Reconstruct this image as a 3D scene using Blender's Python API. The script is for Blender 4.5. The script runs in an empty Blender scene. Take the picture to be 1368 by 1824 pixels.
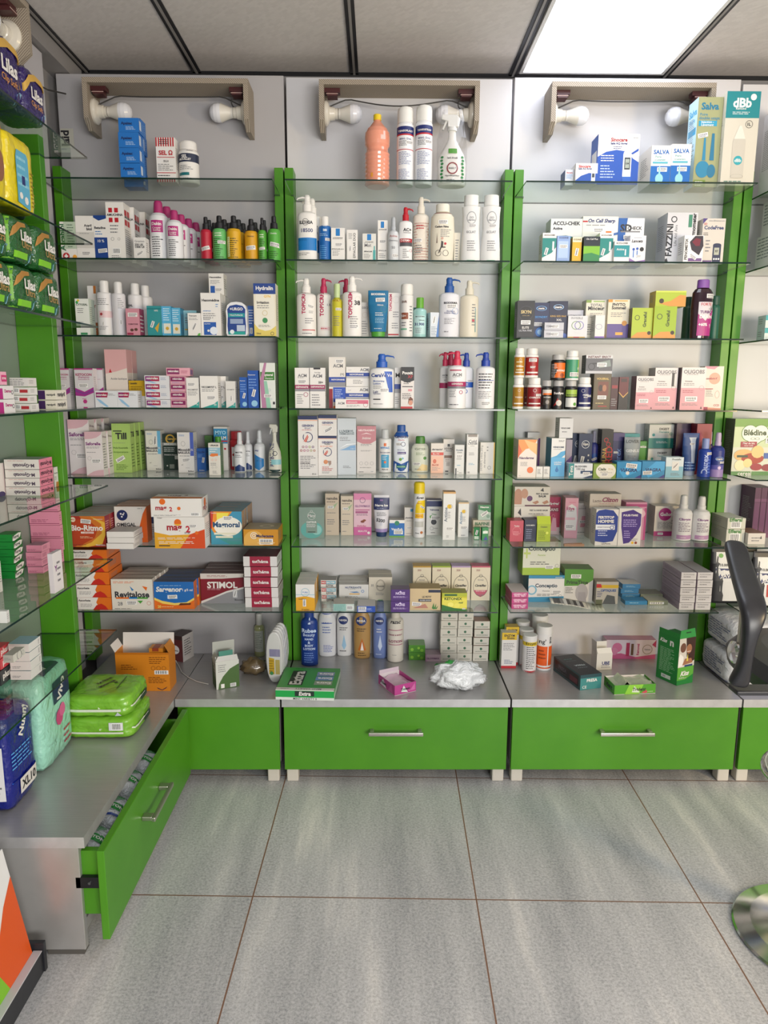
import bpy, math, random
from math import sin, cos, pi, atan2, sqrt, radians
from mathutils import Vector, Matrix
random.seed(7)
SC = bpy.context.scene
COL = SC.collection

# ------------------------------------------------------------------ camera, world, light, exposure
CAM_F, CAM_TILT, CAM_YAW, CAM_ROLL, CAM_H = 1259.26, .1747, .0095, .005, 1.35
_fwd = Vector((sin(CAM_YAW)*cos(CAM_TILT), cos(CAM_YAW)*cos(CAM_TILT), -sin(CAM_TILT)))
_r = Vector((cos(CAM_YAW), -sin(CAM_YAW), 0)); _u = _r.cross(_fwd)
_R = _r*cos(CAM_ROLL)+_u*sin(CAM_ROLL); _U = -_r*sin(CAM_ROLL)+_u*cos(CAM_ROLL)
cd = bpy.data.cameras.new('camera'); cam = bpy.data.objects.new('camera', cd); COL.objects.link(cam)
cd.sensor_fit = 'VERTICAL'; cd.sensor_height = 36.0; cd.lens = CAM_F*36/1824; cd.clip_start = .05
M = Matrix((_R, _U, -_fwd)).transposed().to_4x4(); M.translation = (0, 0, CAM_H); cam.matrix_world = M
SC.camera = cam
def ray(x, y): return _fwd+_R*((x-684)/CAM_F)-_U*((y-912)/CAM_F)
def on_y(x, y, Y): d = ray(x, y); t = Y/d.y; return d.x*t, CAM_H+d.z*t          # -> X, Z on the plane y = Y
def on_z(x, y, Z): d = ray(x, y); t = (Z-CAM_H)/d.z; return d.x*t, d.y*t          # -> X, Y on the plane z = Z
def on_x(x, y, X): d = ray(x, y); t = X/d.x; return d.y*t, CAM_H+d.z*t          # -> Y, Z on the plane x = X

SC.view_settings.view_transform = 'Standard'; SC.view_settings.look = 'None'
SC.view_settings.gamma = 1.0; SC.view_settings.use_curve_mapping = False
SC.view_settings.exposure = 0.03
SC.cycles.max_bounces = 10; SC.cycles.diffuse_bounces = 5; SC.cycles.glossy_bounces = 4
SC.cycles.transmission_bounces = 6; SC.cycles.transparent_max_bounces = 40
SC.cycles.caustics_reflective = False; SC.cycles.caustics_refractive = False
SC.cycles.use_denoising = True
w = bpy.data.worlds.new('daylight'); SC.world = w; w.use_nodes = True
w.node_tree.nodes['Background'].inputs[0].default_value = (.93, .96, 1, 1)
w.node_tree.nodes['Background'].inputs[1].default_value = .44
PANEL_POWER = 4.6       # emission of the ceiling light panels
def area(name, loc, rot, sx, sy, power, col):
    l = bpy.data.lights.new(name, 'AREA'); l.shape = 'RECTANGLE'; l.size = sx; l.size_y = sy
    l.energy = power; l.color = col
    o = bpy.data.objects.new(name, l); COL.objects.link(o); o.location = loc; o.rotation_euler = rot
    return o
# daylight falling in through the shop front behind the photographer, and low warm light from the right
area('shop_front_daylight', (1.5, -1.9, 1.2), (radians(90), 0, radians(12)), 2.0, 1.0, 112, (1, .965, .91))
area('doorway_warm_light', (2.5, .2, 1.3), (radians(90), 0, radians(38)), .3, .5, 30, (1, .76, .42))


# ------------------------------------------------------------------ materials
_mc = {}
def lin(c): return c/12.92 if c <= .04045 else ((c+.055)/1.055)**2.4
def hexrgb(h):
    h = h.lstrip('#')
    if len(h) == 3: h = ''.join(a*2 for a in h)
    return tuple(lin(int(h[i:i+2], 16)/255) for i in (0, 2, 4))+(1,)
def mat(h, rough=.42, metal=0.0, coat=0.0, em=0.0, name=None):
    k = (h, rough, metal, coat, em, name)
    if k in _mc: return _mc[k]
    m = bpy.data.materials.new(name or 'print_'+h); m.use_nodes = True
    b = m.node_tree.nodes['Principled BSDF']
    b.inputs['Base Color'].default_value = hexrgb(h); b.inputs['Roughness'].default_value = rough
    b.inputs['Metallic'].default_value = metal; b.inputs['Coat Weight'].default_value = coat
    if em:
        b.inputs['Emission Color'].default_value = hexrgb(h); b.inputs['Emission Strength'].default_value = em
    _mc[k] = m; return m
def nodes(name):
    m = bpy.data.materials.new(name); m.use_nodes = True; nt = m.node_tree
    return m, nt, nt.nodes['Principled BSDF']
def N(nt, t, **kw):
    n = nt.nodes.new(t)
    for k, v in kw.items():
        if k.startswith('_'): setattr(n, k[1:], v)
        else: n.inputs[k.replace('__', ' ')].default_value = v
    return n
def ramp(nt, src, stops):
    r = nt.nodes.new('ShaderNodeValToRGB'); e = r.color_ramp.elements
    while len(e) < len(stops): e.new(.5)
    for q, (p, c) in zip(e, stops): q.position = p; q.color = hexrgb(c)
    nt.links.new(src, r.inputs[0]); return r.outputs[0]
def bump(nt, b, h, s, d=.001):
    n = N(nt, 'ShaderNodeBump', Strength=s, Distance=d); nt.links.new(h, n.inputs['Height']); nt.links.new(n.outputs[0], b.inputs['Normal'])
def noisy(name, c1, c2, scale, rough, stretch=(1, 1, 1), metal=0, bs=.1, detail=3, coat=0, bd=.001):
    m, nt, b = nodes(name)
    tc = N(nt, 'ShaderNodeTexCoord'); mp = N(nt, 'ShaderNodeMapping'); mp.inputs['Scale'].default_value = stretch
    nt.links.new(tc.outputs['Object'], mp.inputs[0])
    nz = N(nt, 'ShaderNodeTexNoise', Scale=scale, Detail=detail); nt.links.new(mp.outputs[0], nz.inputs['Vector'])
    nt.links.new(ramp(nt, nz.outputs[0], [(.3, c1), (.7, c2)]), b.inputs['Base Color'])
    b.inputs['Roughness'].default_value = rough; b.inputs['Metallic'].default_value = metal; b.inputs['Coat Weight'].default_value = coat
    if bs: bump(nt, b, nz.outputs[0], bs, bd)
    return m
# floor: speckled grey stoneware tiles with thin brown joints and pale diagonal veins
def floor_mat():
    m, nt, b = nodes('grey_stone_tile'); L = nt.links.new
    g = N(nt, 'ShaderNodeNewGeometry')
    mp = N(nt, 'ShaderNodeMapping', _vector_type='TEXTURE'); mp.inputs['Location'].default_value = (.2685, 1.6819, 0); mp.inputs['Rotation'].default_value = (0, 0, -.0222); mp.inputs['Scale'].default_value = (.6, .6, .6)
    L(g.outputs['Position'], mp.inputs[0])
    sp = N(nt, 'ShaderNodeSeparateXYZ'); L(mp.outputs[0], sp.inputs[0])
    ds = []
    for a in 'XY':
        f = N(nt, 'ShaderNodeMath', _operation='FRACT'); L(sp.outputs[a], f.inputs[0])
        p = N(nt, 'ShaderNodeMath', _operation='PINGPONG'); p.inputs[1].default_value = .5; L(f.outputs[0], p.inputs[0]); ds.append(p)
    mn = N(nt, 'ShaderNodeMath', _operation='MINIMUM'); L(ds[0].outputs[0], mn.inputs[0]); L(ds[1].outputs[0], mn.inputs[1])
    gr = N(nt, 'ShaderNodeMath', _operation='LESS_THAN'); gr.inputs[1].default_value = .0032; L(mn.outputs[0], gr.inputs[0])
    n1 = N(nt, 'ShaderNodeTexNoise', Scale=150.0, Detail=3.0, Roughness=.7); L(g.outputs['Position'], n1.inputs['Vector'])
    n3 = N(nt, 'ShaderNodeTexNoise', Scale=520.0, Detail=1.0); L(g.outputs['Position'], n3.inputs['Vector'])
    m2 = N(nt, 'ShaderNodeMapping'); m2.inputs['Rotation'].default_value = (0, 0, .9); m2.inputs['Scale'].default_value = (5.5, .8, 1)
    L(g.outputs['Position'], m2.inputs[0])
    n2 = N(nt, 'ShaderNodeTexNoise', Scale=1.2, Detail=5.0, Roughness=.6); L(m2.outputs[0], n2.inputs['Vector'])
    c1 = ramp(nt, n1.outputs[0], [(.36, '#74767a'), (.5, '#b2b3b6'), (.66, '#d6d6d8')])
    c2 = ramp(nt, n2.outputs[0], [(.35, '#94969a'), (.55, '#c2c2c4'), (.68, '#efebe7')])
    mx = N(nt, 'ShaderNodeMix', _data_type='RGBA', _blend_type='MIX'); mx.inputs[0].default_value = .58; L(c1, mx.inputs[6]); L(c2, mx.inputs[7])
    c3 = ramp(nt, n3.outputs[0], [(.62, '#ffffff'), (.7, '#808080')])
    mm = N(nt, 'ShaderNodeMix', _data_type='RGBA', _blend_type='MULTIPLY'); mm.inputs[0].default_value = .55; L(mx.outputs[2], mm.inputs[6]); L(c3, mm.inputs[7])
    mg = N(nt, 'ShaderNodeMix', _data_type='RGBA'); L(gr.outputs[0], mg.inputs[0]); L(mm.outputs[2], mg.inputs[6]); mg.inputs[7].default_value = hexrgb('#7c5b48')
    L(mg.outputs[2], b.inputs['Base Color']); b.inputs['Roughness'].default_value = .36
    bump(nt, b, n1.outputs[0], .25, .0008)
    return m
def ceil_mat():
    m, nt, b = nodes('embossed_ceiling_board'); L = nt.links.new
    g = N(nt, 'ShaderNodeNewGeometry'); mp = N(nt, 'ShaderNodeMapping'); mp.inputs['Rotation'].default_value = (0, 0, .785); L(g.outputs['Position'], mp.inputs[0])
    br = N(nt, 'ShaderNodeTexBrick', Scale=26.0); br.inputs['Mortar Size'].default_value = .004
    br.inputs['Color1'].default_value = hexrgb('#dbd6d4'); br.inputs['Color2'].default_value = hexrgb('#d2cdcb'); br.inputs['Mortar'].default_value = hexrgb('#d8d3d1')
    L(mp.outputs[0], br.inputs['Vector']); L(br.outputs[0], b.inputs['Base Color']); b.inputs['Roughness'].default_value = .6
    nz = N(nt, 'ShaderNodeTexNoise', Scale=60.0); L(g.outputs['Position'], nz.inputs['Vector']); bump(nt, b, nz.outputs[0], .15)
    return m
def ply_mat():
    m, nt, b = nodes('plywood'); L = nt.links.new
    tc = N(nt, 'ShaderNodeTexCoord'); wv = N(nt, 'ShaderNodeTexWave', Scale=90.0, Distortion=1.5, Detail=2.0, _wave_type='BANDS', _bands_direction='DIAGONAL'); L(tc.outputs['Object'], wv.inputs['Vector'])
    L(ramp(nt, wv.outputs[0], [(.0, '#7d7164'), (.6, '#958a7c'), (1., '#b5aa9a')]), b.inputs['Base Color']); b.inputs['Roughness'].default_value = .7
    bump(nt, b, wv.outputs[0], .2); return m
def glass_mat(name, tint, refl=1.0, ior=1.5, rough=.0):
    m = bpy.data.materials.new(name); m.use_nodes = True; nt = m.node_tree; nt.nodes.clear(); L = nt.links.new
    o = N(nt, 'ShaderNodeOutputMaterial'); t = N(nt, 'ShaderNodeBsdfTransparent'); t.inputs[0].default_value = hexrgb(tint)
    gl = N(nt, 'ShaderNodeBsdfGlossy', Roughness=rough); gl.inputs[0].default_value = (refl, refl, refl, 1)
    fr = N(nt, 'ShaderNodeFresnel', IOR=ior); mx = N(nt, 'ShaderNodeMixShader')
    ge = N(nt, 'ShaderNodeNewGeometry'); inv = N(nt, 'ShaderNodeMath', _operation='SUBTRACT'); inv.inputs[0].default_value = 1.0; L(ge.outputs['Backfacing'], inv.inputs[1])
    mu = N(nt, 'ShaderNodeMath', _operation='MULTIPLY'); L(fr.outputs[0], mu.inputs[0]); L(inv.outputs[0], mu.inputs[1])
    L(mu.outputs[0], mx.inputs[0]); L(t.outputs[0], mx.inputs[1]); L(gl.outputs[0], mx.inputs[2]); L(mx.outputs[0], o.inputs[0])
    return m
def film(name, c, rough=.28, sc=16, st=.55):
    m, nt, b = nodes(name); L = nt.links.new
    b.inputs['Base Color'].default_value = hexrgb(c); b.inputs['Roughness'].default_value = rough; b.inputs['Coat Weight'].default_value = .3
    tc = N(nt, 'ShaderNodeTexCoord'); nz = N(nt, 'ShaderNodeTexNoise', Scale=sc, Detail=3.0, Distortion=1.2); L(tc.outputs['Object'], nz.inputs['Vector'])
    n2 = N(nt, 'ShaderNodeTexNoise', Scale=sc*3.2, Detail=2.0, Distortion=.8); L(tc.outputs['Object'], n2.inputs['Vector'])
    ad = N(nt, 'ShaderNodeMath', _operation='MULTIPLY_ADD'); ad.inputs[1].default_value = .35; L(n2.outputs[0], ad.inputs[0]); L(nz.outputs[0], ad.inputs[2])
    bump(nt, b, ad.outputs[0], st, .02); return m
MT = dict(
    floor=floor_mat(), ceiling=ceil_mat(), ply=ply_mat(),
    wall=noisy('painted_wall', '#8f8c8c', '#979494', 3, .7, bs=.05),
    board=noisy('white_laminate', '#cbcace', '#d3d2d5', 2.5, .42, bs=.04),
    board_left=noisy('grey_laminate', '#adabae', '#b5b3b6', 2.5, .42, bs=.04),  # white laminate with the dim left end's shade put into its colour
    board_side=noisy('grey_green_laminate', '#7d8a82', '#869289', 2.5, .4, bs=.04),  # grey-green laminate, also darkened in colour for the shade behind the glass
    green=noisy('green_paint', '#458717', '#4b8d1b', 9, .38, bs=.06, coat=0),
    steel=noisy('brushed_steel_laminate', '#aaa9a8', '#b3b2b1', 14, .32, (1, 30, 1), metal=.45, bs=.03),
    steel_edge=noisy('satin_metal_edge', '#b9b9bb', '#c6c6c8', 30, .38, metal=.55, bs=.02),
    glass=glass_mat('clear_shelf_glass', '#eef4ef'), glass_edge=mat('#0f2a22', .12, name='dark_green_glass_edge'),
    black=mat('#14161c', .4, name='black_bar'), black_pl=noisy('black_plastic', '#202126', '#27282d', 40, .36, bs=.05),
    chrome=mat('#d9d9d9', .14, 1.0, name='chrome'), satin=mat('#b9b4ad', .28, .9, name='satin_nickel'),
    porcelain=mat('#d8d2c6', .22, name='cream_porcelain'), bulb_w=mat('#e4e4ea', .2, name='frosted_bulb'), bulb_b=mat('#ddd8cf', .4, name='bulb_collar'),
    brown=mat('#4a2426', .35, name='brown_bakelite'), cable=mat('#3a3836', .5, name='grey_cable'),
    pvc=mat('#c9c3ba', .45, name='cream_plastic_foot'), poly=glass_mat('clear_wrapping_film', '#f4f4f4', 1, 1.45, .12),
    led=mat('#ecf2ff', .5, 0, 0, PANEL_POWER, 'light_panel_diffuser'),
)

# ------------------------------------------------------------------ mesh builder
class MB:
    def __init__(s): s.v = []; s.f = []; s.m = []; s.sm = []; s.ms = []
    def mi(s, m):
        if isinstance(m, str): m = MT[m] if m in MT else mat(m)
        if m not in s.ms: s.ms.append(m)
        return s.ms.index(m)
    def add(s, vs, fs, m, smooth=False):
        b = len(s.v); k = s.mi(m); s.v += [tuple(p) for p in vs]
        for f in fs: s.f.append([i+b for i in f]); s.m.append(k); s.sm.append(smooth)
        return s
    def box(s, x0, x1, y0, y1, z0, z1, m, faces=None):
        v = [(x0, y0, z0), (x1, y0, z0), (x1, y1, z0), (x0, y1, z0), (x0, y0, z1), (x1, y0, z1), (x1, y1, z1), (x0, y1, z1)]
        F = dict(D=(3, 2, 1, 0), T=(4, 5, 6, 7), F=(0, 1, 5, 4), R=(1, 2, 6, 5), B=(2, 3, 7, 6), L=(3, 0, 4, 7))
        if isinstance(m, dict):
            for k, f in F.items(): s.add([v[i] for i in f], [(0, 1, 2, 3)], m.get(k, m.get('*')))
        else: s.add(v, [F[k] for k in (faces or 'DTFRBL')], m)
        return s
    def prism(s, pts, m, t, axis='y', at=0.0):       # extrude a closed outline (a,b) by t along an axis
        n = len(pts)
        def P(a, b, c): return dict(x=(c, a, b), y=(a, c, b), z=(a, b, c))[axis]
        v = [P(a, b, at) for a, b in pts]+[P(a, b, at+t) for a, b in pts]
        f = [tuple(range(n)), tuple(range(2*n-1, n-1, -1))]+[(i, i+n, (i+1) % n+n, (i+1) % n) for i in range(n)]
        return s.add(v, f, m)
    def tube(s, path, r, m, n=8, caps=True):
        path = [Vector(p) for p in path]; k = len(path); v = []; up = Vector((0, 0, 1))
        rr = r if isinstance(r, (list, tuple)) else [r]*k
        prev = None
        for i, p in enumerate(path):
            d = (path[min(i+1, k-1)]-path[max(i-1, 0)]).normalized()
            a = prev if prev is not None else (up if abs(d.z) < .9 else Vector((1, 0, 0)))
            a = (a-d*a.dot(d)).normalized(); prev = a; b = d.cross(a)
            v += [p+(a*cos(2*pi*j/n)+b*sin(2*pi*j/n))*rr[i] for j in range(n)]
        f = [(i*n+j, i*n+(j+1) % n, (i+1)*n+(j+1) % n, (i+1)*n+j) for i in range(k-1) for j in range(n)]
        s.add(v, f, m, True)
        if caps: s.add(v[:n], [tuple(range(n-1, -1, -1))], m); s.add(v[-n:], [tuple(range(n))], m)
        return s
    def lathe(s, prof, m, n=20, ey=1.0, T=None, o=(0, 0, 0), n2=2.0):     # prof: (z, r[, material of the band above])
        def ring(r, z):
            out = []
            for j in range(n):
                t = 2*pi*j/n; c, q = cos(t), sin(t)
                if n2 != 2: c = math.copysign(abs(c)**(2/n2), c); q = math.copysign(abs(q)**(2/n2), q)
                p = Vector((r*c, r*q*ey, z))
                if T: p = T @ p
                out.append((p[0]+o[0], p[1]+o[1], p[2]+o[2]))
            return out
        rings = [ring(max(p[1], 1e-5), p[0]) for p in prof]; cur = m
        for i in range(len(prof)-1):
            if len(prof[i]) > 2 and prof[i][2]: cur = prof[i][2]
            s.add(rings[i]+rings[i+1], [(j, (j+1) % n, n+(j+1) % n, n+j) for j in range(n)], cur, True)
        s.add(rings[0], [tuple(range(n-1, -1, -1))], m); s.add(rings[-1], [tuple(range(n))], cur)
        return s
    def build(s, name, parent=None, loc=(0, 0, 0), rz=0.0, bevel=0.0, merge=False):
        me = bpy.data.meshes.new(name); me.from_pydata(s.v, [], s.f)
        for m in s.ms: me.materials.append(m)
        me.polygons.foreach_set('material_index', s.m); me.polygons.foreach_set('use_smooth', s.sm)
        if merge:
            import bmesh
            b = bmesh.new(); b.from_mesh(me); bmesh.ops.remove_doubles(b, verts=b.verts, dist=1e-5); bmesh.ops.recalc_face_normals(b, faces=b.faces); b.to_mesh(me); b.free()
        me.update()
        o = bpy.data.objects.new(name, me); COL.objects.link(o); o.location = loc; o.rotation_euler = (0, 0, rz)
        if parent: o.parent = parent
        if bevel:
            q = o.modifiers.new('bevel', 'BEVEL'); q.width = bevel; q.segments = 2; q.limit_method = 'ANGLE'
        return o
def thing(name, loc=(0, 0, 0), rz=0.0):
    o = bpy.data.objects.new(name, None); COL.objects.link(o); o.location = loc; o.rotation_euler = (0, 0, rz); o.empty_display_size = .05
    return o
def tag(o, label, cat, group=None, kind=None):
    if len(label.split()) > 16:
        for b_ in ('far right', 'left', 'middle', 'right'): label = label.replace(' shelf of %s bay' % b_, ' %s shelf' % b_).replace('steel worktop of %s bay' % b_, '%s worktop' % b_)
    if len(label.split()) > 16: label = label.replace('second middle shelf', 'middle bay')
    o['label'] = label; o['category'] = cat
    if group: o['group'] = group
    if kind: o['kind'] = kind
    return o
def struct(mb, name, **k): o = mb.build(name, **k); o['kind'] = 'structure'; return o

# ------------------------------------------------------------------ the room
ZC, YW, XW = 2.4615, 2.80, -1.135
struct(MB().box(-1.6, 3.2, -2.4, 2.95, -.05, 0, 'floor'), 'floor')
struct(MB().box(-1.6, 3.2, -2.4, 2.95, ZC, ZC+.05, 'ceiling'), 'ceiling')
struct(MB().box(-1.6, 3.2, YW, YW+.1, 0, ZC, 'wall'), 'wall_back')
struct(MB().box(XW-.1, XW, -2.4, YW, 0, ZC, 'wall').box(XW, -1.062, 2.14, YW-.031, 2.407, ZC-.0005, 'wall'), 'wall_left')
k = 1
def tbar(x0, x1, y0, y1):
    global k
    b = MB(); ax = (x1-x0) > (y1-y0)
    b.box(x0, x1, y0, y1, ZC-.004, ZC-.0005, 'black')
    if not ax: c = (x0+x1)/2; b.box(c-.004, c+.004, y0, y1, ZC-.0065, ZC-.004, '#8d8a88')
    struct(b, 'trim_%d' % k); k += 1
GX = [-.6525, -.088, .4821, 1.0296, 1.59, 2.15]
for x in GX: tbar(x-.015, x+.015, -2.4, YW-.02)
tbar(-1.06, -1.035, -2.4, YW-.02)
tbar(XW, 3.2, YW-.03, YW)
for y in (1.52, .93, .34): tbar(-1.03, 3.2, y-.012, y+.012)
# recessed light panels: the one in view and others further back over the shop
def light_panel(x0, x1, y0, y1, label):
    t = thing('ceiling_light_panel', ((x0+x1)/2, (y0+y1)/2, ZC)); a, b = (x1-x0)/2, (y1-y0)/2
    MB().box(-a+.012, a-.012, -b+.012, b-.012, -.009, -.003, 'led').build('diffuser', t)
    f = MB()
    for q in ((-a, a, -b, -b+.012), (-a, a, b-.012, b), (-a, -a+.012, -b+.012, b-.012), (a-.012, a, -b+.012, b-.012)): f.box(*q, -.011, -.0005, '#e8e8e8')
    f.build('frame', t); tag(t, label, 'light')
light_panel(.499, 1.014, 1.56, 2.745, 'large glowing white rectangular light panel set in the ceiling')
light_panel(-.06, .46, -.9, .3, 'glowing ceiling light panel over the shop floor behind the photographer')

# ------------------------------------------------------------------ shelving bays against the back wall
YP, YB, YG = 2.5817, 2.658, 2.39            # post front, back panel, glass front edge
ZS = [1.9986, 1.7554, 1.5136, 1.2789, 1.0449, .8073, .5717]   # top face of each glass shelf, top to bottom
ZT = .3123                                  # worktop
SEAM = [-1.113, -.324, .4655, 1.259, 2.05]
GLX = [(-1.075, -.337), (-.297, .426), (.47, 1.209), (1.293, 2.02)]
BAY = ['left', 'middle', 'right', 'far right']
def glass_shelf(par, x0, x1, y0, z, px0, px1, yp):
    b = MB(); t = .005
    pts = [(x0, y0), (x1, y0), (x1, yp-.003), (px1, yp-.003), (px1, YB), (px0, YB), (px0, yp-.003), (x0, yp-.003)]
    n = len(pts); v = [(a, c, z-t) for a, c in pts]+[(a, c, z) for a, c in pts]
    b.add(v, [tuple(range(n-1, -1, -1)), tuple(range(n, 2*n))], 'glass')
    b.add(v, [(i, (i+1) % n, (i+1) % n+n, i+n) for i in range(n)], 'glass_edge')
    return b.build('glass_shelf', par, merge=True)
for i in range(4):
    a, c = SEAM[i], SEAM[i+1]; m = (a+c)/2
    t = thing('shelving_unit', (0, 0, 0))
    bm = 'board_left' if i == 0 else 'board'
    p = MB().box(a+.004, c-.004, YB, YB+.016, .0, [2.404, 2.399, 2.405, 2.39][i], bm); p.build('back_panel', t, bevel=.002)
    for x in (a+.0025, c-.0325):
        MB().box(x, x+.03, YP, YB-.0005, ZT+.001, 2.086, 'green').build('side_post', t, bevel=.0015)
    for z in ZS: glass_shelf(t, GLX[i][0], GLX[i][1], YG, z, a+.034, c-.034, YP)
    tag(t, ['green-posted shelving bay in the left corner with seven glass shelves',
            'middle green-posted shelving bay of glass shelves between two double posts',
            'right-hand green-posted shelving bay with seven full glass shelves under the light panel',
            'green-posted shelving bay cut off by the right edge of the photo'][i], 'shelving unit', 'wall shelving bays')
# base cabinets with drawers
CS = [-.6825, -.324, .455, 1.2427, 2.03]
def handle(par, x, y, z, L, axis='x'):
    b = MB(); h = L/2
    if axis == 'x':
        b.box(x-h, x+h, y-.034, y-.024, z-.006, z+.006, 'satin')
        for q in (-h+.004, h-.018): b.box(x+q, x+q+.014, y-.024, y, z-.006, z+.006, 'satin')
    else:
        b.box(x+.028, x+.038, y-h, y+h, z-.006, z+.006, 'satin')
        for q in (-h+.004, h-.026): b.box(x, x+.028, y+q, y+q+.022, z-.006, z+.006, 'satin')
    return b.build('handle', par, bevel=.002)
YD = 2.247
for i in range(4):
    a, c = CS[i]+.003, CS[i+1]-.003
    t = thing('base_cabinet')
    MB().box(a, c, 2.2398, YB-.002, ZT-.028, ZT, {'*': 'steel', 'F': 'steel_edge'}).build('worktop', t, bevel=.0015)
    MB().box(a+.004, c-.004, YD+.02, YB-.004, .07, ZT-.0285, '#8a8782').build('carcass', t)
    d = MB().box(a+.005, c-.005, YD, YD+.018, .051, .2815, 'green').build('drawer_front' if i else 'filler_panel', t, bevel=.0015)
    if i: handle(d, [0, .065, .849, 1.64][i], YD, .197, .185)
    for x in ([c-.05] if i == 0 else [a+.01, c-.05]):
        MB().box(x, x+.04, YD+.012, YD+.052, 0, .0695, 'pvc').build('foot', t, bevel=.004)
    tag(t, ['low plain green cabinet front in the corner beside the open drawer',
            'low middle base cabinet with green drawer front and steel worktop',
            'low right base cabinet with green drawer front under the chewing gum boxes',
            'low green base cabinet at the right edge behind the black chair'][i], 'cabinet', 'base cabinets along the back wall')
# left return: counter running towards the camera with its drawer pulled open
t = thing('return_counter')
XC, Y0 = -.6825, 1.498
MB().box(-1.04, XC, Y0, YB-.002, ZT-.028, ZT, {'*': 'steel', 'F': 'steel_edge', 'R': 'steel_edge'}).build('worktop', t, bevel=.0015)
MB().box(-1.04, XC-.016, Y0+.002, Y0+.02, .012, ZT-.0285, 'steel').build('end_panel', t, bevel=.001)
MB().box(-.79, XC-.02, Y0+.002, Y0+.03, 0, .0115, '#55524e').build('foot', t)
MB().box(-1.04, -.76, 2.19, YB-.01, .07, ZT-.0285, '#6d6a66').build('carcass', t)
MB().box(-.74, -.712, Y0+.021, 2.18, .03, .06, '#a9a6a1').build('bottom_rail', t)
tag(t, 'left steel-topped counter running towards the camera with brushed end panel', 'counter')
d = thing('open_drawer'); d.parent = t
f = MB().box(-.651, -.633, 1.487, 2.224, .051, .284, 'green').build('drawer_front', d, bevel=.0015)
handle(f, -.633, 1.823, .2, .178, 'y')
b = MB(); b.box(-.98, -.652, 1.512, 1.527, .1, .268, 'green'); b.box(-.98, -.652, 2.17, 2.185, .1, .268, 'green'); b.box(-.98, -.652, 1.528, 2.169, .1, .108, '#3d5b22'); b.build('drawer_box', d)
s = MB().box(-.71, -.653, 1.500, 1.511, .178, .206, 'black').build('slide', d)
MB().lathe([(0, .0035), (.002, .0035)], 'chrome', 10, T=Matrix.Rotation(pi/2, 3, 'X'), o=(-.678, 1.4995, .192)).build('screw', s)
# left shelving bay (runs along the left wall)
t = thing('shelving_unit')
XL = -1.04
MB().box(XL-.016, XL, 1.345, 2.132, .313, 2.032, 'board_side').box(XL-.016, XL, 1.345, 2.132, 2.0325, 2.452, 'board_left').build('back_panel', t, bevel=.002)
for y in (1.348, 2.1): MB().box(XL+.0005, -.935, y, y+.03, ZT+.001, 2.03, 'green').build('side_post', t, bevel=.0015)
LZ = [1.9805, 1.7511, 1.5212, 1.288, 1.0548, .8254, .5969]
for z in LZ:
    b = MB(); v = [(x, y, zz) for zz in (z-.005, z) for x, y in ((XL, 1.378), (-.934, 1.378), (-.934, 1.35), (-.816, 1.35), (-.816, 2.13), (-.934, 2.13), (-.934, 2.097), (XL, 2.097))]
    n = 8; b.add(v, [tuple(range(n-1, -1, -1)), tuple(range(n, 2*n))], 'glass'); b.add(v, [(i, (i+1) % n, (i+1) % n+n, i+n) for i in range(n)], 'glass_edge'); b.build('glass_shelf', t, merge=True)
tag(t, 'shelving bay on the left wall seen edge-on, green post and tilted-looking glass', 'shelving unit', 'wall shelving bays')
struct(MB().box(-1.118, -1.0825, 2.14, 2.5, .32, 2.40, '#c8c6cc'), 'trim_20')

# ------------------------------------------------------------------ plywood brackets with two bulbs each
def bracket(x0, x1, label, full=True, xo=0, rz=0.0, loc=(0, 0, 0), sag=.02):
    t = thing('lamp_bracket', loc, rz); w = x1-x0; yb = 0.0; d = .112
    MB().box(0, w, -d, 0, .138, .154, 'ply').build('top_board', t, bevel=.001)
    pr = [(-d, .1375), (-d, .03), (-d+.035, 0), (0, 0), (0, .1375)]
    for x in (0, w-.016): MB().prism([(a, c) for a, c in pr], 'ply', .016, 'x', x).build('side_board', t)
    for s, x in ((1, .0162), (-1, w-.0162)):
        R = Matrix.Rotation(s*pi/2, 3, 'Y'); o = (x, -.055, .068)
        h = MB().lathe([(0, .040), (.006, .040), (.012, .034), (.016, .022), (.032, .020), (.034, .017), (.044, .017)], 'porcelain', 24, T=R, o=o).build('lamp_holder', t)
        MB().lathe([(0, .003), (.001, .003)], 'black', 8, T=R, o=(x+s*.0085, -.055-.029, .068)).build('screw', h)
        bl = MB().lathe([(.0442, .013), (.046, .0165), (.052, .017), (.072, .024), (.086, .0295)], 'bulb_b', 24, T=R, o=o)
        bl.lathe([(.086, .0295), (.096, .0305), (.108, .0285), (.118, .022), (.124, .012), (.1255, .001)], 'bulb_w', 24, T=R, o=o)
        bl.lathe([(.0435, .0145), (.0465, .0145)], 'black', 16, T=R, o=o); bl.build('bulb', t)
        bx = .042 if s > 0 else w-.042
        b = MB().box(bx-.026, bx+.026, -.085, -.055, .124, .1375, 'brown').box(bx-.017, bx+.017, -.09, -.05, .112, .124, 'brown').box(bx-.02, bx+.02, -.0905, -.0895, .117, .119, '#c5a9a0')
        b.build('junction_box', t, bevel=.001)
    pts = []
    for q in range(25):
        u = q/24; x = .024+(w-.048)*u; e = min(u, 1-u)
        pts.append((x, -.06+.006*sin(u*9), .085+.035*min(1, e*7)-sag*sin(pi*u)**2))
    MB().tube(pts, .0022, 'cable', 6).build('cable', t)
    MB().tube([(w-.05+.016*cos(a), -.058, .1+.018*sin(a)) for a in [radians(g) for g in range(60, 330, 25)]], .002, 'cable', 6).build('cable', t)
    return tag(t, label, 'lamp', 'plywood lamp brackets')
bracket(-.976, -.43, 'plywood bracket with two white bulbs above the stacked blue cartons', loc=(-.978, YB-.001, 2.196), sag=.008)
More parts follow.
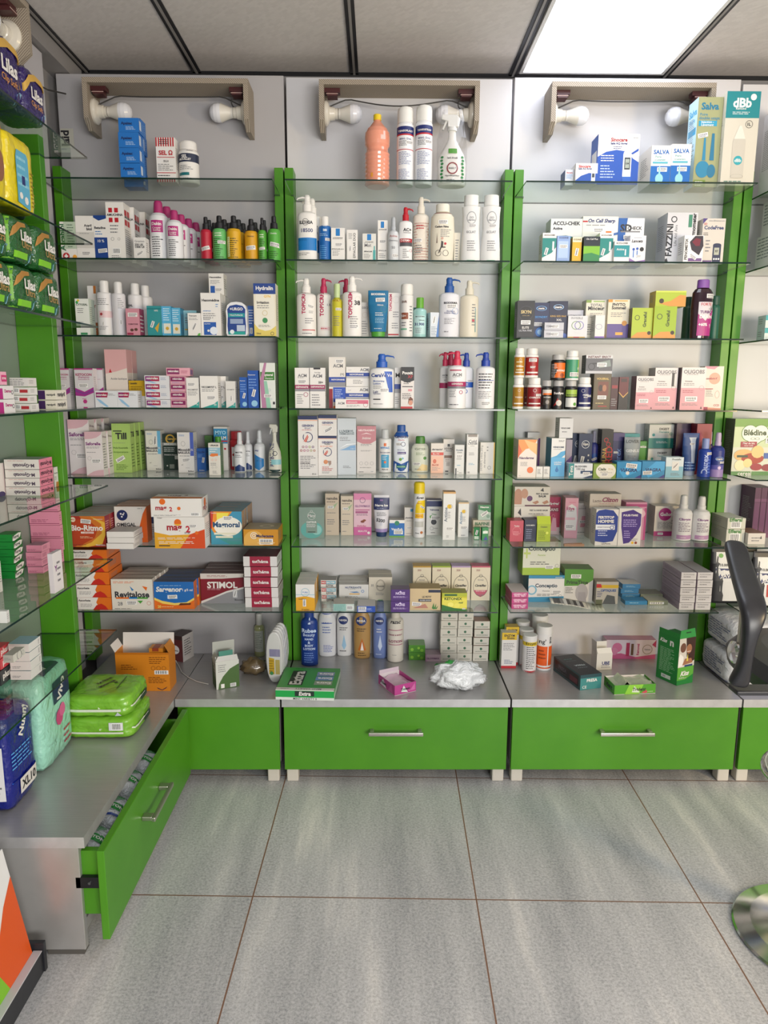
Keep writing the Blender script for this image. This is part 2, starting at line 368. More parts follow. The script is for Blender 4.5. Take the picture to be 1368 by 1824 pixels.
bracket(-.196, .337, 'plywood bracket with two white bulbs above the pink liquid bottle', loc=(-.198, YB-.001, 2.196), sag=.03)
bracket(.578, 1.125, 'brightly lit plywood bracket with two bulbs beside the light panel', loc=(.574, YB-.001, 2.196), sag=.01)
bracket(1.55, 2.09, 'plywood lamp bracket at top left corner with cream porcelain lamp holder', rz=pi/2, loc=(XL+.001, 1.545, 2.19))
tag(MB().tube([(max(on_y(x, y, yy)[0], -1.055),yy)+on_y(x, y, yy)[1:] for x, y, yy in ((36, 108, 2.092), (46, 128, 2.12), (58, 143, 2.18), (70, 152, 2.28), (85, 160, 2.45), (101, 167, 2.60))], .0025, 'cable', 6).build('loose_cable'), 'thin dark cable hanging between the corner lamp brackets', 'cable')

# ------------------------------------------------------------------ printed packaging: lettering, panels, small print
_tx = {}
def text_mesh(s, bold=0.0, shear=0.0):
    k = (s, bold, shear)
    if k in _tx: return _tx[k]
    c = bpy.data.curves.new('lettering', 'FONT'); c.body = s; c.size = 1; c.resolution_u = 2; c.offset = bold; c.shear = shear
    o = bpy.data.objects.new('lettering', c); me = bpy.data.meshes.new_from_object(o)
    v = [(p.co.x, p.co.y) for p in me.vertices]; f = [tuple(p.vertices) for p in me.polygons]
    bpy.data.objects.remove(o); bpy.data.curves.remove(c); bpy.data.meshes.remove(me)
    if v:
        x0 = min(p[0] for p in v); x1 = max(p[0] for p in v); y0 = min(p[1] for p in v); y1 = max(p[1] for p in v)
        v = [(p[0]-(x0+x1)/2, p[1]-(y0+y1)/2) for p in v]; r = (v, f, x1-x0, y1-y0)
    else: r = ([], [], 1, 1)
    _tx[k] = r; return r
def clip(poly, axis, lo, hi):
    for sgn, lim in ((1, lo), (-1, -hi)):
        out = []
        for i in range(len(poly)):
            a, b = poly[i-1], poly[i]; da, db = sgn*a[axis]-lim, sgn*b[axis]-lim
            if (da >= 0) != (db >= 0): t = da/(da-db); out.append((a[0]+(b[0]-a[0])*t, a[1]+(b[1]-a[1])*t))
            if db >= 0: out.append(b)
        poly = out
        if len(poly) < 3: return []
    return poly
class Face:
    """a printable surface: w wide, h tall, fn(a, b, off) -> xyz with a in -w/2..w/2 and b in 0..h"""
    def __init__(s, mb, w, h, fn, curved=False): s.mb = mb; s.w = w; s.h = h; s.fn = fn; s.c = curved; s.k = 0
    def poly(s, pts, c, k=None):
        off = .00025+.00007*s.k
        if min(p[0] for p in pts) < -s.w/2 or max(p[0] for p in pts) > s.w/2: pts = clip(pts, 0, -s.w/2, s.w/2)
        if pts and (min(p[1] for p in pts) < 0 or max(p[1] for p in pts) > s.h): pts = clip(pts, 1, 0, s.h)
        if not pts: return
        if not s.c: s.mb.add([s.fn(a, b, off) for a, b in pts], [tuple(range(len(pts)))], c); return
        n = 10; lo = min(p[0] for p in pts); hi = max(p[0] for p in pts)
        bl = min(p[1] for p in pts); bh = max(p[1] for p in pts); nz = max(1, int((bh-bl)/(s.h*.16)))
        for i in range(n):
            a0 = -s.w/2+s.w*i/n; a1 = a0+s.w/n
            if a1 <= lo or a0 >= hi: continue
            q = clip(pts, 0, a0, a1)
            if not q: continue
            for j in range(nz):
                qq = clip(q, 1, bl+(bh-bl)*j/nz, bl+(bh-bl)*(j+1)/nz) if nz > 1 else q
                if qq: s.mb.add([s.fn(a, b, off) for a, b in qq], [tuple(range(len(qq)))], c)
    def UV(s, u, v): return ((u-.5)*s.w, v*s.h)
    def rect(s, u0, v0, u1, v1, c, rot=0):
        if u0 > u1: u0, u1 = u1, u0
        P = [s.UV(u0, v0), s.UV(u1, v0), s.UV(u1, v1), s.UV(u0, v1)]
        if rot:
            cx = (P[0][0]+P[2][0])/2; cy = (P[0][1]+P[2][1])/2; C, S = cos(rot), sin(rot)
            P = [(cx+(a-cx)*C-(b-cy)*S, cy+(a-cx)*S+(b-cy)*C) for a, b in P]
        s.poly(P, c)
    def text(s, u, v, wf, t, c, rot=0, bold=.012, shear=0, maxh=None):
        V, F, tw, th = text_mesh(t, bold, shear); L = s.h if abs(rot) == 90 else s.w
        k = wf*L/tw
        if maxh: k = min(k, maxh*s.h/th)
        cx, cy = s.UV(u, v); C, S = cos(radians(rot)), sin(radians(rot)); off = .00025+.00007*s.k
        s.mb.add([s.fn(cx+k*(a*C-b*S), cy+k*(a*S+b*C), off) for a, b in V], F, c)
    def disc(s, u, v, r, c, n=18, sy=1, ring=0):
        cx, cy = s.UV(u, v); R = r*s.w
        P = [(cx+R*cos(2*pi*i/n), cy+R*sy*sin(2*pi*i/n)) for i in range(n)]
        if not ring: s.poly(P, c)
        else:
            Q = [(cx+R*(1-ring)*cos(2*pi*i/n), cy+R*(1-ring)*sy*sin(2*pi*i/n)) for i in range(n)]
            for i in range(n): s.poly([P[i], P[(i+1) % n], Q[(i+1) % n], Q[i]], c)
    def lines(s, u0, v0, u1, v1, n, c, seed=0):
        rn = random.Random(seed+int(u0*100)+int(v0*999)); st = (v1-v0)/max(n, 1)
        for i in range(n):
            v = v1-(i+.5)*st; e = u0+(u1-u0)*rn.uniform(.6, 1); u = u0
            while u < e-.01:                       # words of small print
                ww = (u1-u0)*rn.uniform(.1, .26); s.rect(u, v-st*.17, min(u+ww, e), v+st*.17, c); u += ww+(u1-u0)*.035
    def draw(s, dec):
        for d in dec:
            s.k += 1; t = d[0]
            if t == 'r': s.rect(*d[1:])
            elif t in 'tT':
                kw = dict(bold=.035 if t == 'T' else .012)
                for e in d[6:]: kw.update(e if isinstance(e, dict) else {'rot': e})
                s.text(*d[1:6], **kw)
            elif t == 'd': s.disc(*d[1:])
            elif t == 'o': s.disc(d[1], d[2], d[3], d[4], ring=d[5] if len(d) > 5 else .15, sy=d[6] if len(d) > 6 else 1)
            elif t == 'l': s.lines(*d[1:])
            elif t == 'p': s.poly([s.UV(d[i], d[i+1]) for i in range(2, len(d), 2)], d[1])
            elif t == 's':                          # price sticker with a few black marks
                u, v, w = d[1:4]; rot = d[4] if len(d) > 4 else 0; hh = w*s.w*.42/s.h
                s.rect(u-w/2, v-hh/2, u+w/2, v+hh/2, '#e6e4e2', rot); s.k += 1
                C, S = cos(rot), sin(rot)
                for q in range(7):
                    du = (-.36+.12*q)*w; cu = u+du*C; cv = v+du*S*s.w/s.h
                    s.rect(cu-w*.028, cv-hh*.12, cu+w*.028, cv+hh*.34, '#3c3c44', rot)
                s.rect(u-w*.4, v-hh*.36, u+w*.3, v-hh*.24, '#55555c', rot)
            elif t == 'b':
                u0, v0, u1, v1 = d[1:]; s.rect(u0, v0, u1, v1, '#f2f2f2'); s.k += 1; q = u0+.06*(u1-u0); i = 0
                while q < u1-.08*(u1-u0):
                    ww = (u1-u0)*(.03, .05, .025, .06)[i % 4]; s.rect(q, v0+.12*(v1-v0), q+ww, v1-.1*(v1-v0), '#25252b'); q += ww*2; i += 1
def box_faces(mb, w, h, d):
    return {'F': Face(mb, w, h, lambda a, b, o: (a, -o, b)), 'R': Face(mb, d, h, lambda a, b, o: (w/2+o, a+d/2, b)),
            'L': Face(mb, d, h, lambda a, b, o: (-w/2-o, d/2-a, b)), 'T': Face(mb, w, d, lambda a, b, o: (a, b, h+o))}
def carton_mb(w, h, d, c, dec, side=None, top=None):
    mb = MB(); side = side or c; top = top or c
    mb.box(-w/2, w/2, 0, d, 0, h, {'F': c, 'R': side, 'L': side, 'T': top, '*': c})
    fs = box_faces(mb, w, h, d)
    # faint fold line of the tuck flap
    for e in dec:
        if e[0] in ('R', 'L', 'TT', 'RL'):
            for q in ({'TT': 'T'}.get(e[0], e[0])): fs[q].draw(e[1])
        else: fs['F'].draw([e])
    if not any(e[0] in ('R', 'RL') for e in dec):
        fs['R'].draw([('l', .15, .3, .85, .8, max(3, int(h/.012)), '#8c8a8a')]); fs['L'].draw([('l', .15, .3, .85, .8, max(3, int(h/.012)), '#8c8a8a')])
    return mb

# ------------------------------------------------------------------ placing: photo coordinates of a close-up -> metres on a shelf
ZM = [0, 0, 1]
def zoom(ox, oy, s): ZM[:] = [ox, oy, s]
def zx(x, y): return ZM[0]+x*ZM[2], ZM[1]+y*ZM[2]
CTX = dict(z=0, yf=0, place='')
ORD = ['top', 'second', 'third', 'fourth', 'fifth', 'sixth', 'lowest glass']
def shelf(bay, k, dy=.03):
    if k < 7: CTX.update(z=ZS[k]+.0004, yf=YG, dy=dy, place='%s shelf of %s bay' % (ORD[k], bay))
    else: CTX.update(z=ZT+.0004, yf=2.2398, dy=dy, place='steel worktop of %s bay' % bay)
def where(x0, x1, yt, by, dy, z, Y=None, d=.05):
    if Y is None:
        xc = (x0+x1)/2; X0 = zx(xc, 0)[0]
        if by is not None: Y = on_z(X0, zx(0, by)[1], z)[1]
        else: Y = CTX['yf']+(CTX['dy'] if dy is None else dy)
        lim = YB-.004-d
        xa, xb = on_y(zx(x0, 0)[0], zx(0, yt)[1], Y)[0], on_y(zx(x1, 0)[0], zx(0, yt)[1], Y)[0]
        for sm in SEAM[1:4]:                      # stay clear of the posts
            if xa < sm+.033 and xb > sm-.033 and CTX['z'] > .2: lim = min(lim, YP-.003-d)
        if CTX['place'].find('left bay') >= 0 and xa < SEAM[0]+.035: lim = min(lim, YP-.003-d)
        Y = min(Y, lim)
    (X0, T), (X1, _) = zx(x0, yt), zx(x1, yt); xc = (X0+X1)/2
    if Y is None:
        if by is not None: Y = on_z(xc, zx(0, by)[1], z)[1]
        else: Y = CTX['yf']+(CTX['dy'] if dy is None else dy)
    yy = (T+zx(0, by)[1])/2 if by is not None else T
    a = on_y(X0, yy, Y)[0]; b = on_y(X1, yy, Y)[0]; top = on_y(xc, T, Y)[1]
    return (a+b)/2, b-a, Y, top-z
ALLITEMS = []; PILE = {}
def cnt(i): return ['front', 'second', 'third', 'fourth', 'fifth', 'sixth'][i]
def C(x0, x1, yt, c, dec, desc, name='carton', d=.05, by=None, dy=None, side=None, top=None, rz=0, n=1, gap=.003, sx=0, z=None, cat='box', place=None, h=None, Y=None, grp=None, drop=0, cut=None):
    """a printed carton; n > 1 = a row of the same one behind the other"""
    zz = CTX['z'] if z is None else z
    X, w, Yf, hh = where(x0, x1, yt, by, dy, zz, Y, d); hh = h or hh
    xs = on_y(zx(x0, 0)[0], zx(0, yt)[1], Yf)[0], on_y(zx(x1, 0)[0], zx(0, yt)[1], Yf)[0]
    lim = YB-.004
    for sm in SEAM[:4]:
        if xs[0] < sm+.033 and max(xs[1], xs[1]+sx*n) > sm-.033: lim = YP-.003
    d = max(.012, min(d, (lim-Yf)/n-(gap if n > 1 else 0)))
    pl = place or CTX['place']
    o = carton_mb(w, hh, d, c, dec, side, top).build(name, None, (X, Yf, zz), rz)
    g = grp or (desc if n > 1 else None)
    for i in range(n):
        q = o if i == 0 else o.copy()
        if i: COL.objects.link(q); q.location = (X+sx*i, Yf+(d+gap)*i, zz); q.rotation_euler = (0, 0, rz+[.0, .02, -.015, .012, -.02][i % 5])
        tag(q, desc+(', %s in row, ' % cnt(i) if n > 1 else ', ')+pl, cat, g)
    CTX['last'] = (X, w, Yf, hh, zz); ALLITEMS.append(o)
    return o
def STACK(x0, x1, ys, c, dec, desc, d=.05, by=None, dy=None, side=None, top=None, rz=0, jit=.003, name='carton', shifts=None, place=None, z=None, pos=None):
    """cartons piled up: ys = photo heights of each carton's top, uppermost first, last = bottom of the pile"""
    zz = CTX['z'] if z is None else z; n = len(ys)-1
    X, w, Y, H = where(x0, x1, ys[0], ys[-1] if by is None else by, dy, zz, None, d) if (by is not None or dy is None) else where(x0, x1, ys[0], None, dy, zz, None, d)
    d = max(.02, min(d, YB-.006-Y-jit))
    hs = [(ys[i+1]-ys[i])/(ys[-1]-ys[0])*H for i in range(n)]; rn = random.Random(int(x0)+n)
    names = {1: ['single'], 2: ['upper', 'lower'], 3: ['top', 'middle', 'bottom'], 4: ['top', 'second', 'third', 'bottom'], 5: ['top', 'second', 'middle', 'fourth', 'bottom'],
             6: ['top', 'second', 'third', 'fourth', 'fifth', 'bottom'], 7: ['top', 'second', 'third', 'fourth', 'fifth', 'sixth', 'bottom']}[n]
    base = None; members = []
    for i in range(n-1, -1, -1):
        sx = shifts[i] if shifts else rn.uniform(-jit, jit)
        if base is None or abs(hs[i]-base[1]) > .002:
            q = carton_mb(w, hs[i]-.0012, d, c, dec, side, top).build(name); base = (q, hs[i])
        else: q = base[0].copy(); COL.objects.link(q)
        q.location = (X+sx, Y+rn.uniform(0, jit), zz); q.rotation_euler = (0, 0, rz+rn.uniform(-.02, .02)*(jit > 0)); zz += hs[i]
        members.append(q.name); PILE[q.name] = members
        tag(q, ('%s, %s of pile%s, %s' % (desc, names[i], pos or '', place or CTX['place'])) if n > 1 else desc+', '+(place or CTX['place']), 'box', desc if n > 1 else None)
    CTX['last'] = (X, w, Y, H, zz)
    return X, Y, zz

# ------------------------------------------------------------------ bottles, tubes, jars
PROF = {
 'pump': ([(0, .9), (.012, 1), (.68, 1), (.715, .95), (.735, .78), (.75, .5), (.755, .42)], [(.755, .46), (.86, .46), (.865, .36), (.895, .34), (.9, .3), (.97, .32), (1, .22)], .62, 1),
 'oval': ([(0, .86), (.015, .95), (.3, 1), (.62, 1), (.72, .9), (.79, .66), (.80, .5)], [(.80, .53), (.9, .53), (.98, .5), (1, .42)], .55, 0),
 'round': ([(0, .9), (.012, 1), (.66, 1), (.70, .9), (.735, .55), (.74, .5)], [(.74, .56), (.98, .56), (1, .5)], 1, 0),
 'widecap': ([(0, .9), (.012, 1), (.76, 1), (.785, .9), (.79, .6)], [(.79, .58), (.985, .58), (1, .54)], 1, 0),
 'aero': ([(0, .96), (.01, 1), (.77, 1), (.79, .9), (.80, .85)], [(.80, .93), (.95, .93), (.985, .86), (1, .7)], 1, 0),
 'jar': ([(0, .92), (.02, 1), (.74, 1), (.79, .86), (.8, .7)], [(.80, .84), (.97, .84), (1, .78)], 1, 0),
 'roll': ([(0, .97), (.006, 1), (.84, 1)], [(.84, 1.03), (.985, 1.03), (1, .97)], 1, 0),
 'spray': ([(0, .92), (.01, 1), (.60, 1), (.66, .85), (.70, .5), (.71, .42)], [(.71, .46), (.785, .46), (.79, .40), (.93, .38), (.985, .34), (1, .26)], 1, 0),
 'cone': ([(0, .92), (.015, 1), (.64, 1), (.70, .85), (.72, .5)], [(.72, .62), (.84, .55), (.85, .5), (.86, .38), (.98, .36), (1, .3)], 1, 0),
 'waist': ([(0, .96), (.01, 1), (.2, .96), (.5, .84), (.72, .86), (.83, .93), (.835, .7), (.845, .7)], [(.845, .72), (.86, .74), (1, .7)], .6, 0),
 'pet': ([(0, .82), (.015, .95)]+[(.03+.03*i, 1-.035*(i % 2)) for i in range(15)]+[(.49, .88), (.53, .86), (.57, .98), (.62, 1), (.68, 1), (.74, .97), (.80, .8), (.86, .5), (.905, .3), (.92, .27)], [(.92, .31), (.995, .31), (1, .28)], 1, 0),
 'squeeze': ([(0, .8), (.012, .9), (.5, 1), (.78, .92), (.84, .7), (.86, .5)], [(.86, .56), (.985, .54), (1, .48)], .6, 0),
 'dak': ([(0, .93), (.012, 1), (.68, 1), (.74, .92), (.79, .66), (.8, .5)], [(.80, .52), (.97, .44), (1, .36)], 1, 0),
}
def V(x0, x1, yt, kind, c, cap, dec, desc, name='bottle', by=None, dy=None, cat='bottle', z=None, bands=(), nz=-1, rz=0, place=None, label_c=None, ey=None, n=1, gap=.003, sx=0, Y=None):
    """a turned container: body with print, cap or pump as parts; bands = (z0, z1, colour) fractions of the height"""
    zz = CTX['z'] if z is None else z
    X, w, Yf, h = where(x0, x1, yt, by, dy, zz, Y, (x1-x0)*ZM[2]*.0018*(PROF[kind][2] if kind in PROF else 1)); r = w/2
    body, head, e, pump = PROF[kind]; e = ey or e; rd = r*e
    t = thing(name, (X, Yf+rd, zz), rz)
    mb = MB(); pr = [(q*h, a*r) for q, a in body]
    cuts = sorted(set([q for b in bands for q in b[:2]]))
    def rad(f):
        for (a, ra), (b, rb) in zip(body, body[1:]):
            if a <= f <= b: return (ra+(rb-ra)*((f-a)/(b-a) if b > a else 0))*r
        return body[-1][1]*r
    pts = sorted(set([p[0] for p in body]+[q for q in cuts if q < body[-1][0]]))
    if body[-1][0] != pts[-1]: pts.append(body[-1][0])
    prof = []
    for q in pts:
        cc = c
        for b in bands:
            if b[0]-1e-6 <= q < b[1]-1e-6: cc = b[2]
        prof.append((q*h, rad(q), cc))
    mb.lathe(prof, c, 24, ey=e)
    if dec:
        H = h
        def fn(a, b, off):
            R = rad(min(b/H, body[-1][0])); q = max(0, 1-(a/R)**2) if R else 0
            return (a, -e*R*sqrt(q)-off-.0003, b)
        fc = Face(mb, w, H, fn, True); fc.draw(dec)
    mb.build('body', t)
    hb = MB(); hb.lathe([(q*h, a*r) for q, a in head], cap, 20, ey=min(1, max(e, .75)))
    nm = 'cap'
    if pump:
        nm = 'pump'; q = h*.955; L = r*.95
        hb.tube([(0, 0, q), (nz*L*.5, -.002, q+.002), (nz*L, -.003, q-.001), (nz*(L+.003), -.003, q-.006)], [h*.018, h*.016, h*.012, h*.009], cap, 8)
    hb.build(nm, t)
    pl = place or CTX['place']
    tag(t, desc+(', %s in row, ' % cnt(0) if n > 1 else ', ')+pl, cat, desc if n > 1 else None)
    for i in range(1, n):
        if Yf+(2*rd+gap)*i+2*rd > YB-.004: break
        q = t.copy(); COL.objects.link(q); q.location = (X+sx*i, Yf+rd+(2*rd+gap)*i, zz); q['label'] = desc+', %s in row, ' % cnt(i)+pl
        for ch in t.children:
            k2 = ch.copy(); COL.objects.link(k2); k2.parent = q
    CTX['last'] = (X, w, Yf, h, zz)
    return t
def TUBE(x0, x1, yt, c, cap, dec, desc, by=None, dy=None, name='squeeze_tube', capf=.12, bands=(), place=None, z=None, rz=0):
    zz = CTX['z'] if z is None else z
    X, w, Yf, h = where(x0, x1, yt, by, dy, zz); r = w/2; n = 24
    t = thing(name, (X, Yf+r*.6, zz), rz)
    mb = MB(); rings = []; fr = sorted(set([capf, .3, .5, .7, .9, .96, 1.0]+[q for b in bands for q in b[:2]]))
    def sec(f):
        k = (f-capf)/(1-capf); return r*(.8+.2*min(1, k*1.5)), r*.62*(1-k)**.8+.0012
    for f in fr:
        a, b = sec(f); rings.append([(a*cos(2*pi*j/n), b*sin(2*pi*j/n), f*h) for j in range(n)])
    for i in range(len(fr)-1):
        cc = c
        for b in bands:
            if b[0]-1e-6 <= fr[i] < b[1]-1e-6: cc = b[2]
        mb.add(rings[i]+rings[i+1], [(j, (j+1) % n, n+(j+1) % n, n+j) for j in range(n)], cc, True)
    mb.add(rings[0], [tuple(range(n-1, -1, -1))], c); mb.add(rings[-1], [tuple(range(n))], c)
    def fn(a, b, off):
        A, B = sec(min(max(b/h, capf), 1)); q = max(0, 1-(a/A)**2); return (a, -B*sqrt(q)-off-.0004, b)
    Face(mb, w, h, fn, True).draw(dec); mb.build('body', t)
    MB().lathe([(0, .5*w*.62), (.004, .5*w*.66), (capf*h*.99, .5*w*.7)], cap, 20, ey=.8).build('cap', t)
    return tag(t, desc+', '+(place or CTX['place']), 'tube')

# ------------------------------------------------------------------ the goods, shelf by shelf
W = '#e4e1dd'; K = '#26262c'; G = '#77777b'; RD = '#b5202c'; NV = '#1d2a6b'; BL = '#1576bd'; MG = '#a8256f'; CR = '#dcd3bd'
GN = '#2f7d3a'; OR = '#dd6a1c'; YL = '#e6b823'; TL = '#1f8f8c'; PK = '#e0a5b4'; BK = '#17171b'
def LN(*a, c=G): return ('l',)+a+(c,)
# --- top shelves
shelf('left', 0, .05); zoom(0, 0, .36550)
blue_side = [('R', [('r', .1, .2, .45, .85, '#c9d6e6'), ('l', .55, .2, .9, .8, 5, '#7aa6dd')])]
STACK(580, 678, [571, 642, 717, 793, 862], '#1f6fc0', [('T', .4, .6, .55, 'Apaisac', '#1a2350'), LN(.35, .15, .9, .42, 3, c='#bcd4ee')]+blue_side, 'small blue carton with pale print', d=.05, jit=.002)
STACK(590, 684, [573, 645, 719, 795, 862], '#1f6fc0', blue_side, 'plain blue carton behind the blue pile', d=.05, dy=.106, jit=.003)
stripe = [('r', i*.125, 0, i*.125+.065, .09, RD) for i in range(8)]+[('r', i*.125, .8, i*.125+.065, 1, RD) for i in range(8)]
C(757, 851, 670, W, stripe+[('l', .2, .84, .8, .97, 3, K), ('T', .5, .66, .72, 'SEL Ω', RD), ('r', .05, .55, .95, .565, RD), ('t', .5, .47, .25, 'SILH', K), LN(.08, .25, .92, .42, 4), ('r', 0, .2, 1, .215, RD), LN(.06, .12, .7, .17, 1, c=K)], 'white carton with red candy stripes', d=.045)
V(855, 953, 680, 'jar', W, W, [('t', .42, .87, .5, 'mayflor', G), ('s', .68, .78, .4), ('T', .4, .62, .3, 'SEL', W), ('T', .42, .55, .6, 'MOUILLET', W), LN(.1, .3, .8, .42, 3), ('r', .08, .17, .62, .24, '#1b6f75'), LN(.15, .06, .8, .12, 2)], 'white cardboard tub with a navy band', cat='tub', name='tub', bands=[(.49, .69, '#1d2742')])
shelf('middle', 0, .05); zoom(480, 0, .33626)
PETB = mat('#e89a80', .12, 0, .6, name='pink_liquid_in_pet')
V(503, 640, 583, 'pet', PETB, '#e3c51e', [('r', .25, .1, .33, .16, '#e8a03c')], 'ribbed plastic bottle of pink liquid with yellow cap')
aer = [('T', .5, .68, .86, 'TENSOPLAST', W, dict(maxh=.03)), ('t', .5, .58, .7, 'IRRIG. Z/mL', NV), LN(.12, .49, .65, .56, 4, c=K), ('s', .75, .535, .4), LN(.1, .25, .85, .42, 9, c='#6a78a8'), LN(.1, .04, .85, .2, 9, c='#6a78a8')]
V(677, 768, 556, 'aero', '#e6e7ea', '#e4e3df', aer, 'white spray can with navy and red bands, left of pair', bands=[(.645, .74, NV), (.625, .645, RD), (.44, .45, RD)], place='top middle shelf', cat='spray can', name='spray_can')
V(777, 870, 547, 'aero', '#e6e7ea', '#e4e3df', [('T', .5, .68, .8, 'TENSOSTRAP', W, dict(maxh=.03))]+aer[1:], 'white spray can with navy and red bands, right of pair', bands=[(.645, .74, NV), (.625, .645, RD), (.44, .45, RD)], place='top middle shelf', cat='spray can', name='spray_can')
def trigger(x0, x1, yt, c, dec, desc, film=True, hc='#e9e9e7', by=None, dy=None):
    X, w, Yf, h = where(x0, x1, yt, by, dy, CTX['z']); r = w/2
    t = thing('spray_bottle', (X, Yf+r*.7, CTX['z']))
    mb = MB(); P = [(0, .92), (.015, 1), (.3, 1), (.42, .88), (.55, .5), (.62, .3), (.72, .26), (.74, .26)]
    mb.lathe([(a*h, b*r) for a, b in P], c, 24, ey=.6)
    def fn(a, b, off):
        f = b/h; R = next((P[i][1]+(P[i+1][1]-P[i][1])*(f-P[i][0])/(P[i+1][0]-P[i][0]) for i in range(len(P)-1) if P[i][0] <= f <= P[i+1][0]), .3)*r
        return (a, -.6*R*sqrt(max(0, 1-(a/R)**2))-off-.0004, b)
    Face(mb, w, h, fn, True).draw(dec); mb.build('body', t)
    MB().lathe([(.74*h, r*.34), (.79*h, r*.32)], hc, 20).build('collar', t)
    s = MB(); s.prism([(-r*.35, .79*h), (r*.45, .79*h), (r*.55, .9*h), (r*.3, .95*h), (-r*.75, .955*h), (-r*.8, .89*h), (-r*.35, .86*h)], hc, r*.5, 'y', -r*.25); s.build('spray_head', t, bevel=.003)
    MB().prism([(-r*.5, .87*h), (-r*.72, .76*h), (-r*.62, .755*h), (-r*.35, .86*h)], '#dcdcd8', r*.3, 'y', -r*.15).build('trigger', t)
    if film:
        f = MB(); rn = random.Random(3); n = 26; rows = []
        for k in range(9):
            z = h*(.01+k*.125); q = 1.04 if k < 6 else 1.0-.1*(k-5)
            rows.append([((q*r+rn.uniform(-.0015, .0025))*cos(2*pi*j/n), (q*r+rn.uniform(-.0015, .0025))*.72*sin(2*pi*j/n), z) for j in range(n)])
        for a, b in zip(rows, rows[1:]): f.add(a+b, [(j, (j+1) % n, n+(j+1) % n, n+j) for j in range(n)], 'poly')
        f.build('wrapping_film', t)
    return tag(t, desc+', '+CTX['place'], 'bottle')
leaf = [('d', .12+.02*(i % 2), .06+.045*i, .05, '#2d8a4a', 8, .9) for i in range(8)]+[('d', .88-.02*(i % 2), .06+.045*i, .05, '#2d8a4a', 8, .9) for i in range(8)]
trigger(900, 1052, 572, '#eceae6', leaf+[('r', .36, .42, .66, .49, '#5aa044'), ('t', .5, .36, .36, 'laid doudi', K), ('o', .5, .22, .2, '#8d3038', .2), ('t', .5, .22, .26, 'INSECT', K), ('t', .5, .12, .5, 'Hypoallergénique', K), LN(.3, .03, .7, .08, 2)], 'film-wrapped white trigger spray bottle with green leaves')
shelf('right', 0, .04); zoom(900, 0, .34211)
C(322, 366, 883, '#d8dbe0', [('T', .5, .8, .7, 'Sinocare', RD), LN(.1, .4, .9, .7, 4, c=BL)], 'small pale meter carton half hidden behind its neighbour', d=.06, dy=.05, side='#2e55a0')
C(366, 480, 850, W, [('T', .4, .85, .55, 'Sinocare', RD), ('T', .42, .72, .6, 'Safe AQ Angel', NV), ('p', '#1d4fa5', 0, 0, 1, 0, 1, .5, .6, .52, .25, .38, 0, .15), ('r', .72, .12, .9, .55, '#dfe3ea'), ('r', .75, .3, .87, .5, '#3a4148')], 'small flat white meter carton left of the large blue one', d=.07, dy=.03)
C(484, 700, 698, W, [('p', '#1f4fa8', 0, 0, 1, 0, 1, .45, .86, .52, .7, .66, .45, .69, .2, .65, 0, .55), ('T', .5, .89, .4, 'Sinocare', '#a01c24'), ('T', .5, .81, .4, 'Safe AQ Angel', NV), ('l', .37, .7, .66, .77, 2, NV), ('t', .9, .93, .13, 'SinoStar', G),
  ('l', .08, .45, .42, .6, 3, W), ('l', .08, .12, .45, .4, 5, '#b9cbe8'), ('r', .62, .12, .82, .6, '#e9edf2'), ('d', .72, .6, .1, '#e9edf2'), ('r', .655, .3, .795, .54, '#2a3139'), ('r', .675, .33, .775, .51, '#9aa39a'), ('T', .725, .42, .08, '104', K), ('d', .67, .2, .025, W), ('d', .725, .2, .025, W), ('d', .78, .2, .025, W), ('r', .62, .06, .82, .16, '#2b5fb4'), ('p', '#1f4fa8', .8, .62, .98, .72, .98, .67, .84, .6),
  ('RL', []), ('L', [('r', 0, 0, 1, 1, '#2a5db5'), ('r', .15, .25, .85, .7, '#d8d8d8'), ('r', .25, .3, .75, .45, OR)])], 'large blue and white glucose meter carton', d=.075)
sal = [('r', 0, 0, 1, .47, '#1462ae'), ('T', .5, .83, .8, 'SALVA', '#1560a8'), ('t', .35, .71, .3, 'Poire', TL), ('t', .45, .63, .55, 'à Lavement', TL), ('r', .08, .53, .85, .58, '#58a9b8'), ('s', .58, .38, .5), ('d', .45, .14, .2, '#8fc6cc', 16, 1.2), ('p', '#8fc6cc', .4, .25, .5, .25, .47, .47, .43, .47)]
C(765, 868, 757, W, sal, 'blue and white syringe-bulb carton, left of two', d=.11, dy=.03)
C(870, 972, 750, W, sal, 'blue and white syringe-bulb carton, right of two', d=.11, dy=.03)
C(1020, 1150, 505, '#989a70', [('T', .48, .9, .7, 'Salva', '#1c6f8e'), ('t', .25, .81, .3, 'Poire', '#23799a'), ('t', .48, .765, .82, 'double usage', '#23799a'), ('r', .06, .68, .8, .74, '#2c93b4'), ('t', .42, .722, .5, 'Injection -', W), ('t', .42, .695, .5, 'Lavement', W), ('s', .27, .58, .4, .2),
  ('d', .35, .2, .28, '#2d7ea0', 20, 1.15), ('p', '#2d7ea0', .3, .3, .44, .3, .4, .55, .33, .55), ('d', .7, .18, .17, '#286f90', 20, 1.5), ('p', '#286f90', .6, .3, .78, .3, .74, .6, .64, .6), ('r', .04, .0, .5, .08, '#71883a'), ('l', .08, .01, .46, .07, 3, W),
  ('L', [('r', 0, 0, 1, 1, '#bcdcea'), ('T', .5, .86, .8, 'Salva', '#2e9bc6'), ('t', .45, .77, .6, 'Poire', '#2e9bc6'), ('r', .1, .6, .9, .68, '#2e9bc6'), ('l', .1, .25, .9, .55, 6, '#8b9fa8')])], 'tall khaki carton showing two teal rubber bulbs', d=.07, dy=.06)
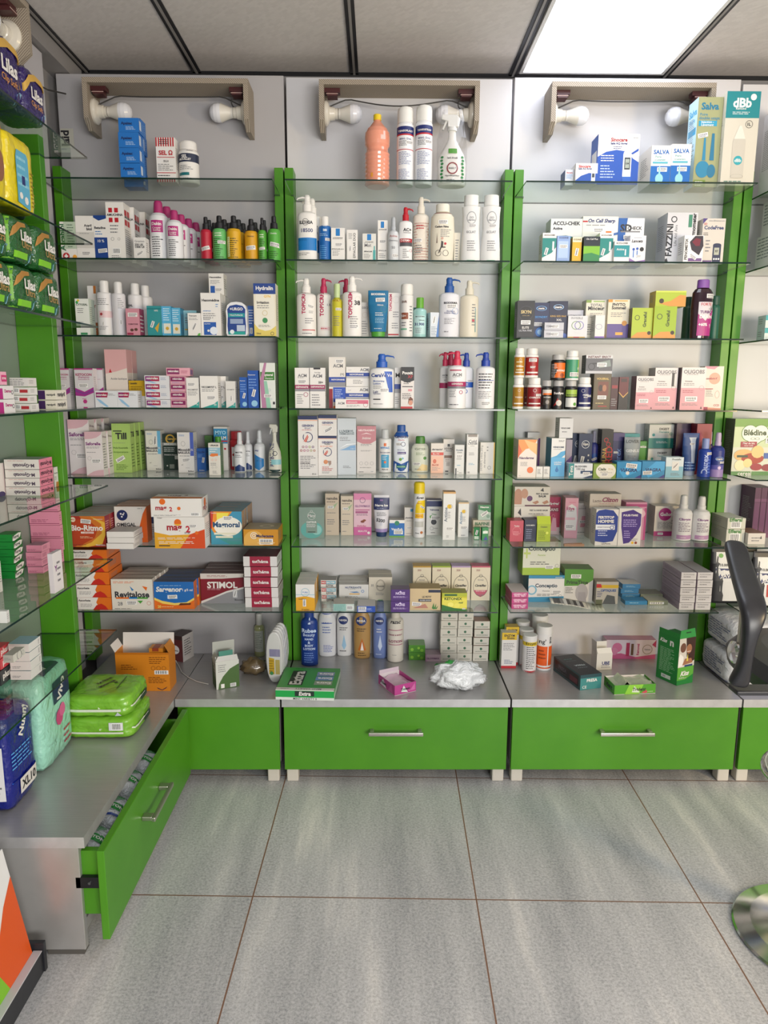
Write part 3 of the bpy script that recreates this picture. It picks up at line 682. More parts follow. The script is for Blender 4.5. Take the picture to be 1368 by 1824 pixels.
C(1152, 1328, 475, '#c9c3b4', [('r', 0, .72, 1, 1, '#1b7f86'), ('T', .47, .88, .55, 'dBb', W), ('d', .79, .94, .09, W, 14), ('t', .44, .82, .3, 'Remond', W), ('l', .2, .755, .9, .79, 2, W), ('o', .72, .655, .11, '#5f5c55', .14), ('T', .72, .655, .1, '1L', K),
  ('p', '#bdb7aa', .28, .08, .66, .08, .66, .48, .55, .6, .5, .64, .44, .64, .4, .6, .28, .48), ('o', .47, .1, .19, '#7d786e', .05, .3), ('l', .1, .03, .85, .06, 1, '#4e7a6c'), ('p', '#d5d0c4', .3, .5, .64, .5, .55, .6, .5, .64, .44, .64, .4, .6), ('d', .47, .27, .13, '#2f9aa4'), ('t', .47, .27, .2, 'dBb', W)], 'tall cream and teal baby bottle carton', d=.07)
C(1420, 1560, 560, '#d6d4d6', [LN(.1, .3, .9, .7, 5)], 'pale wrapped pack at the photo\'s right edge', d=.08, place='top shelf of far right bay', Y=2.5)
# --- second shelves
shelf('left', 1, .03); zoom(90, 320, .29971)
C(62, 155, 250, W, [('T', .13, .58, .72, 'Ascabiol', '#2d6b45', 90), ('r', .25, .28, 1, 1, '#b4c4b0'), ('l', .45, .3, .95, .95, 9, '#56705c'), ('d', .3, .08, .22, RD, 14), ('p', '#f0f0f0', .18, .06, .42, .06, .42, .1, .18, .1), ('p', '#f0f0f0', .26, .02, .34, .02, .34, .14, .26, .14), ('d', .85, .06, .14, '#e8a23a')], 'pale green carton with sideways title and red badge', d=.05)
C(150, 257, 215, W, [('T', .68, .78, .42, 'Acaril', K), ('T', .75, .7, .3, 'biol', K), ('r', 0, .26, 1, .63, '#cdcac5'), ('s', .5, .14, .5), LN(.2, .58, .8, .61, 1)], 'white carton with short two-line black title', d=.05)
C(254, 331, 212, W, [('r', 0, 0, 1, .5, '#1c3f84'), ('p', '#1c3f84', 0, 1, 1, 1, 1, .93, .4, .88, 0, .95), ('T', .48, .72, .86, 'Betadine', K), LN(.1, .55, .8, .66, 2, c=BL), ('t', .5, .42, .5, '10 %', W), ('s', .6, .2, .7, .1)], 'navy and white antiseptic carton', d=.05)
amu = [('r', .15+.33*i, .82-.34*j*0-.17*j, .36+.33*i, .9-.17*j, RD) for i in range(2) for j in range(2)]
C(316, 422, 133, W, amu+[('T', .5, .78, .9, 'AMUCHINA', K, dict(maxh=.05)), ('t', .5, .705, .06, '5', RD), LN(.2, .45, .85, .62, 3), ('o', .3, .36, .09, K), ('o', .66, .36, .07, K), ('b', .28, .1, .72, .2), LN(.2, .02, .8, .08, 2)]+[('R', [('r', .1+.4*i, .78-.17*j, .42+.4*i, .88-.17*j, RD) for i in range(2) for j in range(2)]+[('T', .5, .76, .8, 'AMUCHINA', K), ('l', .1, .1, .9, .55, 12, G)])],
  'white carton with four red squares', d=.062, n=3, sx=.016)
C(498, 570, 343, '#dedbd8', [('t', .5, .82, .8, 'Granion', G), ('T', .45, .66, .7, '250 UI/', K), ('T', .5, .55, .75, '1000 UI', K), ('s', .5, .25, .6, .5)], 'small white vial carton at the foot of the red-square cartons', d=.04, dy=.01)
dk = [('r', .2, .46, .82, .66, '#b02a78'), ('T', .5, .6, .5, 'Dakin', W), ('t', .5, .53, .45, 'Cooper', W), ('t', .5, .495, .4, 'Stabilisé', W), LN(.22, .05, .8, .4, 9, c=K)]
V(563, 676, 115, 'dak', '#dedfe2', '#a52a68', dk, 'tall white bottle with magenta cap and label', n=2, gap=.012, sx=.008)
V(662, 762, 172, 'dak', '#dedfe2', '#a52a68', dk, 'shorter white bottle with magenta cap', n=4, gap=.004, sx=.010, dy=.01)
cln = [('l', .15, .05, .85, .5, 10, '#223018'), ('s', .5, .28, .7, .15), ('l', .25, .52, .8, .62, 2, '#e8e6d8')]
for x0, x1, y, c, d_, l, n in ((880, 946, 215, '#b01c34', [('s', .5, .27, .75, .25)], 'small red bottle with black dropper cap', 3), (945, 1030, 206, '#5fae62', cln[:1]+cln[2:]+[('s', .7, .4, .5)], 'green bottle with black cap near the reds', 3),
  (1032, 1120, 206, '#d0a11c', cln[:1]+[('r', 0, .08, .28, .52, '#ddd8a0')], 'golden bottle with black cap, larger print panel', 3), (1143, 1224, 226, '#cf981b', [('s', .5, .3, .7, .1), ('t', .5, .57, .5, 'Cleomin', K)], 'golden bottle with a slanted white sticker', 2),
  (1230, 1280, 222, '#4c9a35', cln, 'narrow green bottle partly behind the end one', 2), (1275, 1352, 209, '#4fa03a', [('t', .5, .6, .5, 'Cleomin', W), ('s', .6, .35, .75, -.2), ('l', .15, .05, .85, .22, 4, '#204018')], 'green bottle with black cap beside the post', 1)):
    V(x0, x1, y, 'cone', c, BK, d_, l, n=n, gap=.006, sx=.006, bands=[(.0, .012, BK)])
shelf('middle', 1, .03); zoom(500, 320, .30702)
V(93, 206, 82, 'pump', '#e5e3df', W, [('T', .46, .58, .7, 'ILOXIA', K), ('o', .42, .585, .17, K, .12), ('t', .5, .46, .6, '18500', NV), ('r', .02, .16, .98, .35, BL), LN(.05, .3, .7, .34, 2, c='#0c5590'), LN(.05, .08, .7, .13, 2)], 'large white pump bottle with blue block', n=2, gap=.004, sx=.012)
V(217, 290, 208, 'widecap', '#0f5fa8', W, [('r', .38, .66, .68, .78, '#c8d6e4'), LN(.1, .55, .95, .62, 2, c='#9cc0e0'), ('s', .8, .48, .5), ('l', .1, .05, .7, .36, 7, '#5fa2d8')], 'blue translucent toner bottle with white cap')
lrp = [('r', .34, .76, .64, .98, BL), ('T', .5, .7, .8, 'LA ROCHE-POSAY', K, dict(maxh=.03)), LN(.1, .65, .9, .68, 1)]
C(292, 372, 280, W, lrp+[('s', .55, .5, .55), ('t', .48, .36, .86, 'EFFACLAR A.I+', K), LN(.1, .15, .8, .32, 4)], 'white carton with blue square and sticker', d=.055)
C(384, 446, 291, W, [('T', .28, .5, .8, 'EFFACLAR', K, 90, dict()) if 0 else ('t', .7, .5, .8, 'EFFACLAR DUO', K, 90), ('s', .3, .4, .5, 1.5), LN(.15, .7, .5, .9, 4)], 'white carton with vertical grey lettering', d=.05)
C(475, 553, 313, '#d9d8d2', lrp+[('t', .4, .58, .5, 'Mat', G), ('T', .42, .35, .6, 'EFFACLAR', K), LN(.1, .1, .6, .28, 4), ('r', .78, .03, .97, .4, '#4aa3a0'), ('r', .84, .4, .92, .55, '#4aa3a0')], 'pale carton with blue square and teal bottle picture', d=.05)
C(573, 630, 236, W, [('r', .3, .82, .64, .97, BL), ('T', .5, .78, .8, 'LA ROCHE', K), ('s', .5, .5, .7), ('t', .5, .28, .8, 'EFFACLAR', K), LN(.1, .1, .8, .22, 3)], 'taller white carton behind the silver-capped spray', d=.05, dy=.05)
V(625, 690, 211, 'spray', '#c9cccf', '#aeb2b8', [('t', .5, .56, .7, 'Avène', '#b07070'), ('t', .5, .46, .8, 'Cleanance', G), ('t', .5, .3, .3, '50', G), ('s', .7, .12, .6)], 'silver-grey spray bottle with metallic cap', dy=.02)
V(692, 772, 155, 'pump', '#e3e2e2', '#b51226', [('T', .62, .58, .6, 'AC+', K), ('t', .62, .525, .55, 'PURIFIANT', G), ('r', .08, .35, .98, .42, '#a31b2b'), ('t', .5, .385, .7, 'DERM+', W), ('r', .08, .28, .98, .35, '#4b4b50'), ('l', .3, .06, .75, .24, 5, G), ('o', .88, .2, .1, RD)], 'white bottle with bright red pump head', nz=1)
lat = [('d', .08+.1*i+.05*(j % 2), .05+.042*j, .03, '#a85a52', 6) for i in range(9) for j in range(14) if not (1.5 < i < 7.5 and 4 < j < 12)]
V(770, 864, 95, 'pump', '#ddd5c9', '#dcd4c8', lat+[LN(.2, .5, .75, .58, 2, c=RD), ('s', .3, .34, .5), LN(.15, .14, .7, .28, 4)], 'cream pump bottle with red dotted lattice', dy=.06, nz=1)
V(866, 1010, 133, 'squeeze', '#dcd5c4', '#e0dccf', [('s', .5, .68, .38), ('T', .45, .6, .55, 'Cadum Rêve', K), LN(.4, .42, .85, .56, 5), ('p', '#6b5750', .28, .32, .24, .32, .265, .5), ('o', .32, .15, .12, '#3b3530', .12), ('o', .62, .15, .12, '#3b3530', .12), ('p', '#3b3530', .32, .15, .42, .26, .6, .26, .62, .24, .45, .24, .36, .15), ('p', '#2c2622', .42, .24, .5, .24, .52, .34, .44, .36), ('d', .47, .4, .05, '#c9a090'), ('d', .6, .31, .05, RD)], 'cream oval bottle with a bicycle drawing', bands=[(.83, .845, '#7a3038')])
C(1014, 1048, 308, '#d9d3c4', [LN(.2, .1, .8, .8, 8)], 'narrow cream carton squeezed behind the oval bottle', d=.05, dy=.06)
ecl = [('o', .5, .66, .24, '#8c8f94', .1, 1.25), ('t', .5, .665, .2, 'GO', G), ('t', .5, .63, .34, 'clarins', G), ('s', .55, .545, .4), ('t', .5, .45, .45, 'ECLAT', G), LN(.3, .16, .75, .33, 5), ('r', .3, .01, .7, .03, '#8ab89a')]
V(1045, 1162, 85, 'waist', '#dcdcdb', '#e3e3e1', ecl, 'waisted white lotion bottle with silver ring, left of two', place='second middle shelf')
V(1160, 1279, 85, 'waist', '#dcdcdb', '#e3e3e1', ecl, 'waisted white lotion bottle with silver ring beside the post', place='second middle shelf')
shelf('right', 1, .03); zoom(900, 320, .34211)
C(240, 405, 203, '#d7dadb', [('T', .5, .9, .86, 'ACCU-CHEK', K), ('T', .22, .79, .3, 'Active', K), ('p', '#0d6f6b', 0, 0, 1, 0, 1, .5, .8, .6, .5, .64, 0, .62), LN(.05, .5, .6, .6, 2, c='#5fb0aa')], 'large teal and white test strip carton at the back', d=.07, dy=.08)
C(405, 590, 191, '#e2dfd9', [('r', .0, .88, .14, .91, RD), ('T', .53, .9, .76, 'On Call Sharp', '#23356e', dict(shear=.2)), LN(.1, .8, .95, .84, 1), ('s', .45, .72, .28), ('r', .66, .63, .82, .7, OR), ('p', '#3c66a5', 0, .35, .5, .6, 1, .68, 1, .63, .5, .55, 0, .3), LN(.1, .45, .6, .55, 2)], 'white carton with blue slanted title behind the small cartons', d=.07, dy=.08)
C(592, 727, 200, '#2a5ea6', [('p', '#e4e4e4', .35, 1, 1, 1, 1, 0, 0, .0, 0, .25, .25, .5), ('T', .3, .79, .45, 'SD', K), ('T', .64, .79, .56, 'CHECK', K), ('r', .1, .7, .85, .73, G), ('s', .4, .6, .36)], 'blue and white carton with dark title, tallest behind', d=.07, dy=.08)
ac = [('p', '#1b8079', 0, .12, .7, .3, 1, .5, 1, .82, 0, .82), ('T', .5, .92, .8, 'ACCU-CHEK', K), ('r', .72, .38, .85, .7, W), ('s', .3, .35, .5, 1.3)]
C(196, 268, 277, W, ac, 'small white and teal strip carton, leftmost in front', d=.05, dy=.01)
C(272, 340, 293, '#8aa3cf', [('T', .5, .93, .7, 'ICODINE', '#4a5680'), ('r', .1, .15, .85, .8, '#a9bfdd'), ('s', .5, .6, .6)], 'small periwinkle carton', d=.045, dy=.02)
C(352, 400, 299, '#dba92a', [('r', 0, .8, 1, 1, '#e8dfc0'), ('T', .5, .9, .8, 'IODINE', '#6b5a20'), ('s', .5, .4, .8, 1.4)], 'small golden yellow carton', d=.045, dy=.02)
C(412, 497, 296, '#78b32e', [('r', 0, .62, 1, 1, '#12202c'), ('t', .5, .9, .7, 'On Call Plus', W), ('p', '#2f7f4a', 0, 0, 1, 0, 1, .25, .5, .35, 0, .3)], 'small black and lime green carton', d=.06, dy=.01, side='#1a2c30')
C(499, 570, 277, W, ac, 'small white and teal strip carton right of the lime one', d=.05, dy=.02)
C(566, 645, 320, W, [('r', 0, .22, 1, .8, '#1b8890'), ('T', .5, .9, .8, 'ACCU-CHEK', K), ('t', .4, .6, .5, 'Active', W), ('r', .7, .3, .78, .6, W)], 'low square teal test strip carton', d=.05, dy=.005)
C(652, 735, 291, '#dcd9dc', [('T', .45, .8, .7, 'Lancets', K, dict(shear=.2)), LN(.25, .9, .8, .94, 1), ('d', .25, .5, .08, '#2b55a8'), ('r', .22, .2, .28, .45, '#3a76c0'), ('d', .48, .52, .08, '#2b55a8'), ('r', .45, .2, .51, .45, '#3a76c0'), ('d', .76, .5, .13, K), ('p', '#8d6fa8', 0, 0, 1, 0, 1, .12, .4, .05, 0, .18), ('s', .6, .25, .3)], 'small white lancet carton with two blue pins', d=.05)
C(870, 1030, 158, '#c9c8cb', [('T', .1, .47, .62, 'FAZZINI', K, 90), ('o', .22, .87, .1, K, .3), ('t', .3, .56, .4, 'Life Aid Airs', G, 90), ('r', .7, .72, .82, .96, '#3f7f66'), ('T', .88, .68, .62, 'Thermometer', K, 90), ('p', K, .0, .02, .1, .05, .06, .12, .0, .1)], 'tall grey thermometer carton with sideways titles', d=.085, dy=.02)
C(935, 1036, 290, W, [('T', .12, .48, .8, 'PENOMETIX', K, 90), ('p', '#2c2230', .28, .75, .55, .98, .95, .98, 1, .6, .8, .25, .4, .45), ('p', '#6c1830', .4, .75, .6, .9, .85, .85, .8, .6, .6, .6), ('r', .25, .02, .95, .14, '#6a4a80'), ('s', .5, .2, .4, -.6)], 'white carton with dark oximeter picture', d=.05, dy=.003)
C(1032, 1150, 202, '#c9c2b8', [('T', .5, .8, .86, 'CodeFree', '#35406a'), ('p', '#4a3a78', 0, 1, .2, 1, 0, .88), ('t', .6, .95, .7, 'www.sdbiosensor.com', G), ('t', .12, .88, .14, 'SD', RD), LN(.05, .62, .35, .7, 2, c=K), LN(.18, .25, .45, .55, 4), ('r', .52, .03, .88, .42, '#28304e'), ('d', .7, .42, .18, '#28304e', 16, .4), ('r', .58, .2, .8, .36, '#a9ab9c'), ('T', .69, .28, .14, '97', K), ('d', .6, .11, .04, W), ('d', .7, .11, .04, W), ('d', .8, .11, .04, W), ('r', 0, 0, .5, .08, '#6d5580')], 'tan glucose meter carton beside the green post', d=.06, dy=.04)
shelf('far right', 1, .06); zoom(1240, 290, .10415)
for z_, lb, yy in ((0, 'lower', 1250), (1, 'upper', 800)):
    w_ = .2
    o = carton_mb(w_, .112, .13, '#d9d4d2', [('r', .0, 0, .25, 1, '#e8dcdc'), ('d', .22, .45, .1, '#d8a48c', 16, 1), ('r', .1, .05, .34, .3, '#e4a8bc'), ('T', .16, .85, .2, 'Pla', NV), ('RL', []), ('L', [('l', .08, .3, .92, .95, 7, G)]), ('TT', [])]).build('carton', None, (1.42+.012*z_, 2.45, ZS[1]+.0004+.1125*z_), .0)
    tag(o, 'white carton with baby picture, %s of two, at the right photo edge' % lb, 'box')
# --- third shelves
shelf('left', 2, .03); zoom(100, 460, .29240)
C(112, 195, 246, '#dfe2dc', [('T', .5, .84, .86, 'CYTOSAL', '#22402c'), ('d', .15, .9, .1, '#3f9f55', 12), ('d', .25, .95, .08, '#d8c020', 12), LN(.15, .6, .8, .76, 3), LN(.2, .36, .75, .38, 1, c=K), ('r', .3, .02, .8, .08, '#3f8f60')], 'narrow white and green carton leftmost', d=.05, side='#cfdccf')
C(188, 240, 168, W, [('r', 0, .0, 1, .28, '#9a5a34'), ('r', .7, .85, 1, 1, '#b06a2c'), ('T', .5, .6, .8, 'CAT', '#a06050'), LN(.1, .05, .9, .25, 4, c='#d8b090')], 'white and brown carton behind the capped bottles', d=.05, dy=.09)
wb = [('l', .12, .7, .88, .76, 2, G), ('l', .15, .4, .85, .62, 7, K), ('r', .2, .34, .8, .42, '#d8c4c8'), ('l', .2, .08, .8, .28, 5, G)]
V(224, 318, 132, 'widecap', '#dcdadb', '#e0dedd', [('l', .12, .55, .88, .68, 4, G), ('r', .25, .33, .98, .45, '#d9bcc0'), ('d', .4, .39, .09, '#a0343c'), ('s', .5, .22, .25, 1.5), LN(.2, .1, .8, .18, 3)], 'white bottle with pink label panel, leftmost of the capped ones')
V(318, 400, 140, 'widecap', '#d6d4d8', '#dedcdc', [('s', .75, .25, .35, 1.57), ('l', .6, .5, .95, .7, 6, G)], 'plain white capped bottle, second from left')
V(362, 402, 150, 'widecap', '#d6d4d8', '#dedcdc', [], 'white capped bottle behind, mostly hidden', dy=.1)
V(400, 490, 142, 'widecap', '#dad8da', '#dedcdc', [('T', .25, .58, .45, 'TEAL', K), LN(.1, .2, .4, .35, 3)], 'white capped bottle above the pink carton', n=2, sx=.018, gap=.01)
pkc = [('s', .5, .77, .7), ('T', .5, .42, .7, 'CLIMATONE', '#4a2030'), ('d', .4, .2, .13, '#5a3a30', 12, .8), ('d', .7, .22, .13, '#5a3a30', 12, .8), ('r', .05, .02, .5, .1, '#9a3050')]
C(422, 505, 306, '#c98a98', pkc+[('RL', []), ('R', [('r', 0, 0, 1, 1, '#a3456a'), ('l', .1, .1, .9, .8, 5, W)])], 'pink carton with seed pictures', d=.045, n=3, dy=.01, side='#8e2f55', sx=.007)
te = [('s', .35, .38, .45, 1.2), ('p', '#c9a03a', .5, .25, .85, .45, .7, .1), ('t', .65, .84, .25, 'HFS', W), ('r', 0, .88, 1, .92, '#1d7378'), ('R', [('r', 0, 0, 1, 1, '#4f9fc4'), ('r', .1, .1, .9, .42, '#d8d6c8'), ('l', .1, .5, .9, .9, 6, '#c9e0ea')])]
C(552, 640, 290, '#2f8b90', te, 'teal carton with yellow corner', d=.05, dy=.01, side='#4f9fc4')
C(645, 698, 292, '#55a7cc', [('l', .1, .5, .9, .95, 6, '#d4e6ee'), ('r', .1, .08, .9, .42, '#d8d6c8'), ('d', .5, .25, .2, '#c9a03a', 10)], 'light blue carton against the teal one', d=.05, dy=.02, side='#3b88ac')
C(702, 755, 302, '#55a7cc', [('l', .1, .5, .9, .95, 6, '#d4e6ee'), ('r', .1, .08, .9, .42, '#d8d6c8'), ('d', .5, .25, .2, '#c9a03a', 10)], 'light blue carton, last of the small blue ones', d=.05, dy=.025, side='#3b88ac')
C(765, 845, 318, '#8fc3cf', [('t', .5, .85, .6, 'FORMULA', '#2a6f80'), LN(.1, .5, .8, .75, 3), ('r', .05, .25, .5, .3, '#d0a83a')], 'pale blue carton behind the small white one', d=.05, dy=.06)
C(800, 878, 334, W, [('T', .4, .88, .6, 'Travocort', K), LN(.1, .68, .8, .8, 2), ('s', .5, .4, .6, 1.1), ('p', '#5fb04a', .7, 0, .95, 0, .95, .12, .8, .1)], 'small white carton with upright barcode sticker', d=.045, dy=.005)
hx = [('T', .5, .83, .88, 'Hexomédine', K), ('l', .75, .66, .9, .76, 2, BL), ('T', .3, .58, .4, 'ANTISEPTIQUE', BL), LN(.1, .4, .75, .54, 3), ('s', .3, .41, .5), ('r', .12, .02, .75, .32, '#2458a8'), ('d', .62, .12, .2, '#dfe6f0', 14), ('d', .35, .12, .06, W, 10), ('T', .3, .28, .3, 'SOLUTION', W)]
C(878, 998, 211, W, hx, 'white antiseptic carton with blue picture block', d=.07, n=2, dy=.01)
X_, w_, Y_, h_, z_ = CTX['last']
C(928, 1018, 92, W, [('T', .45, .82, .8, 'Hexomédine', K), LN(.1, .5, .8, .7, 4), ('r', .1, .05, .4, .42, '#2458a8'), ('s', .65, .25, .5)], 'small white antiseptic carton perched on the larger one', d=.055, z=z_+h_+.0004, Y=Y_+.055)
V(1030, 1162, 265, 'squeeze', '#e2e2e4', '#e2e2e4', [('r', .1, .03, .9, .8, '#1c3f86'), ('T', .5, .76, .7, '+URGO', W), ('r', .12, .56, .88, .66, '#1d8f96'), ('t', .5, .61, .6, 'MULTI-PACK', W), ('r', .3, .15, .9, .38, '#b8c4d4'), ('r', .2, .42, .8, .52, '#8fa0bc'), ('r', .1, .03, .9, .12, '#1f9a90'), ('d', .25, .1, .1, '#dfe8ea')], 'rounded white plaster box with navy label', cat='box', name='plaster_box', ey=.5) if 0 else None
t = thing('plaster_box'); X_, w_, Y_, h_ = where(1030, 1162, 265, None, .01, CTX['z']); t.location = (X_, Y_, CTX['z'])
out = [(-.44, 0), (.44, 0), (.5, .08), (.47, .5), (.49, .72), (.42, .9), (.25, .98), (0, 1), (-.25, .98), (-.42, .9), (-.49, .72), (-.47, .5), (-.5, .08)]
mb = MB().prism([(a*w_, b*h_) for a, b in out], '#e0e1e4', .035, 'y', 0); f = Face(mb, w_, h_, lambda a, b, o: (a, -o, b))
f.draw([('p', '#1c3f86', .1, .04, .9, .04, .93, .3, .9, .6, .92, .78, .8, .88, .5, .92, .2, .88, .08, .78, .1, .6, .07, .3), ('T', .5, .79, .6, '+URGO', W), ('r', .12, .55, .88, .67, '#1d8f96'), ('t', .5, .61, .6, 'MULTI-PACK', W), ('r', .5, .14, .88, .32, '#b8c4d4'), ('r', .2, .36, .8, .5, '#8fa0bc'), ('r', .12, .04, .88, .13, '#1f9a90'), ('d', .28, .12, .1, '#dfe8ea')])
mb.build('case', t, bevel=.003); tag(t, 'rounded white plaster box with navy label, third shelf of left bay', 'box')
C(1166, 1205, 290, '#2a5aa8', [('l', .1, .4, .9, .9, 6, '#cfd8ea'), ('s', .5, .2, .9, 1.57)], 'narrow blue carton beside the plaster box', d=.05, dy=.05)
C(1200, 1335, 153, '#e0d9c4', [('r', 0, .8, 1, 1, '#1f3f86'), ('T', .5, .9, .78, 'Hydralin', W), ('p', '#e4e0d2', .05, .16, .5, .06, .93, .16, .96, .6, .9, .8, .1, .8, .04, .6), ('T', .62, .755, .3, 'GYN', YL), ('p', '#d8c465', 0, 0, 1, 0, 1, .2, .75, .12, .5, .1, .2, .14, 0, .24), ('T', .42, .64, .55, 'Irritation', K), LN(.15, .52, .85, .6, 2), ('o', .5, .44, .12, '#c8b070'), ('d', .5, .3, .12, '#3f8a58', 16), LN(.2, .17, .8, .22, 2), ('t', .2, .05, .2, '50ml', K), ('o', .82, .05, .08, K, .2)], 'cream and navy intimate wash carton by the post', d=.06, dy=.01)
shelf('middle', 2, .03); zoom(500, 460, .29971)
top_d = [('T', .38, .60, .42, 'TOPICREM', '#b01f52', 90), ('s', .75, .52, .34, -.3), LN(.65, .4, .95, .45, 2), LN(.45, .22, .9, .33, 3), ('r', .3, .11, .95, .125, RD), LN(.3, .04, .85, .08, 1)]
V(95, 211, 115, 'pump', '#dfdcd8', '#e0ddd9', top_d, 'white pump bottle with vertical crimson name, leftmost')
V(212, 300, 115, 'pump', '#dfdcd8', '#b52a55', [('T', .38, .58, .45, 'TOPICREM', '#b01f52', 90), ('t', .85, .55, .2, '1.5', NV), ('r', .3, .12, .95, .18, '#d8c0c4'), LN(.3, .13, .9, .17, 1, c=RD)], 'white bottle with crimson pump, second from left', dy=.05, nz=1)
V(295, 362, 148, 'round', mat('#c3bb32', .12, 0, .6, name='yellow_oil'), '#bccf9a', [('t', .5, .68, .6, 'HUILE', '#a07020'), ('s', .65, .52, .5), LN(.2, .2, .8, .4, 5)], 'clear yellow oil bottle with pale green cap', dy=.02)
V(346, 428, 118, 'pump', '#dfdcd8', '#b52a55', [], 'white bottle with crimson pump behind the large one', dy=.12)
V(362, 478, 103, 'pump', '#dfdcd8', '#e0ddd9', [('T', .42, .52, .44, 'TOPICREM', '#b01f52', 90), ('o', .82, .62, .14, '#c4c0bc', .08), ('T', .78, .56, .3, '38', K), LN(.4, .2, .95, .35, 4), ('s', .6, .17, .5)], 'large white pump bottle with handwritten price', nz=1, dy=.01)
C(478, 524, 262, '#d9d3cc', [('t', .5, .85, .8, 'SIBO', G), ('o', .5, .65, .35, '#c8b8a8', .1), LN(.1, .1, .8, .5, 6)], 'white carton tucked right of the large pump bottle', d=.05, dy=.08)
TUBE(528, 649, 187, '#156a96', '#4f9f3a', [('T', .5, .92, .7, 'BIODERMA', W), ('s', .6, .8, .45, .05), ('t', .6, .69, .3, 'Sébium', W), LN(.35, .45, .8, .54, 2, c=W), LN(.35, .3, .8, .42, 4, c='#9cc4d8'), LN(.3, .17, .8, .2, 1, c=W), ('o', .78, .6, .16, '#3f8f8a', .1)], 'deep blue squeeze tube standing on its green cap')
C(643, 713, 206, '#dfdcd9', [('T', .2, .78, .38, 'TOPICREM', '#b01f52', 90), ('o', .65, .85, .28, '#b8b4b4', .06), LN(.4, .45, .9, .6, 3), LN(.3, .2, .9, .35, 3), ('r', 0, .06, .9, .09, RD)], 'white carton with vertical crimson name', d=.06, dy=.06)
V(708, 787, 148, 'aero', '#dddad7', '#e3e0db', [('T', .3, .66, .4, 'SVR', '#6b4a3a'), ('r', 0, .34, .6, .46, '#8a4a30'), ('t', .25, .4, .36, '50+', W), ('l', .7, .1, .95, .6, 9, G), LN(.1, .2, .5, .3, 2), ('r', .05, .14, .5, .17, '#6fb090')], 'white spray can with brown label patch', cat='spray can', name='spray_can')
C(784, 806, 290, '#3b8f90', [('r', 0, .3, 1, .45, '#b0305a')], 'narrow teal carton hidden behind the spray can', d=.04, dy=.06)
V(800, 880, 230, 'round', mat('#9cc9c6', .15, 0, .5, name='clear_micellar_water'), '#5f9f2f', [('r', .1, .08, .9, .55, '#b5d6d6'), ('t', .5, .52, .7, 'BIODERMA', K), ('t', .6, .43, .4, 'Sébium', K), ('T', .45, .33, .7, '31.900', NV), LN(.15, .1, .8, .25, 4)], 'small clear turquoise bottle with lime green cap')
C(885, 938, 322, '#c9d0d8', [('s', .45, .7, .8, 1.4), ('l', .1, .08, .9, .45, 6, '#7a8a9a'), ('p', '#3f75b8', .7, 0, 1, 0, 1, .9, .85, .5)], 'small leaning white and blue carton', d=.045, rz=.25)
V(945, 1068, 110, 'pump', '#d6d6dc', '#1c4f96', [('T', .55, .575, .66, 'BIODERMA', K), ('s', .6, .52, .5), ('t', .55, .44, .4, 'Atoderm', NV), ('t', .52, .41, .55, 'Crème Ultra', NV), ('o', .78, .44, .16, '#5080b8', .08), LN(.25, .22, .8, .33, 5), ('t', .35, .1, .2, '500 ml', K)], 'white pump bottle with royal blue pump head', nz=1)
V(1066, 1176, 128, 'pump', '#d2cbb9', '#cfc9b8', [('d', .7, .3, .08, '#b03a50', 10), ('l', .62, .2, .85, .6, 8, G), ('s', .8, .5, .2, .8), ('p', '#7fa09c', .8, .1, .86, .1, .84, .5, .8, .55)], 'cream pump bottle with butterfly decoration', nz=1)
shelf('right', 2, .03); zoom(890, 460, .34942)
C(95, 183, 216, '#1c1c22', [('o', .5, .66, .42, '#3a3a44', .05, 1), ('d', .5, .66, .38, '#101014', 20), ('T', .5, .7, .6, 'SKYN', '#c9b27a'), ('t', .5, .6, .4, 'EXTRA LUBE', '#a08a5a'), ('s', .5, .42, .55), ('t', .5, .28, .4, 'ELITE', W), ('t', .5, .2, .75, 'ULTRA FINE', '#c0c0c8')], 'black condom carton with gold lettering in a circle', d=.05)
C(183, 262, 223, '#18234c', [('o', .5, .84, .34, '#7fb0e0', .14, .45), ('T', .5, .84, .4, 'manix', W), ('t', .5, .6, .8, 'SKYNDRY', '#3f8fd0'), ('s', .3, .4, .55), ('d', .45, .18, .3, '#2f6fb8', 16), ('d', .45, .18, .18, '#9cc4ea', 12)], 'navy condom carton with blue swirl', d=.05)
C(262, 357, 215, '#10183a', [('o', .5, .84, .28, '#9cc0e8', .14, .5), ('T', .5, .84, .4, 'manix', W), ('t', .5, .6, .86, 'KING SIZE MAX', '#c9a04a'), ('t', .55, .5, .3, 'XXL', W), ('p', '#2c4f9c', 0, .1, .5, .2, 1, .12, 1, 0, 0, 0)], 'dark navy condom carton beside the silver packs', d=.05)
C(346, 440, 262, '#c4c4cc', [('t', .5, .8, .8, 'INTIMATE', G)], 'silver-grey carton behind the heart one', d=.05, dy=.07)
C(370, 470, 290, '#cfcfd2', [('t', .45, .9, .6, 'INVISIBLE', G), ('o', .42, .58, .24, '#6f8f5a', .14, .9), ('o', .58, .58, .24, '#7a6fb0', .14, .9), ('p', '#cfcfd2', .3, .35, .7, .35, .5, .2), ('r', 0, 0, .9, .08, '#c8a050'), ('r', .3, 0, .6, .08, '#c05050')], 'pale carton with rainbow heart outline', d=.045, dy=.015)
C(490, 538, 290, '#d2d2d0', [('o', .4, .5, .35, '#8a8aa8', .12, .8), ('r', 0, 0, 1, .08, '#7a5ab0')], 'pale carton with partial heart, beside the rainbow one', d=.045, dy=.02)
STACK(228, 326, [328, 360, 394], '#b9b9c0', [('s', .55, .5, .4), ('t', .3, .5, .4, 'FEMME', G)], 'flat silver test carton', d=.04, dy=.006, jit=.002, pos=' at left')
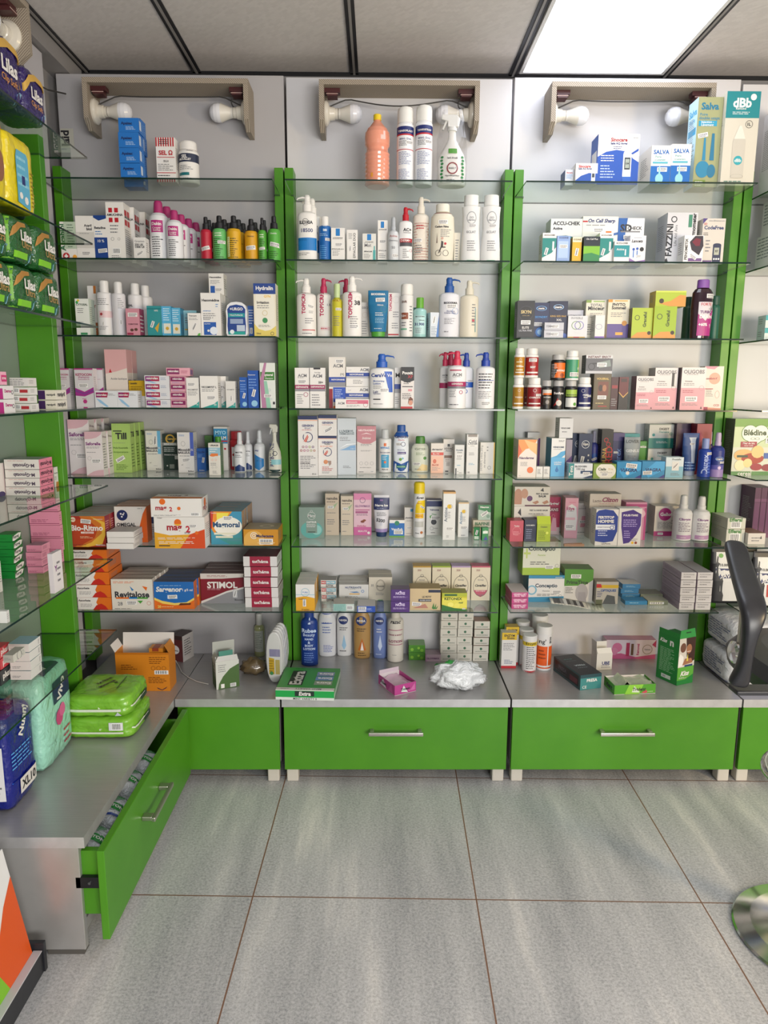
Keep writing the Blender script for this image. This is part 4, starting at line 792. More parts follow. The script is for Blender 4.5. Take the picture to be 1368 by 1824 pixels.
STACK(300, 396, [345, 369, 394], '#c0c0c6', [('s', .75, .5, .35), ('t', .35, .5, .5, 'SCRAPE', G)], 'flat silver-white carton', d=.03, dy=-.003+.01, jit=.001, pos=' near heart')
C(440, 545, 210, '#d8d2c2', [('r', 0, .93, .25, 1, '#7f9a4a'), ('r', .35, .95, .9, .98, '#8fb060'), ('T', .5, .87, .6, 'TOTAL', G), ('T', .5, .79, .8, 'Minceur', K), LN(.2, .55, .9, .68, 3), LN(.1, .1, .9, .4, 5), ('p', '#d9b0a0', .5, .0, 1, 0, 1, .12)], 'tall cream slimming carton', d=.05, dy=.05)
C(546, 655, 210, '#d5cdb8', [('r', 0, .93, .2, 1, '#c98a2a'), ('r', .3, .95, .9, .98, '#c9a050'), ('T', .5, .87, .6, 'PHYTO', K), ('T', .5, .79, .66, 'Sommeil', K), LN(.15, .55, .9, .68, 3), ('r', 0, 0, 1, .38, '#5a4a88'), ('r', .4, .1, .75, .17, '#e0a040'), ('d', .8, .4, .12, '#c98a3a', 14)], 'tall cream carton with purple lower part', d=.05, dy=.05)
gf = [('p', '#c98a3a', 0, .05, .3, .2, .7, .22, 1, .1, 1, 0, 0, 0), ('d', .86, .18, .09, '#2c1a14', 10), ('o', .25, .68, .12, K, .2), ('T', .62, .62, .5, 'Graceful', '#3a4a10', 90)]
C(680, 786, 253, '#a3b52c', gf, 'lime carton with figure, leftmost of the gold-edged ones', d=.06, dy=.02, side='#6d6a2a')
C(790, 905, 245, '#93ad1e', gf, 'lime carton with figure beside the gold foil side', d=.07, dy=.012, side='#c9a93a')
X_, w_, Y_, h_, z_ = CTX['last']
C(797, 952, 166, '#a3b52c', [('p', '#c98a3a', .1, .2, .5, .35, .8, .75, 1, .7, 1, 0, .5, .0), ('d', .2, .35, .08, '#2c1a14', 10), ('r', 0, .9, 1, 1, '#c4cf50')], 'lime carton laid sideways on top of the figure carton', d=.055, z=z_+h_+.0004, Y=Y_+.008, side='#c9a93a')
V(952, 1004, 195, 'jar', '#1f4a38', '#244f40', [], 'dark green jar half behind the big purple-capped bottle', dy=.08, name='jar', cat='jar')
V(1000, 1112, 105, 'squeeze', mat('#2a1420', .1, 0, .5, name='dark_drink'), '#7c4f9a', [('r', .25, .05, .97, .62, '#c9c3c8'), ('p', '#a32a78', .25, .05, .97, .05, .97, .52, .6, .3, .25, .42), ('T', .6, .45, .55, 'TURBO', '#5a1a60'), ('T', .62, .37, .6, 'DRAIN', W), ('T', .5, .24, .4, '+60%', W), ('t', .6, .58, .5, 'FORTE', RD), ('s', .8, .72, .45)], 'tall dark drink bottle with purple cap and magenta label', dy=.01)
V(1088, 1140, 190, 'jar', '#1f5a48', '#244f40', [], 'dark green jar right of the purple-capped bottle', dy=.12, name='jar', cat='jar')
shelf('far right', 2, .1)
for i, (px, lb) in enumerate(((1.355, 'left'), (1.425, 'middle'), (1.50, 'right'))):
    for j, lv in enumerate(('lower', 'upper')):
        o = carton_mb(.062, .042, .05, '#c4d2d0', [('r', 0, .6, 1, 1, '#2c9aa0'), ('T', .5, .8, .5, 'DBB', W), ('d', .6, .3, .15, '#c08a50', 10)]).build('carton', None, (px, 2.48, ZS[2]+.0004+.0425*j))
        tag(o, 'small teal-topped wrapped carton, %s of %s pair, third shelf far right' % (lv, lb), 'box', 'teal wrapped cartons')
# --- fourth shelves
shelf('left', 3, .02); zoom(90, 600, .30702)
kt = [('r', 0, .965, 1, 1, '#a8327a'), ('T', .5, .84, .86, 'KETOCON', '#a02a5a'), ('t', .5, .77, .6, 'shampoo', '#a85a80'), ('t', .5, .72, .6, 'Ketoconazole 2%', '#a85a80'), ('p', '#9b2f86', 0, .5, .5, .4, 1, .52, 1, .38, .5, .28, 0, .3), ('p', '#7a3a88', 0, .46, .5, .36, 1, .47, 1, .42, .5, .33, 0, .4), ('s', .45, .56, .5), ('d', .5, .15, .12, '#b0357a', 6), LN(.35, .2, .65, .24, 1, c='#b0357a')]
C(28, 105, 183, '#cbc8cb', kt, 'white carton with purple swoosh, half behind the left post', d=.035, side='#d4cdd0')
C(135, 243, 183, '#cbc8cb', kt, 'white carton with purple swoosh and hexagon badge', d=.035, dy=.005, side='#d4cdd0')
C(225, 300, 183, '#cbc8cb', kt[:1]+kt[3:6], 'white carton with purple swoosh behind the pink-topped carton', d=.035, dy=.045, side='#bdb8bb')
C(310, 437, 73, '#d9cfc6', [('p', '#d3a3a4', 0, 1, 1, 1, 1, .68, .5, .62, 0, .58), ('p', RD, .16, .6, .3, .6, .23, .67), ('t', .6, .49, .75, 'Acide lactique', G), ('T', .66, .23, .65, 'LACTIV', K), ('o', .5, .23, .0, K), ('t', .6, .15, .8, 'Soin Gynécologique', K), ('R', [('r', 0, .6, 1, 1, '#cf9c9e'), ('l', .1, .05, .9, .5, 8, G)])], 'tall cream carton with slanted pink top', d=.05, n=2, dy=.05)
mi = [('p', '#a01f4a', .05, .9, .6, .9, .55, .6, .05, .6), ('r', .06, .6, .3, .9, '#8a1f62'), ('T', .31, .76, .46, 'microlax', W), ('p', '#8fb8d8', .05, .55, .25, .45, .6, .05, .5, .02, .2, .3), LN(.6, .7, .95, .85, 2)]
C(255, 385, 313, '#d8dade', mi, 'wide white microenema carton, left of the front two', d=.045, dy=.0)
C(386, 503, 313, '#d8dade', mi, 'wide white microenema carton, right of the front two', d=.045, dy=.0)
C(453, 545, 254, '#c9a019', [('r', 0, 0, 1, .42, '#dcdada'), ('T', .3, .9, .45, 'Laxatin', K), LN(.1, .5, .9, .8, 4, c='#6a5410'), LN(.5, .1, .9, .35, 3)], 'yellow and white laxative carton', d=.05, dy=.05)
STACK(545, 687, [224, 268, 312, 356, 402], '#d6d6da', [('r', .03, .28, .6, .9, '#a01f4a'), ('r', .03, .28, .25, .9, '#7a1f6a'), ('T', .32, .66, .48, 'microlax', W), LN(.65, .4, .95, .8, 3, c='#8090b0'), ('p', '#8fb8d8', .05, .3, .3, .25, .5, .02, .35, .02)], 'flat white carton with crimson block', d=.05, dy=.01, jit=.001)
STACK(690, 783, [228, 271, 314, 358, 402], '#d59aa8', [('r', .03, .35, .9, .9, '#7e1c55'), ('T', .45, .68, .6, 'microlax', W), ('l', .1, .08, .8, .28, 2, '#7a90c0')], 'flat pink carton with plum block', d=.05, dy=.014, jit=.001)
X_, w_, Y_, h_, z_ = CTX['last']
C(672, 806, 180, '#d59aa8', [('r', .03, .2, .55, .9, '#7e1c55'), ('T', .3, .6, .45, 'microlax', W), LN(.62, .3, .9, .7, 2, c='#a03a60'), ('R', [('r', .1, .2, .8, .8, '#8a5a9a')])], 'pink carton lying across the two flat stacks', d=.08, z=z_+.0006, Y=Y_-.002, rz=.12)
vc = [('p', '#2a9a92', .1, 0, .98, 0, .98, .22, .75, .12), ('t', .82, .1, .15, '30', W)]
C(785, 858, 237, W, [('s', .4, .78, .6), ('T', .5, .6, .85, 'VICOMYST', G), LN(.1, .4, .9, .55, 3)]+vc, 'white carton with teal corner and upper sticker', d=.05, dy=.01)
C(865, 968, 227, W, [('T', .5, .65, .86, 'VICOMYST L', K), LN(.1, .5, .9, .6, 2), ('s', .6, .32, .5)]+vc, 'large white carton with teal corner', d=.05, dy=.005, n=2, sx=.016)
C(1015, 1070, 257, '#d8d6d2', [('t', .5, .68, .8, 'VICOMYST', K), ('s', .55, .35, .6, 1.57)]+vc, 'small white carton with teal corner before the sideways sticker', d=.05, dy=.015, n=2, sx=.008)
pb = [('t', .4, .88, .7, 'Physiomer', W), ('s', .55, .4, .7, 1.3), ('d', .6, .12, .3, '#8fc0dc', 14), ('l', .1, .5, .9, .8, 4, '#7a9fd8')]
C(1095, 1140, 234, '#1c55a8', pb, 'royal blue spray carton, shorter of two', d=.05, dy=.02)
C(1142, 1203, 195, '#1a4fa2', pb, 'royal blue spray carton, taller of two', d=.05, dy=.015)
C(1212, 1302, 151, '#d8dcd6', [('r', .03, .62, .95, .8, '#3a7a30'), ('T', .5, .73, .7, 'Phytoral', W), ('t', .6, .655, .5, 'Shampoo', W), ('p', '#b07a9a', .1, .0, .0, .6, .3, 1, .45, 1, .25, .6, .4, 0), ('p', '#8fc0a8', .4, 0, .25, .6, .45, .6, .7, 0), ('s', .5, .27, .5), ('o', .6, .4, .08, '#7a90b0'), ('o', .7, .2, .06, '#7a90b0'), ('r', .82, .08, .95, .14, K)], 'tall pale carton with green title band by the post', d=.05, side='#5a6a52')
shelf('middle', 3, .02); zoom(500, 600, .29971)
def acm(c1='#9c2a5c', t='DÉPIWHITE', **k): return [('T', .52, .81, .62, 'ACM', G), LN(.2, .74, .85, .77, 1), ('r', 0, .48, 1, .58, c1), ('T', .5, .53, .86, t, W), ('r', 0, .42, 1, .48, '#8c8a90'), LN(.12, .1, .6, .36, 5), ('o', .76, .34, .16, c1, .2)]
C(83, 168, 184, W, acm()+[('s', .5, .66, .6)], 'white carton with magenta band, leftmost', d=.05)
C(172, 263, 184, W, [('r', .25, .96, .7, 1, K), ('t', .5, .88, .4, 'Anti-âge', G), ('T', .5, .8, .62, 'ACM', G), ('r', 0, .48, 1, .58, '#9c2a5c'), ('T', .5, .53, .86, 'DEPIWHITE.M', W), ('r', 0, .42, 1, .48, '#8c8a90'), ('T', .72, .64, .3, '50+', K), LN(.12, .05, .7, .36, 5)], 'white carton with magenta band and large number', d=.05)
C(284, 383, 119, '#ded9d2', [('T', .55, .83, .6, 'ACM', G), ('s', .65, .92, .5), ('t', .8, .66, .22, '(+)', K), ('r', 0, .51, 1, .61, '#22439a'), ('T', .55, .56, .8, 'NOVOPHANE', W), ('r', 0, .42, 1, .51, '#8a8a90'), ('r', .25, .12, 1, .41, '#2a4fae'), ('l', .35, .18, .9, .38, 5, '#b8c8e8'), ('r', 0, 0, .22, .38, '#8a1c2c'), ('r', .25, 0, 1, .04, OR)], 'tall cream and blue carton above its neighbours', d=.05, dy=.03)
ab = [('T', .78, .86, .36, 'ACM', G), LN(.1, .82, .3, .86, 1), ('r', 0, .52, 1, .7, '#22439a'), ('T', .45, .61, .6, 'NOVOPHANE', W), ('r', 0, .42, 1, .52, '#b5b5ba'), ('l', .3, .12, .8, .36, 3, G)]
STACK(391, 530, [176, 292, 420], W, ab, 'wide white carton with blue band', d=.06, dy=.035, jit=.002)
C(325, 525, 370, W, [('T', .17, .55, .2, 'ACM', G), ('r', .32, .5, .98, .9, '#cf6a80'), ('t', .5, .68, .3, 'DÉPIWHITE', W), ('o', .9, .4, .07, '#b03a5a'), LN(.33, .15, .8, .4, 3)], 'long low white and pink carton lying in front', d=.04, dy=.003)
V(530, 676, 100, 'pump', '#e2e1df', '#1f57b0', [('p', '#2458b4', .6, .68, .92, .68, .95, .3, .8, .3), ('T', .38, .61, .62, 'CeraVe', '#1f3f8a'), ('t', .82, .61, .2, 'Ve', W), ('t', .38, .5, .45, 'Moisturising', '#1f4f9a'), ('t', .3, .46, .3, 'Lotion', '#1f4f9a'), LN(.15, .36, .55, .43, 3), ('s', .6, .34, .36), ('t', .25, .31, .2, 'Lait', NV), ('t', .3, .27, .3, 'Hydratant', NV), ('r', .15, .16, .45, .18, K), LN(.15, .07, .6, .1, 1)], 'white lotion bottle with blue pump collar and blue triangle', ey=.5, nz=1, dy=.01)
C(676, 712, 184, '#dcdad8', [('r', 0, .48, 1, .6, '#22439a'), ('r', 0, .38, 1, .48, '#9a9aa0'), ('t', .5, .82, .7, 'M', K), LN(.1, .1, .8, .3, 4)], 'narrow white carton with blue band behind the pump bottle', d=.05, dy=.05)
C(712, 790, 179, '#d8d2ce', [('p', '#17171b', 0, .68, .5, .62, 1, .68, 1, 1, 0, 1), ('T', .5, .86, .8, 'Pouxit', W), ('t', .7, .77, .4, 'XF', RD), LN(.2, .58, .8, .66, 2, c=K), ('r', .1, .52, .9, .54, K), ('r', .55, .42, .85, .47, '#cf8a90'), LN(.1, .22, .85, .38, 4, c=K), ('d', .75, .14, .16, '#c98a70', 14, 1.2), ('p', '#6a3a20', .55, .1, .6, .24, .75, .28, .92, .24, .95, .12, .88, .2, .65, .2), ('r', 0, 0, .9, .05, RD)], 'white carton with black shield top and child picture', d=.05)
ap = [('T', .48, .59, .5, 'ACM', G), LN(.25, .545, .75, .56, 1), ('s', .8, .5, .2), ('t', .5, .505, .2, 'lait', G)]
V(948, 1012, 90, 'pump', '#dcdbdc', '#b5204c', ap, 'white bottle with crimson pump, behind on the left', dy=.075, bands=[(.36, .455, '#a3285c')])
V(968, 1060, 86, 'pump', '#dcdbdc', '#b5204c', ap, 'white bottle with crimson pump, middle one behind', dy=.13, bands=[(.36, .455, '#a3285c')])
V(999, 1111, 82, 'pump', '#e0dfe0', '#c22a4c', [('T', .48, .59, .5, 'ACM', G), ('r', .1, .655, .7, .68, '#b05a70'), LN(.25, .545, .75, .56, 1), ('T', .5, .435, .6, 'DÉPIWHITE', W), ('o', .7, .29, .1, '#a3285c', .3), LN(.1, .2, .5, .34, 5), LN(.1, .05, .8, .1, 1)], 'white bottle with crimson pump and magenta band in front', dy=.01, bands=[(.39, .47, '#a3285c'), (.35, .39, '#77757c')], ey=.8)
V(1075, 1165, 92, 'pump', '#dcdce0', '#1f3f9c', [('T', .2, .59, .3, 'M', G), ('t', .4, .43, .4, 'LAIT', W), ('s', .75, .5, .4), ('o', .45, .31, .14, '#3060b0', .3)], 'white bottle with blue pump beside the crimson ones', dy=.04, bands=[(.38, .48, '#1f55b0')])
V(1166, 1281, 90, 'pump', '#dfdedf', '#1f3f9c', [('l', .12, .35, .85, .64, 6, K), ('l', .12, .18, .85, .32, 5, G), ('s', .5, .1, .5), ('r', .1, .5, .9, .51, '#5a70b0')], 'white bottle with blue pump showing its printed back', dy=.015, ey=.8)
shelf('right', 3, .02); zoom(890, 600, .34942)
def jar(x0, x1, yt, yb, c, lid, lab, desc, dy, z=None, Y=None, bands=None):
    V(x0, x1, yt, 'jar', c, lid, lab, desc, name='pill_jar', cat='jar', dy=dy, z=z, Y=Y, bands=bands or ())
    X, w, Yf, h, zz = CTX['last']; return zz+h+.0005, Yf
am = [('l', .15, .2, .85, .6, 3, '#e0d8b0'), ('r', .0, .16, 1, .2, W), ('o', .5, .6, .12, W), ('T', .5, .38, .7, 'GYMNEMA', W)]
L1 = [('r', .0, .16, 1, .2, W), ('o', .45, .6, .12, W), ('T', .5, .37, .8, 'CYSPROSTA', W)]
z1, y1 = jar(75, 130, 209, 357, W, W, [('T', .5, .38, .7, 'TONICA', W)]+am[1:3], 'white-lidded jar with amber label, lowest at left', .02, bands=[(.08, .7, '#a3761d')])
jar(82, 135, 57, 0, W, W, am, 'white-lidded jar with amber label, stacked on another', .02, z=z1, Y=y1, bands=[(.08, .7, '#b07a1c')])
jar(130, 185, 209, 0, W, W, L1, 'white-lidded jar with dark red label, pushed behind', .09, bands=[(.08, .7, '#7a1c24')])
z1, y1 = jar(150, 222, 209, 357, W, W, L1+[('s', .75, .45, .4)], 'white-lidded jar with dark red label in front', .02, bands=[(.08, .7, '#8a1c24')])
jar(140, 208, 58, 0, W, W, [('s', .5, .6, .6), ('T', .5, .36, .4, 'BEST', W), ('r', 0, .15, 1, .2, W)], 'white-lidded jar with red label, stacked upper', .02, z=z1, Y=y1, bands=[(.08, .7, '#9a1f22')])
def blk(a): return [('r', .08, .15, .92, .45, a), ('r', .05, .5, .95, .68, '#c9c4bc'), ('T', .5, .42, .7, 'NUTRIMAX', W), ('d', .5, .25, .2, '#8a8480', 8), ('r', .1, .5, .95, .56, OR)]
z1, y1 = jar(222, 274, 222, 352, BK, '#a9a8a8', blk('#3a3530'), 'black jar with orange stripe label, lower left one', .02)
z2, y2 = jar(276, 338, 222, 352, BK, '#a9a8a8', [('T', .5, .55, .8, 'SunByos', W), ('p', '#b02020', .1, .1, .4, .4, .5, .25), ('d', .5, .22, .25, '#c9c4bc', 8)], 'black jar with red and silver label, lower middle', .02)
jar(274, 347, 90, 220, BK, '#b5b4b2', [('p', OR, .15, .1, .95, .1, .95, .6, .5, .65), ('r', .15, .45, .95, .68, OR), ('T', .6, .38, .6, 'ROYALE', W), ('l', .02, .1, .35, .65, 9, '#d8d8d8'), ('d', .7, .2, .15, '#8a3a20', 10)], 'black jar with orange picture label, stacked upper', .02, z=z2, Y=y2)
z1, y1 = jar(342, 405, 222, 352, BK, '#b0afac', [('r', .05, .45, .95, .68, '#9ab84a'), ('T', .5, .5, .8, 'MARANDON', K), ('r', .05, .08, .95, .4, '#dcdcd6'), ('d', .75, .18, .14, '#5a9a3a', 10)], 'black jar with lime and white label, lower right', .02)
jar(346, 416, 70, 0, '#3f8f6c', W, [('r', .85, .1, 1, .7, '#c8d84a'), ('s', .6, .2, .7), ('t', .9, .4, .2, 'IA', W)], 'white-lidded jar with green metallic label, stacked upper', .02, z=z1, Y=y1, bands=[(0, .07, W), (.7, .8, W)])
jar(408, 478, 206, 0, W, W, [('T', .5, .45, .4, 'FREEZ', W), ('t', .5, .38, .3, 'MALE', W), ('r', 0, .17, 1, .22, W), ('o', .3, .58, .12, W), ('s', .8, .42, .35)], 'white-lidded jar with navy label', .02, bands=[(.08, .7, '#26295e')])
C(483, 572, 188, '#4a3f28', [('r', .05, .02, .95, .98, '#57492c'), ('r', .25, .38, .85, .78, '#6a3524'), ('d', .4, .6, .12, '#2c1810', 12, 1.6), ('d', .62, .6, .12, '#a06a4a', 12, 1.6), ('T', .5, .86, .7, 'VOUERAL', '#c9a85a'), ('s', .5, .34, .5), LN(.15, .15, .85, .2, 1, c='#d8c080'), ('r', .3, .08, .8, .1, RD)], 'tall bronze carton with couple picture', d=.05, dy=.03)
X_, w_, Y_, h_, z_ = CTX['last']
C(442, 578, 93, '#54545a', [('r', .0, .82, 1, 1, '#c8c8ca'), ('T', .5, .9, .86, 'INSTANT ERECT', '#5a1a1a'), ('r', .0, 0, 1, .14, '#b8b8bc'), ('o', .22, .38, .13, K, .2), ('r', .25, .5, .42, .58, K), ('p', '#7f8a86', .45, .6, .9, .75, .95, .4, .5, .3), ('s', .6, .48, .36)], 'silver-grey landscape carton resting on the bronze one', d=.05, z=z_+h_+.0005, Y=Y_+.003)
C(572, 608, 205, '#3c1218', [('r', .1, .65, .9, .75, '#8a1c24'), ('l', .1, .1, .9, .35, 4, '#9a9a9a')], 'narrow maroon carton', d=.045, dy=.03, side='#1c1214')
C(612, 660, 205, '#5a141a', [('p', '#1a1214', 0, .0, 1, 0, 1, .5, .5, .35, 0, .5), ('p', '#c9a050', 0, .55, .5, .4, 1, .55, 1, .52, .5, .36, 0, .52), ('r', .2, .85, .8, .95, '#2c1214')], 'small crimson carton with black and gold arrow', d=.045, dy=.035)
def olg(): return [('r', 0, 0, 1, .52, '#cf949c'), ('T', .5, .9, .86, 'OLIGOBS', G), LN(.2, .82, .75, .85, 1), ('t', .3, .68, .3, 'Grossesse', K), LN(.1, .57, .7, .64, 2), ('o', .85, .52, .1, '#a08a8a', .1), ('s', .45, .26, .5), LN(.08, .1, .9, .16, 2), LN(.08, .4, .6, .48, 2, c='#a04a5a'), ('p', K, .85, .03, .93, .03, .89, .09)]
C(700, 793, 200, '#d3ccca', olg(), 'white and pink vitamin carton, smallest of its kind', d=.05, dy=.02, side='#8f6f78')
C(796, 912, 158, '#d3ccca', olg()+[('t', .8, .72, .1, '1', K)], 'white and pink vitamin carton, tallest in the middle', d=.06, dy=.025, side='#a9a09c')
C(932, 1056, 156, '#d3ccca', olg(), 'white and pink vitamin carton nearest the green post', d=.06, dy=.01, side='#7a6a6c')
C(1048, 1145, 150, '#d9d0c6', [('d', .55, .72, .3, '#e0a08c', 20), ('T', .4, .72, .6, 'confort-V', '#8a2c4a', dict(shear=.3)), ('p', '#c98a9c', 0, 1, .7, 1, .5, .93, .1, .95), LN(.15, .3, .6, .5, 6), ('r', .1, .47, .5, .49, '#a03a4a'), ('o', .75, .35, .12, '#c98a7a', .08, 1.6), ('p', '#d8907c', .3, 0, 1, 0, 1, .03, .3, .05), ('p', '#a02a50', 0, 0, .3, 0, .3, .06, 0, .06), ('t', .75, .1, .3, 'CCD', RD)], 'white carton with peach circle half behind the pink vitamin one', d=.04, dy=.075)
# --- fifth shelves
shelf('left', 4); zoom(90, 730, .30702)
sf = [('p', '#cfa9b2', 0, 1, 1, 1, .95, .94, .7, .87, .4, .84, 0, .83), ('T', .47, .73, .86, 'Saforelle', '#7a2c74', dict(maxh=.1)), LN(.08, .62, .9, .67, 2), LN(.08, .52, .6, .55, 1), ('o', .22, .4, .11, G, .08), ('s', .6, .34, .55), ('p', '#cfa9b2', 0, 0, 1, 0, 1, .14, .7, .13, .4, .1, .1, .03), ('R', [('t', .5, .88, .8, 'Saforelle', '#7a5a70', -8), ('l', .1, .15, .9, .75, 10, G)])]
C(107, 229, 57, '#dcd6d6', sf, 'large white carton with dusty pink corners', d=.05, by=372, n=3, sx=.006, gap=.004)
C(203, 303, 127, '#dcd6d6', sf, 'smaller white carton with dusty pink corners', d=.042, by=383, n=2, sx=.003)
tl = [('l', .05+.1*i, .02, .052+.1*i, .98, 1, '#9fc070') for i in range(0)]+[('r', .03+.1*i, 0, .045+.1*i, 1, '#9dbd66') for i in range(10)]+[('r', .08, .84, .55, .86, K), ('T', .5, .75, .6, 'Till', K, dict(maxh=.24)), LN(.1, .6, .8, .62, 1), ('t', .45, .51, .8, 'Huile Essentielle', '#2a4a18'), ('t', .45, .42, .8, 'Antiparasitaire', '#5a7a38'), ('s', .4, .28, .5, .5), LN(.15, .05, .8, .18, 4, c='#4a6a2a'), ('R', [('T', .5, .78, .7, 'Till', K), ('l', .15, .1, .85, .6, 8, '#5a7a38')])]
C(360, 466, 80, '#a8c76e', tl, 'tall lime green striped carton', d=.05, by=365, n=3, sx=.002, gap=.002)
def mnx(b): return [('r', .78, .42, 1, 1, b), LN(.1, .9, .6, .95, 2, c=BL), ('T', .4, .57, .76, 'Minoxidil', K), ('T', .4, .5, .76, 'BAILLEUL', K), ('o', .35, .72, .13, G, .1, 1.2), ('t', .86, .57, .2, '2%', W), LN(.1, .4, .8, .44, 1), ('t', .25, .2, .1, 'x1', K), ('r', .45, .12, .7, .125, G), ('t', .78, .04, .35, 'Bailleul', K)]
C(556, 642, 122, '#dcd9d2', mnx('#6fb4d8')+[('s', .64, .76, .6, 1.5)], 'white hair-lotion carton with sky blue edge', d=.05, by=352)
C(650, 741, 140, '#1c2f28', [('o', .5, .86, .3, '#c9a040', .3), ('T', .6, .86, .6, 'Campon', '#d8b050'), ('r', 0, .68, 1, .76, '#8a8d88'), ('T', .5, .72, .8, 'MINOXIDIL', W), LN(.08, .5, .95, .64, 3, c='#c8ccc8'), ('t', .5, .42, .8, 'Premature alopecia', W), ('r', .75, .3, .95, .4, '#b8b8b4'), ('d', .25, .12, .05, '#b8b8b4', 8), ('r', .4, .04, .7, .16, '#7a8078')], 'dark green hair-lotion carton with gold crescent', d=.05, by=349)
C(743, 836, 131, '#dcd9d6', mnx('#4a5fb4')+[('s', .5, .32, .5, .1)], 'white hair-lotion carton with indigo edge', d=.05, by=365)
C(842, 893, 224, '#1d5aa8', [('T', .5, .85, .8, 'Neo-Bet', '#1a2a60'), ('s', .7, .5, .6, 1.4), LN(.1, .6, .7, .75, 3, c='#7aa8e0'), ('t', .5, .06, .6, 'Asclem', W)], 'small bright blue carton between white ones', d=.05, by=358)
t = C(897, 940, 150, '#3d6a2c', [], 'green film-wrapped carton in shadow at the back', d=.04, by=342)
C(951, 1030, 99, '#d5d2ce', [('r', 0, .62, 1, .96, '#2f86b4'), ('T', .5, .87, .8, 'MYO', '#9fd0e8'), ('T', .5, .75, .8, 'CALM', W), ('r', .1, .66, 1, .69, RD), ('p', '#3a7ab0', .3, .0, .3, .6, .6, .6, .5, .3, .7, 0), ('d', .8, .5, .08, RD, 10), ('t', .25, .3, .3, 'x3', K)], 'tall blue and white carton with flame drawing behind', d=.045, by=352)
V(938, 998, 158, 'widecap', '#dfe0d6', '#3f8f2a', [], 'white bottle with green cap hidden behind the orange-band carton', by=360)
C(918, 986, 193, '#dad6cc', [('T', .5, .93, .7, 'URIAGE', K), ('r', 0, .62, 1, .86, '#8fb8c8'), LN(.1, .7, .9, .85, 2, c=W), ('d', .35, .62, .25, OR, 16, .4), ('r', .2, .6, .8, .68, '#dc7a3c'), ('o', .3, .48, .08, OR), ('o', .6, .48, .08, OR), LN(.15, .3, .85, .4, 2), ('o', .3, .25, .08, G), ('o', .6, .25, .08, G), LN(.3, .05, .8, .15, 3)], 'cream carton with pale blue band and orange oval', d=.045, by=380, side='#5f7f58')
V(1032, 1108, 126, 'jar', '#a31f28', '#a82430', [('r', .2, .1, .5, .6, '#dcdcdc'), ('d', .35, .4, .1, '#a31f28', 10)], 'red container behind the white mist sprays', by=350, cat='tub', name='tub')
spr = [('T', .5, .5, .6, 'MAYTEL', K), LN(.15, .36, .8, .45, 2)]
V(1058, 1127, 132, 'spray', '#dfe0e2', '#d5d7da', spr+[('p', '#1f3a70', .0, .02, 1, .02, 1, .1, .5, .2, .2, .14, 0, .15)], 'white mist spray with navy base wave, front left', by=362)
V(1115, 1168, 128, 'spray', '#dfe0e2', '#d5d7da', spr+[('p', '#1f3a70', .0, .02, 1, .02, 1, .1, .5, .2, 0, .15)], 'white mist spray with navy base wave, behind', by=352)
V(1176, 1241, 120, 'spray', '#dfe0e2', '#d5d7da', [('T', .3, .5, .35, 'ony', '#3a4a90'), ('s', .5, .25, .6), ('p', '#2f7fc0', .05, .08, .5, .02, .9, .12, .9, .3, .5, .35, .05, .42)], 'white mist spray with sky blue sweep', by=356)
zz_ = CTX['z']
trigger(1259, 1335, 70, '#d9d5c4', [('t', .3, .35, .45, 'RUBILINE', NV, 90), ('o', .55, .38, .18, K, .25), ('r', .25, .16, .98, .26, '#8fc8cc'), ('r', 0, .0, 1, .06, '#1f3a38')], 'cream trigger spray bottle with round emblem', film=False, hc='#d8d4c6', by=362)
shelf('middle', 4); zoom(500, 730, .29971)
gn = [('r', 0, .94, 1, 1, '#1f2a55'), ('r', 0, .92, 1, .935, '#e0a890'), ('T', .5, .84, .6, 'GENSKIN', NV)]
ggl = lambda v, r: [('o', .5, v, r, '#1d2a60', .14), ('r', .3, v-.07, .5, v+.07, '#dcd8d4'), ('p', '#c8452c', .28, v-.07, .34, v-.07, .5, v+.02, .5, v+.05), ('p', '#c8452c', .34, v-.08, .42, v-.08, .54, v+.01, .52, v+.02)]
C(105, 220, 36, '#dedad6', gn+[('t', .5, .8, .3, 'ÉCLAT', NV), LN(.2, .76, .8, .78, 1, c=RD)]+ggl(.65, .26)+[('o', .25+.17*i, .49, .06, ['#8a3a5a', '#a85a90', '#9aa04a', '#6a3a70'][i], .4) for i in range(4)]+[('o', .15+.17*i, .43, .06, ['#a03a40', '#b04a7a', '#b07a90', '#a0a05a', '#b06a4a'][i], .4) for i in range(5)]+[('l', .1, .12, .9, .35, 8, G), LN(.1, .2, .7, .24, 1, c=K), ('t', .8, .04, .2, '50 ml', K)], 'tall white carton with navy top and ring of flower icons', d=.06, by=395)
C(223, 332, 155, '#dedad6', gn+[('t', .5, .8, .3, 'Relaks', K), LN(.1, .72, .9, .76, 2, c=OR)]+ggl(.6, .24)+[('d', .4, .35, .12, '#d08a60', 12), ('p', '#a08a80', .5, .38, .7, .38, .7, .3, .6, .25), ('l', .2, .12, .8, .24, 3, RD), LN(.2, .06, .8, .11, 2)], 'white carton with navy ring logo, lower of the pair', d=.06, by=392)
X_, w_, Y_, h_, z_ = CTX['last']
C(222, 331, 31, '#dedad6', [('r', 0, .84, 1, 1, '#1f2a55'), ('r', 0, .78, 1, .82, '#e0a890'), ('T', .5, .63, .6, 'GENSKIN', NV), LN(.2, .5, .8, .55, 1, c=RD), ('s', .55, .3, .5, .5)], 'short white carton with navy top, stacked above its match', d=.06, z=z_+h_+.0005, Y=Y_)
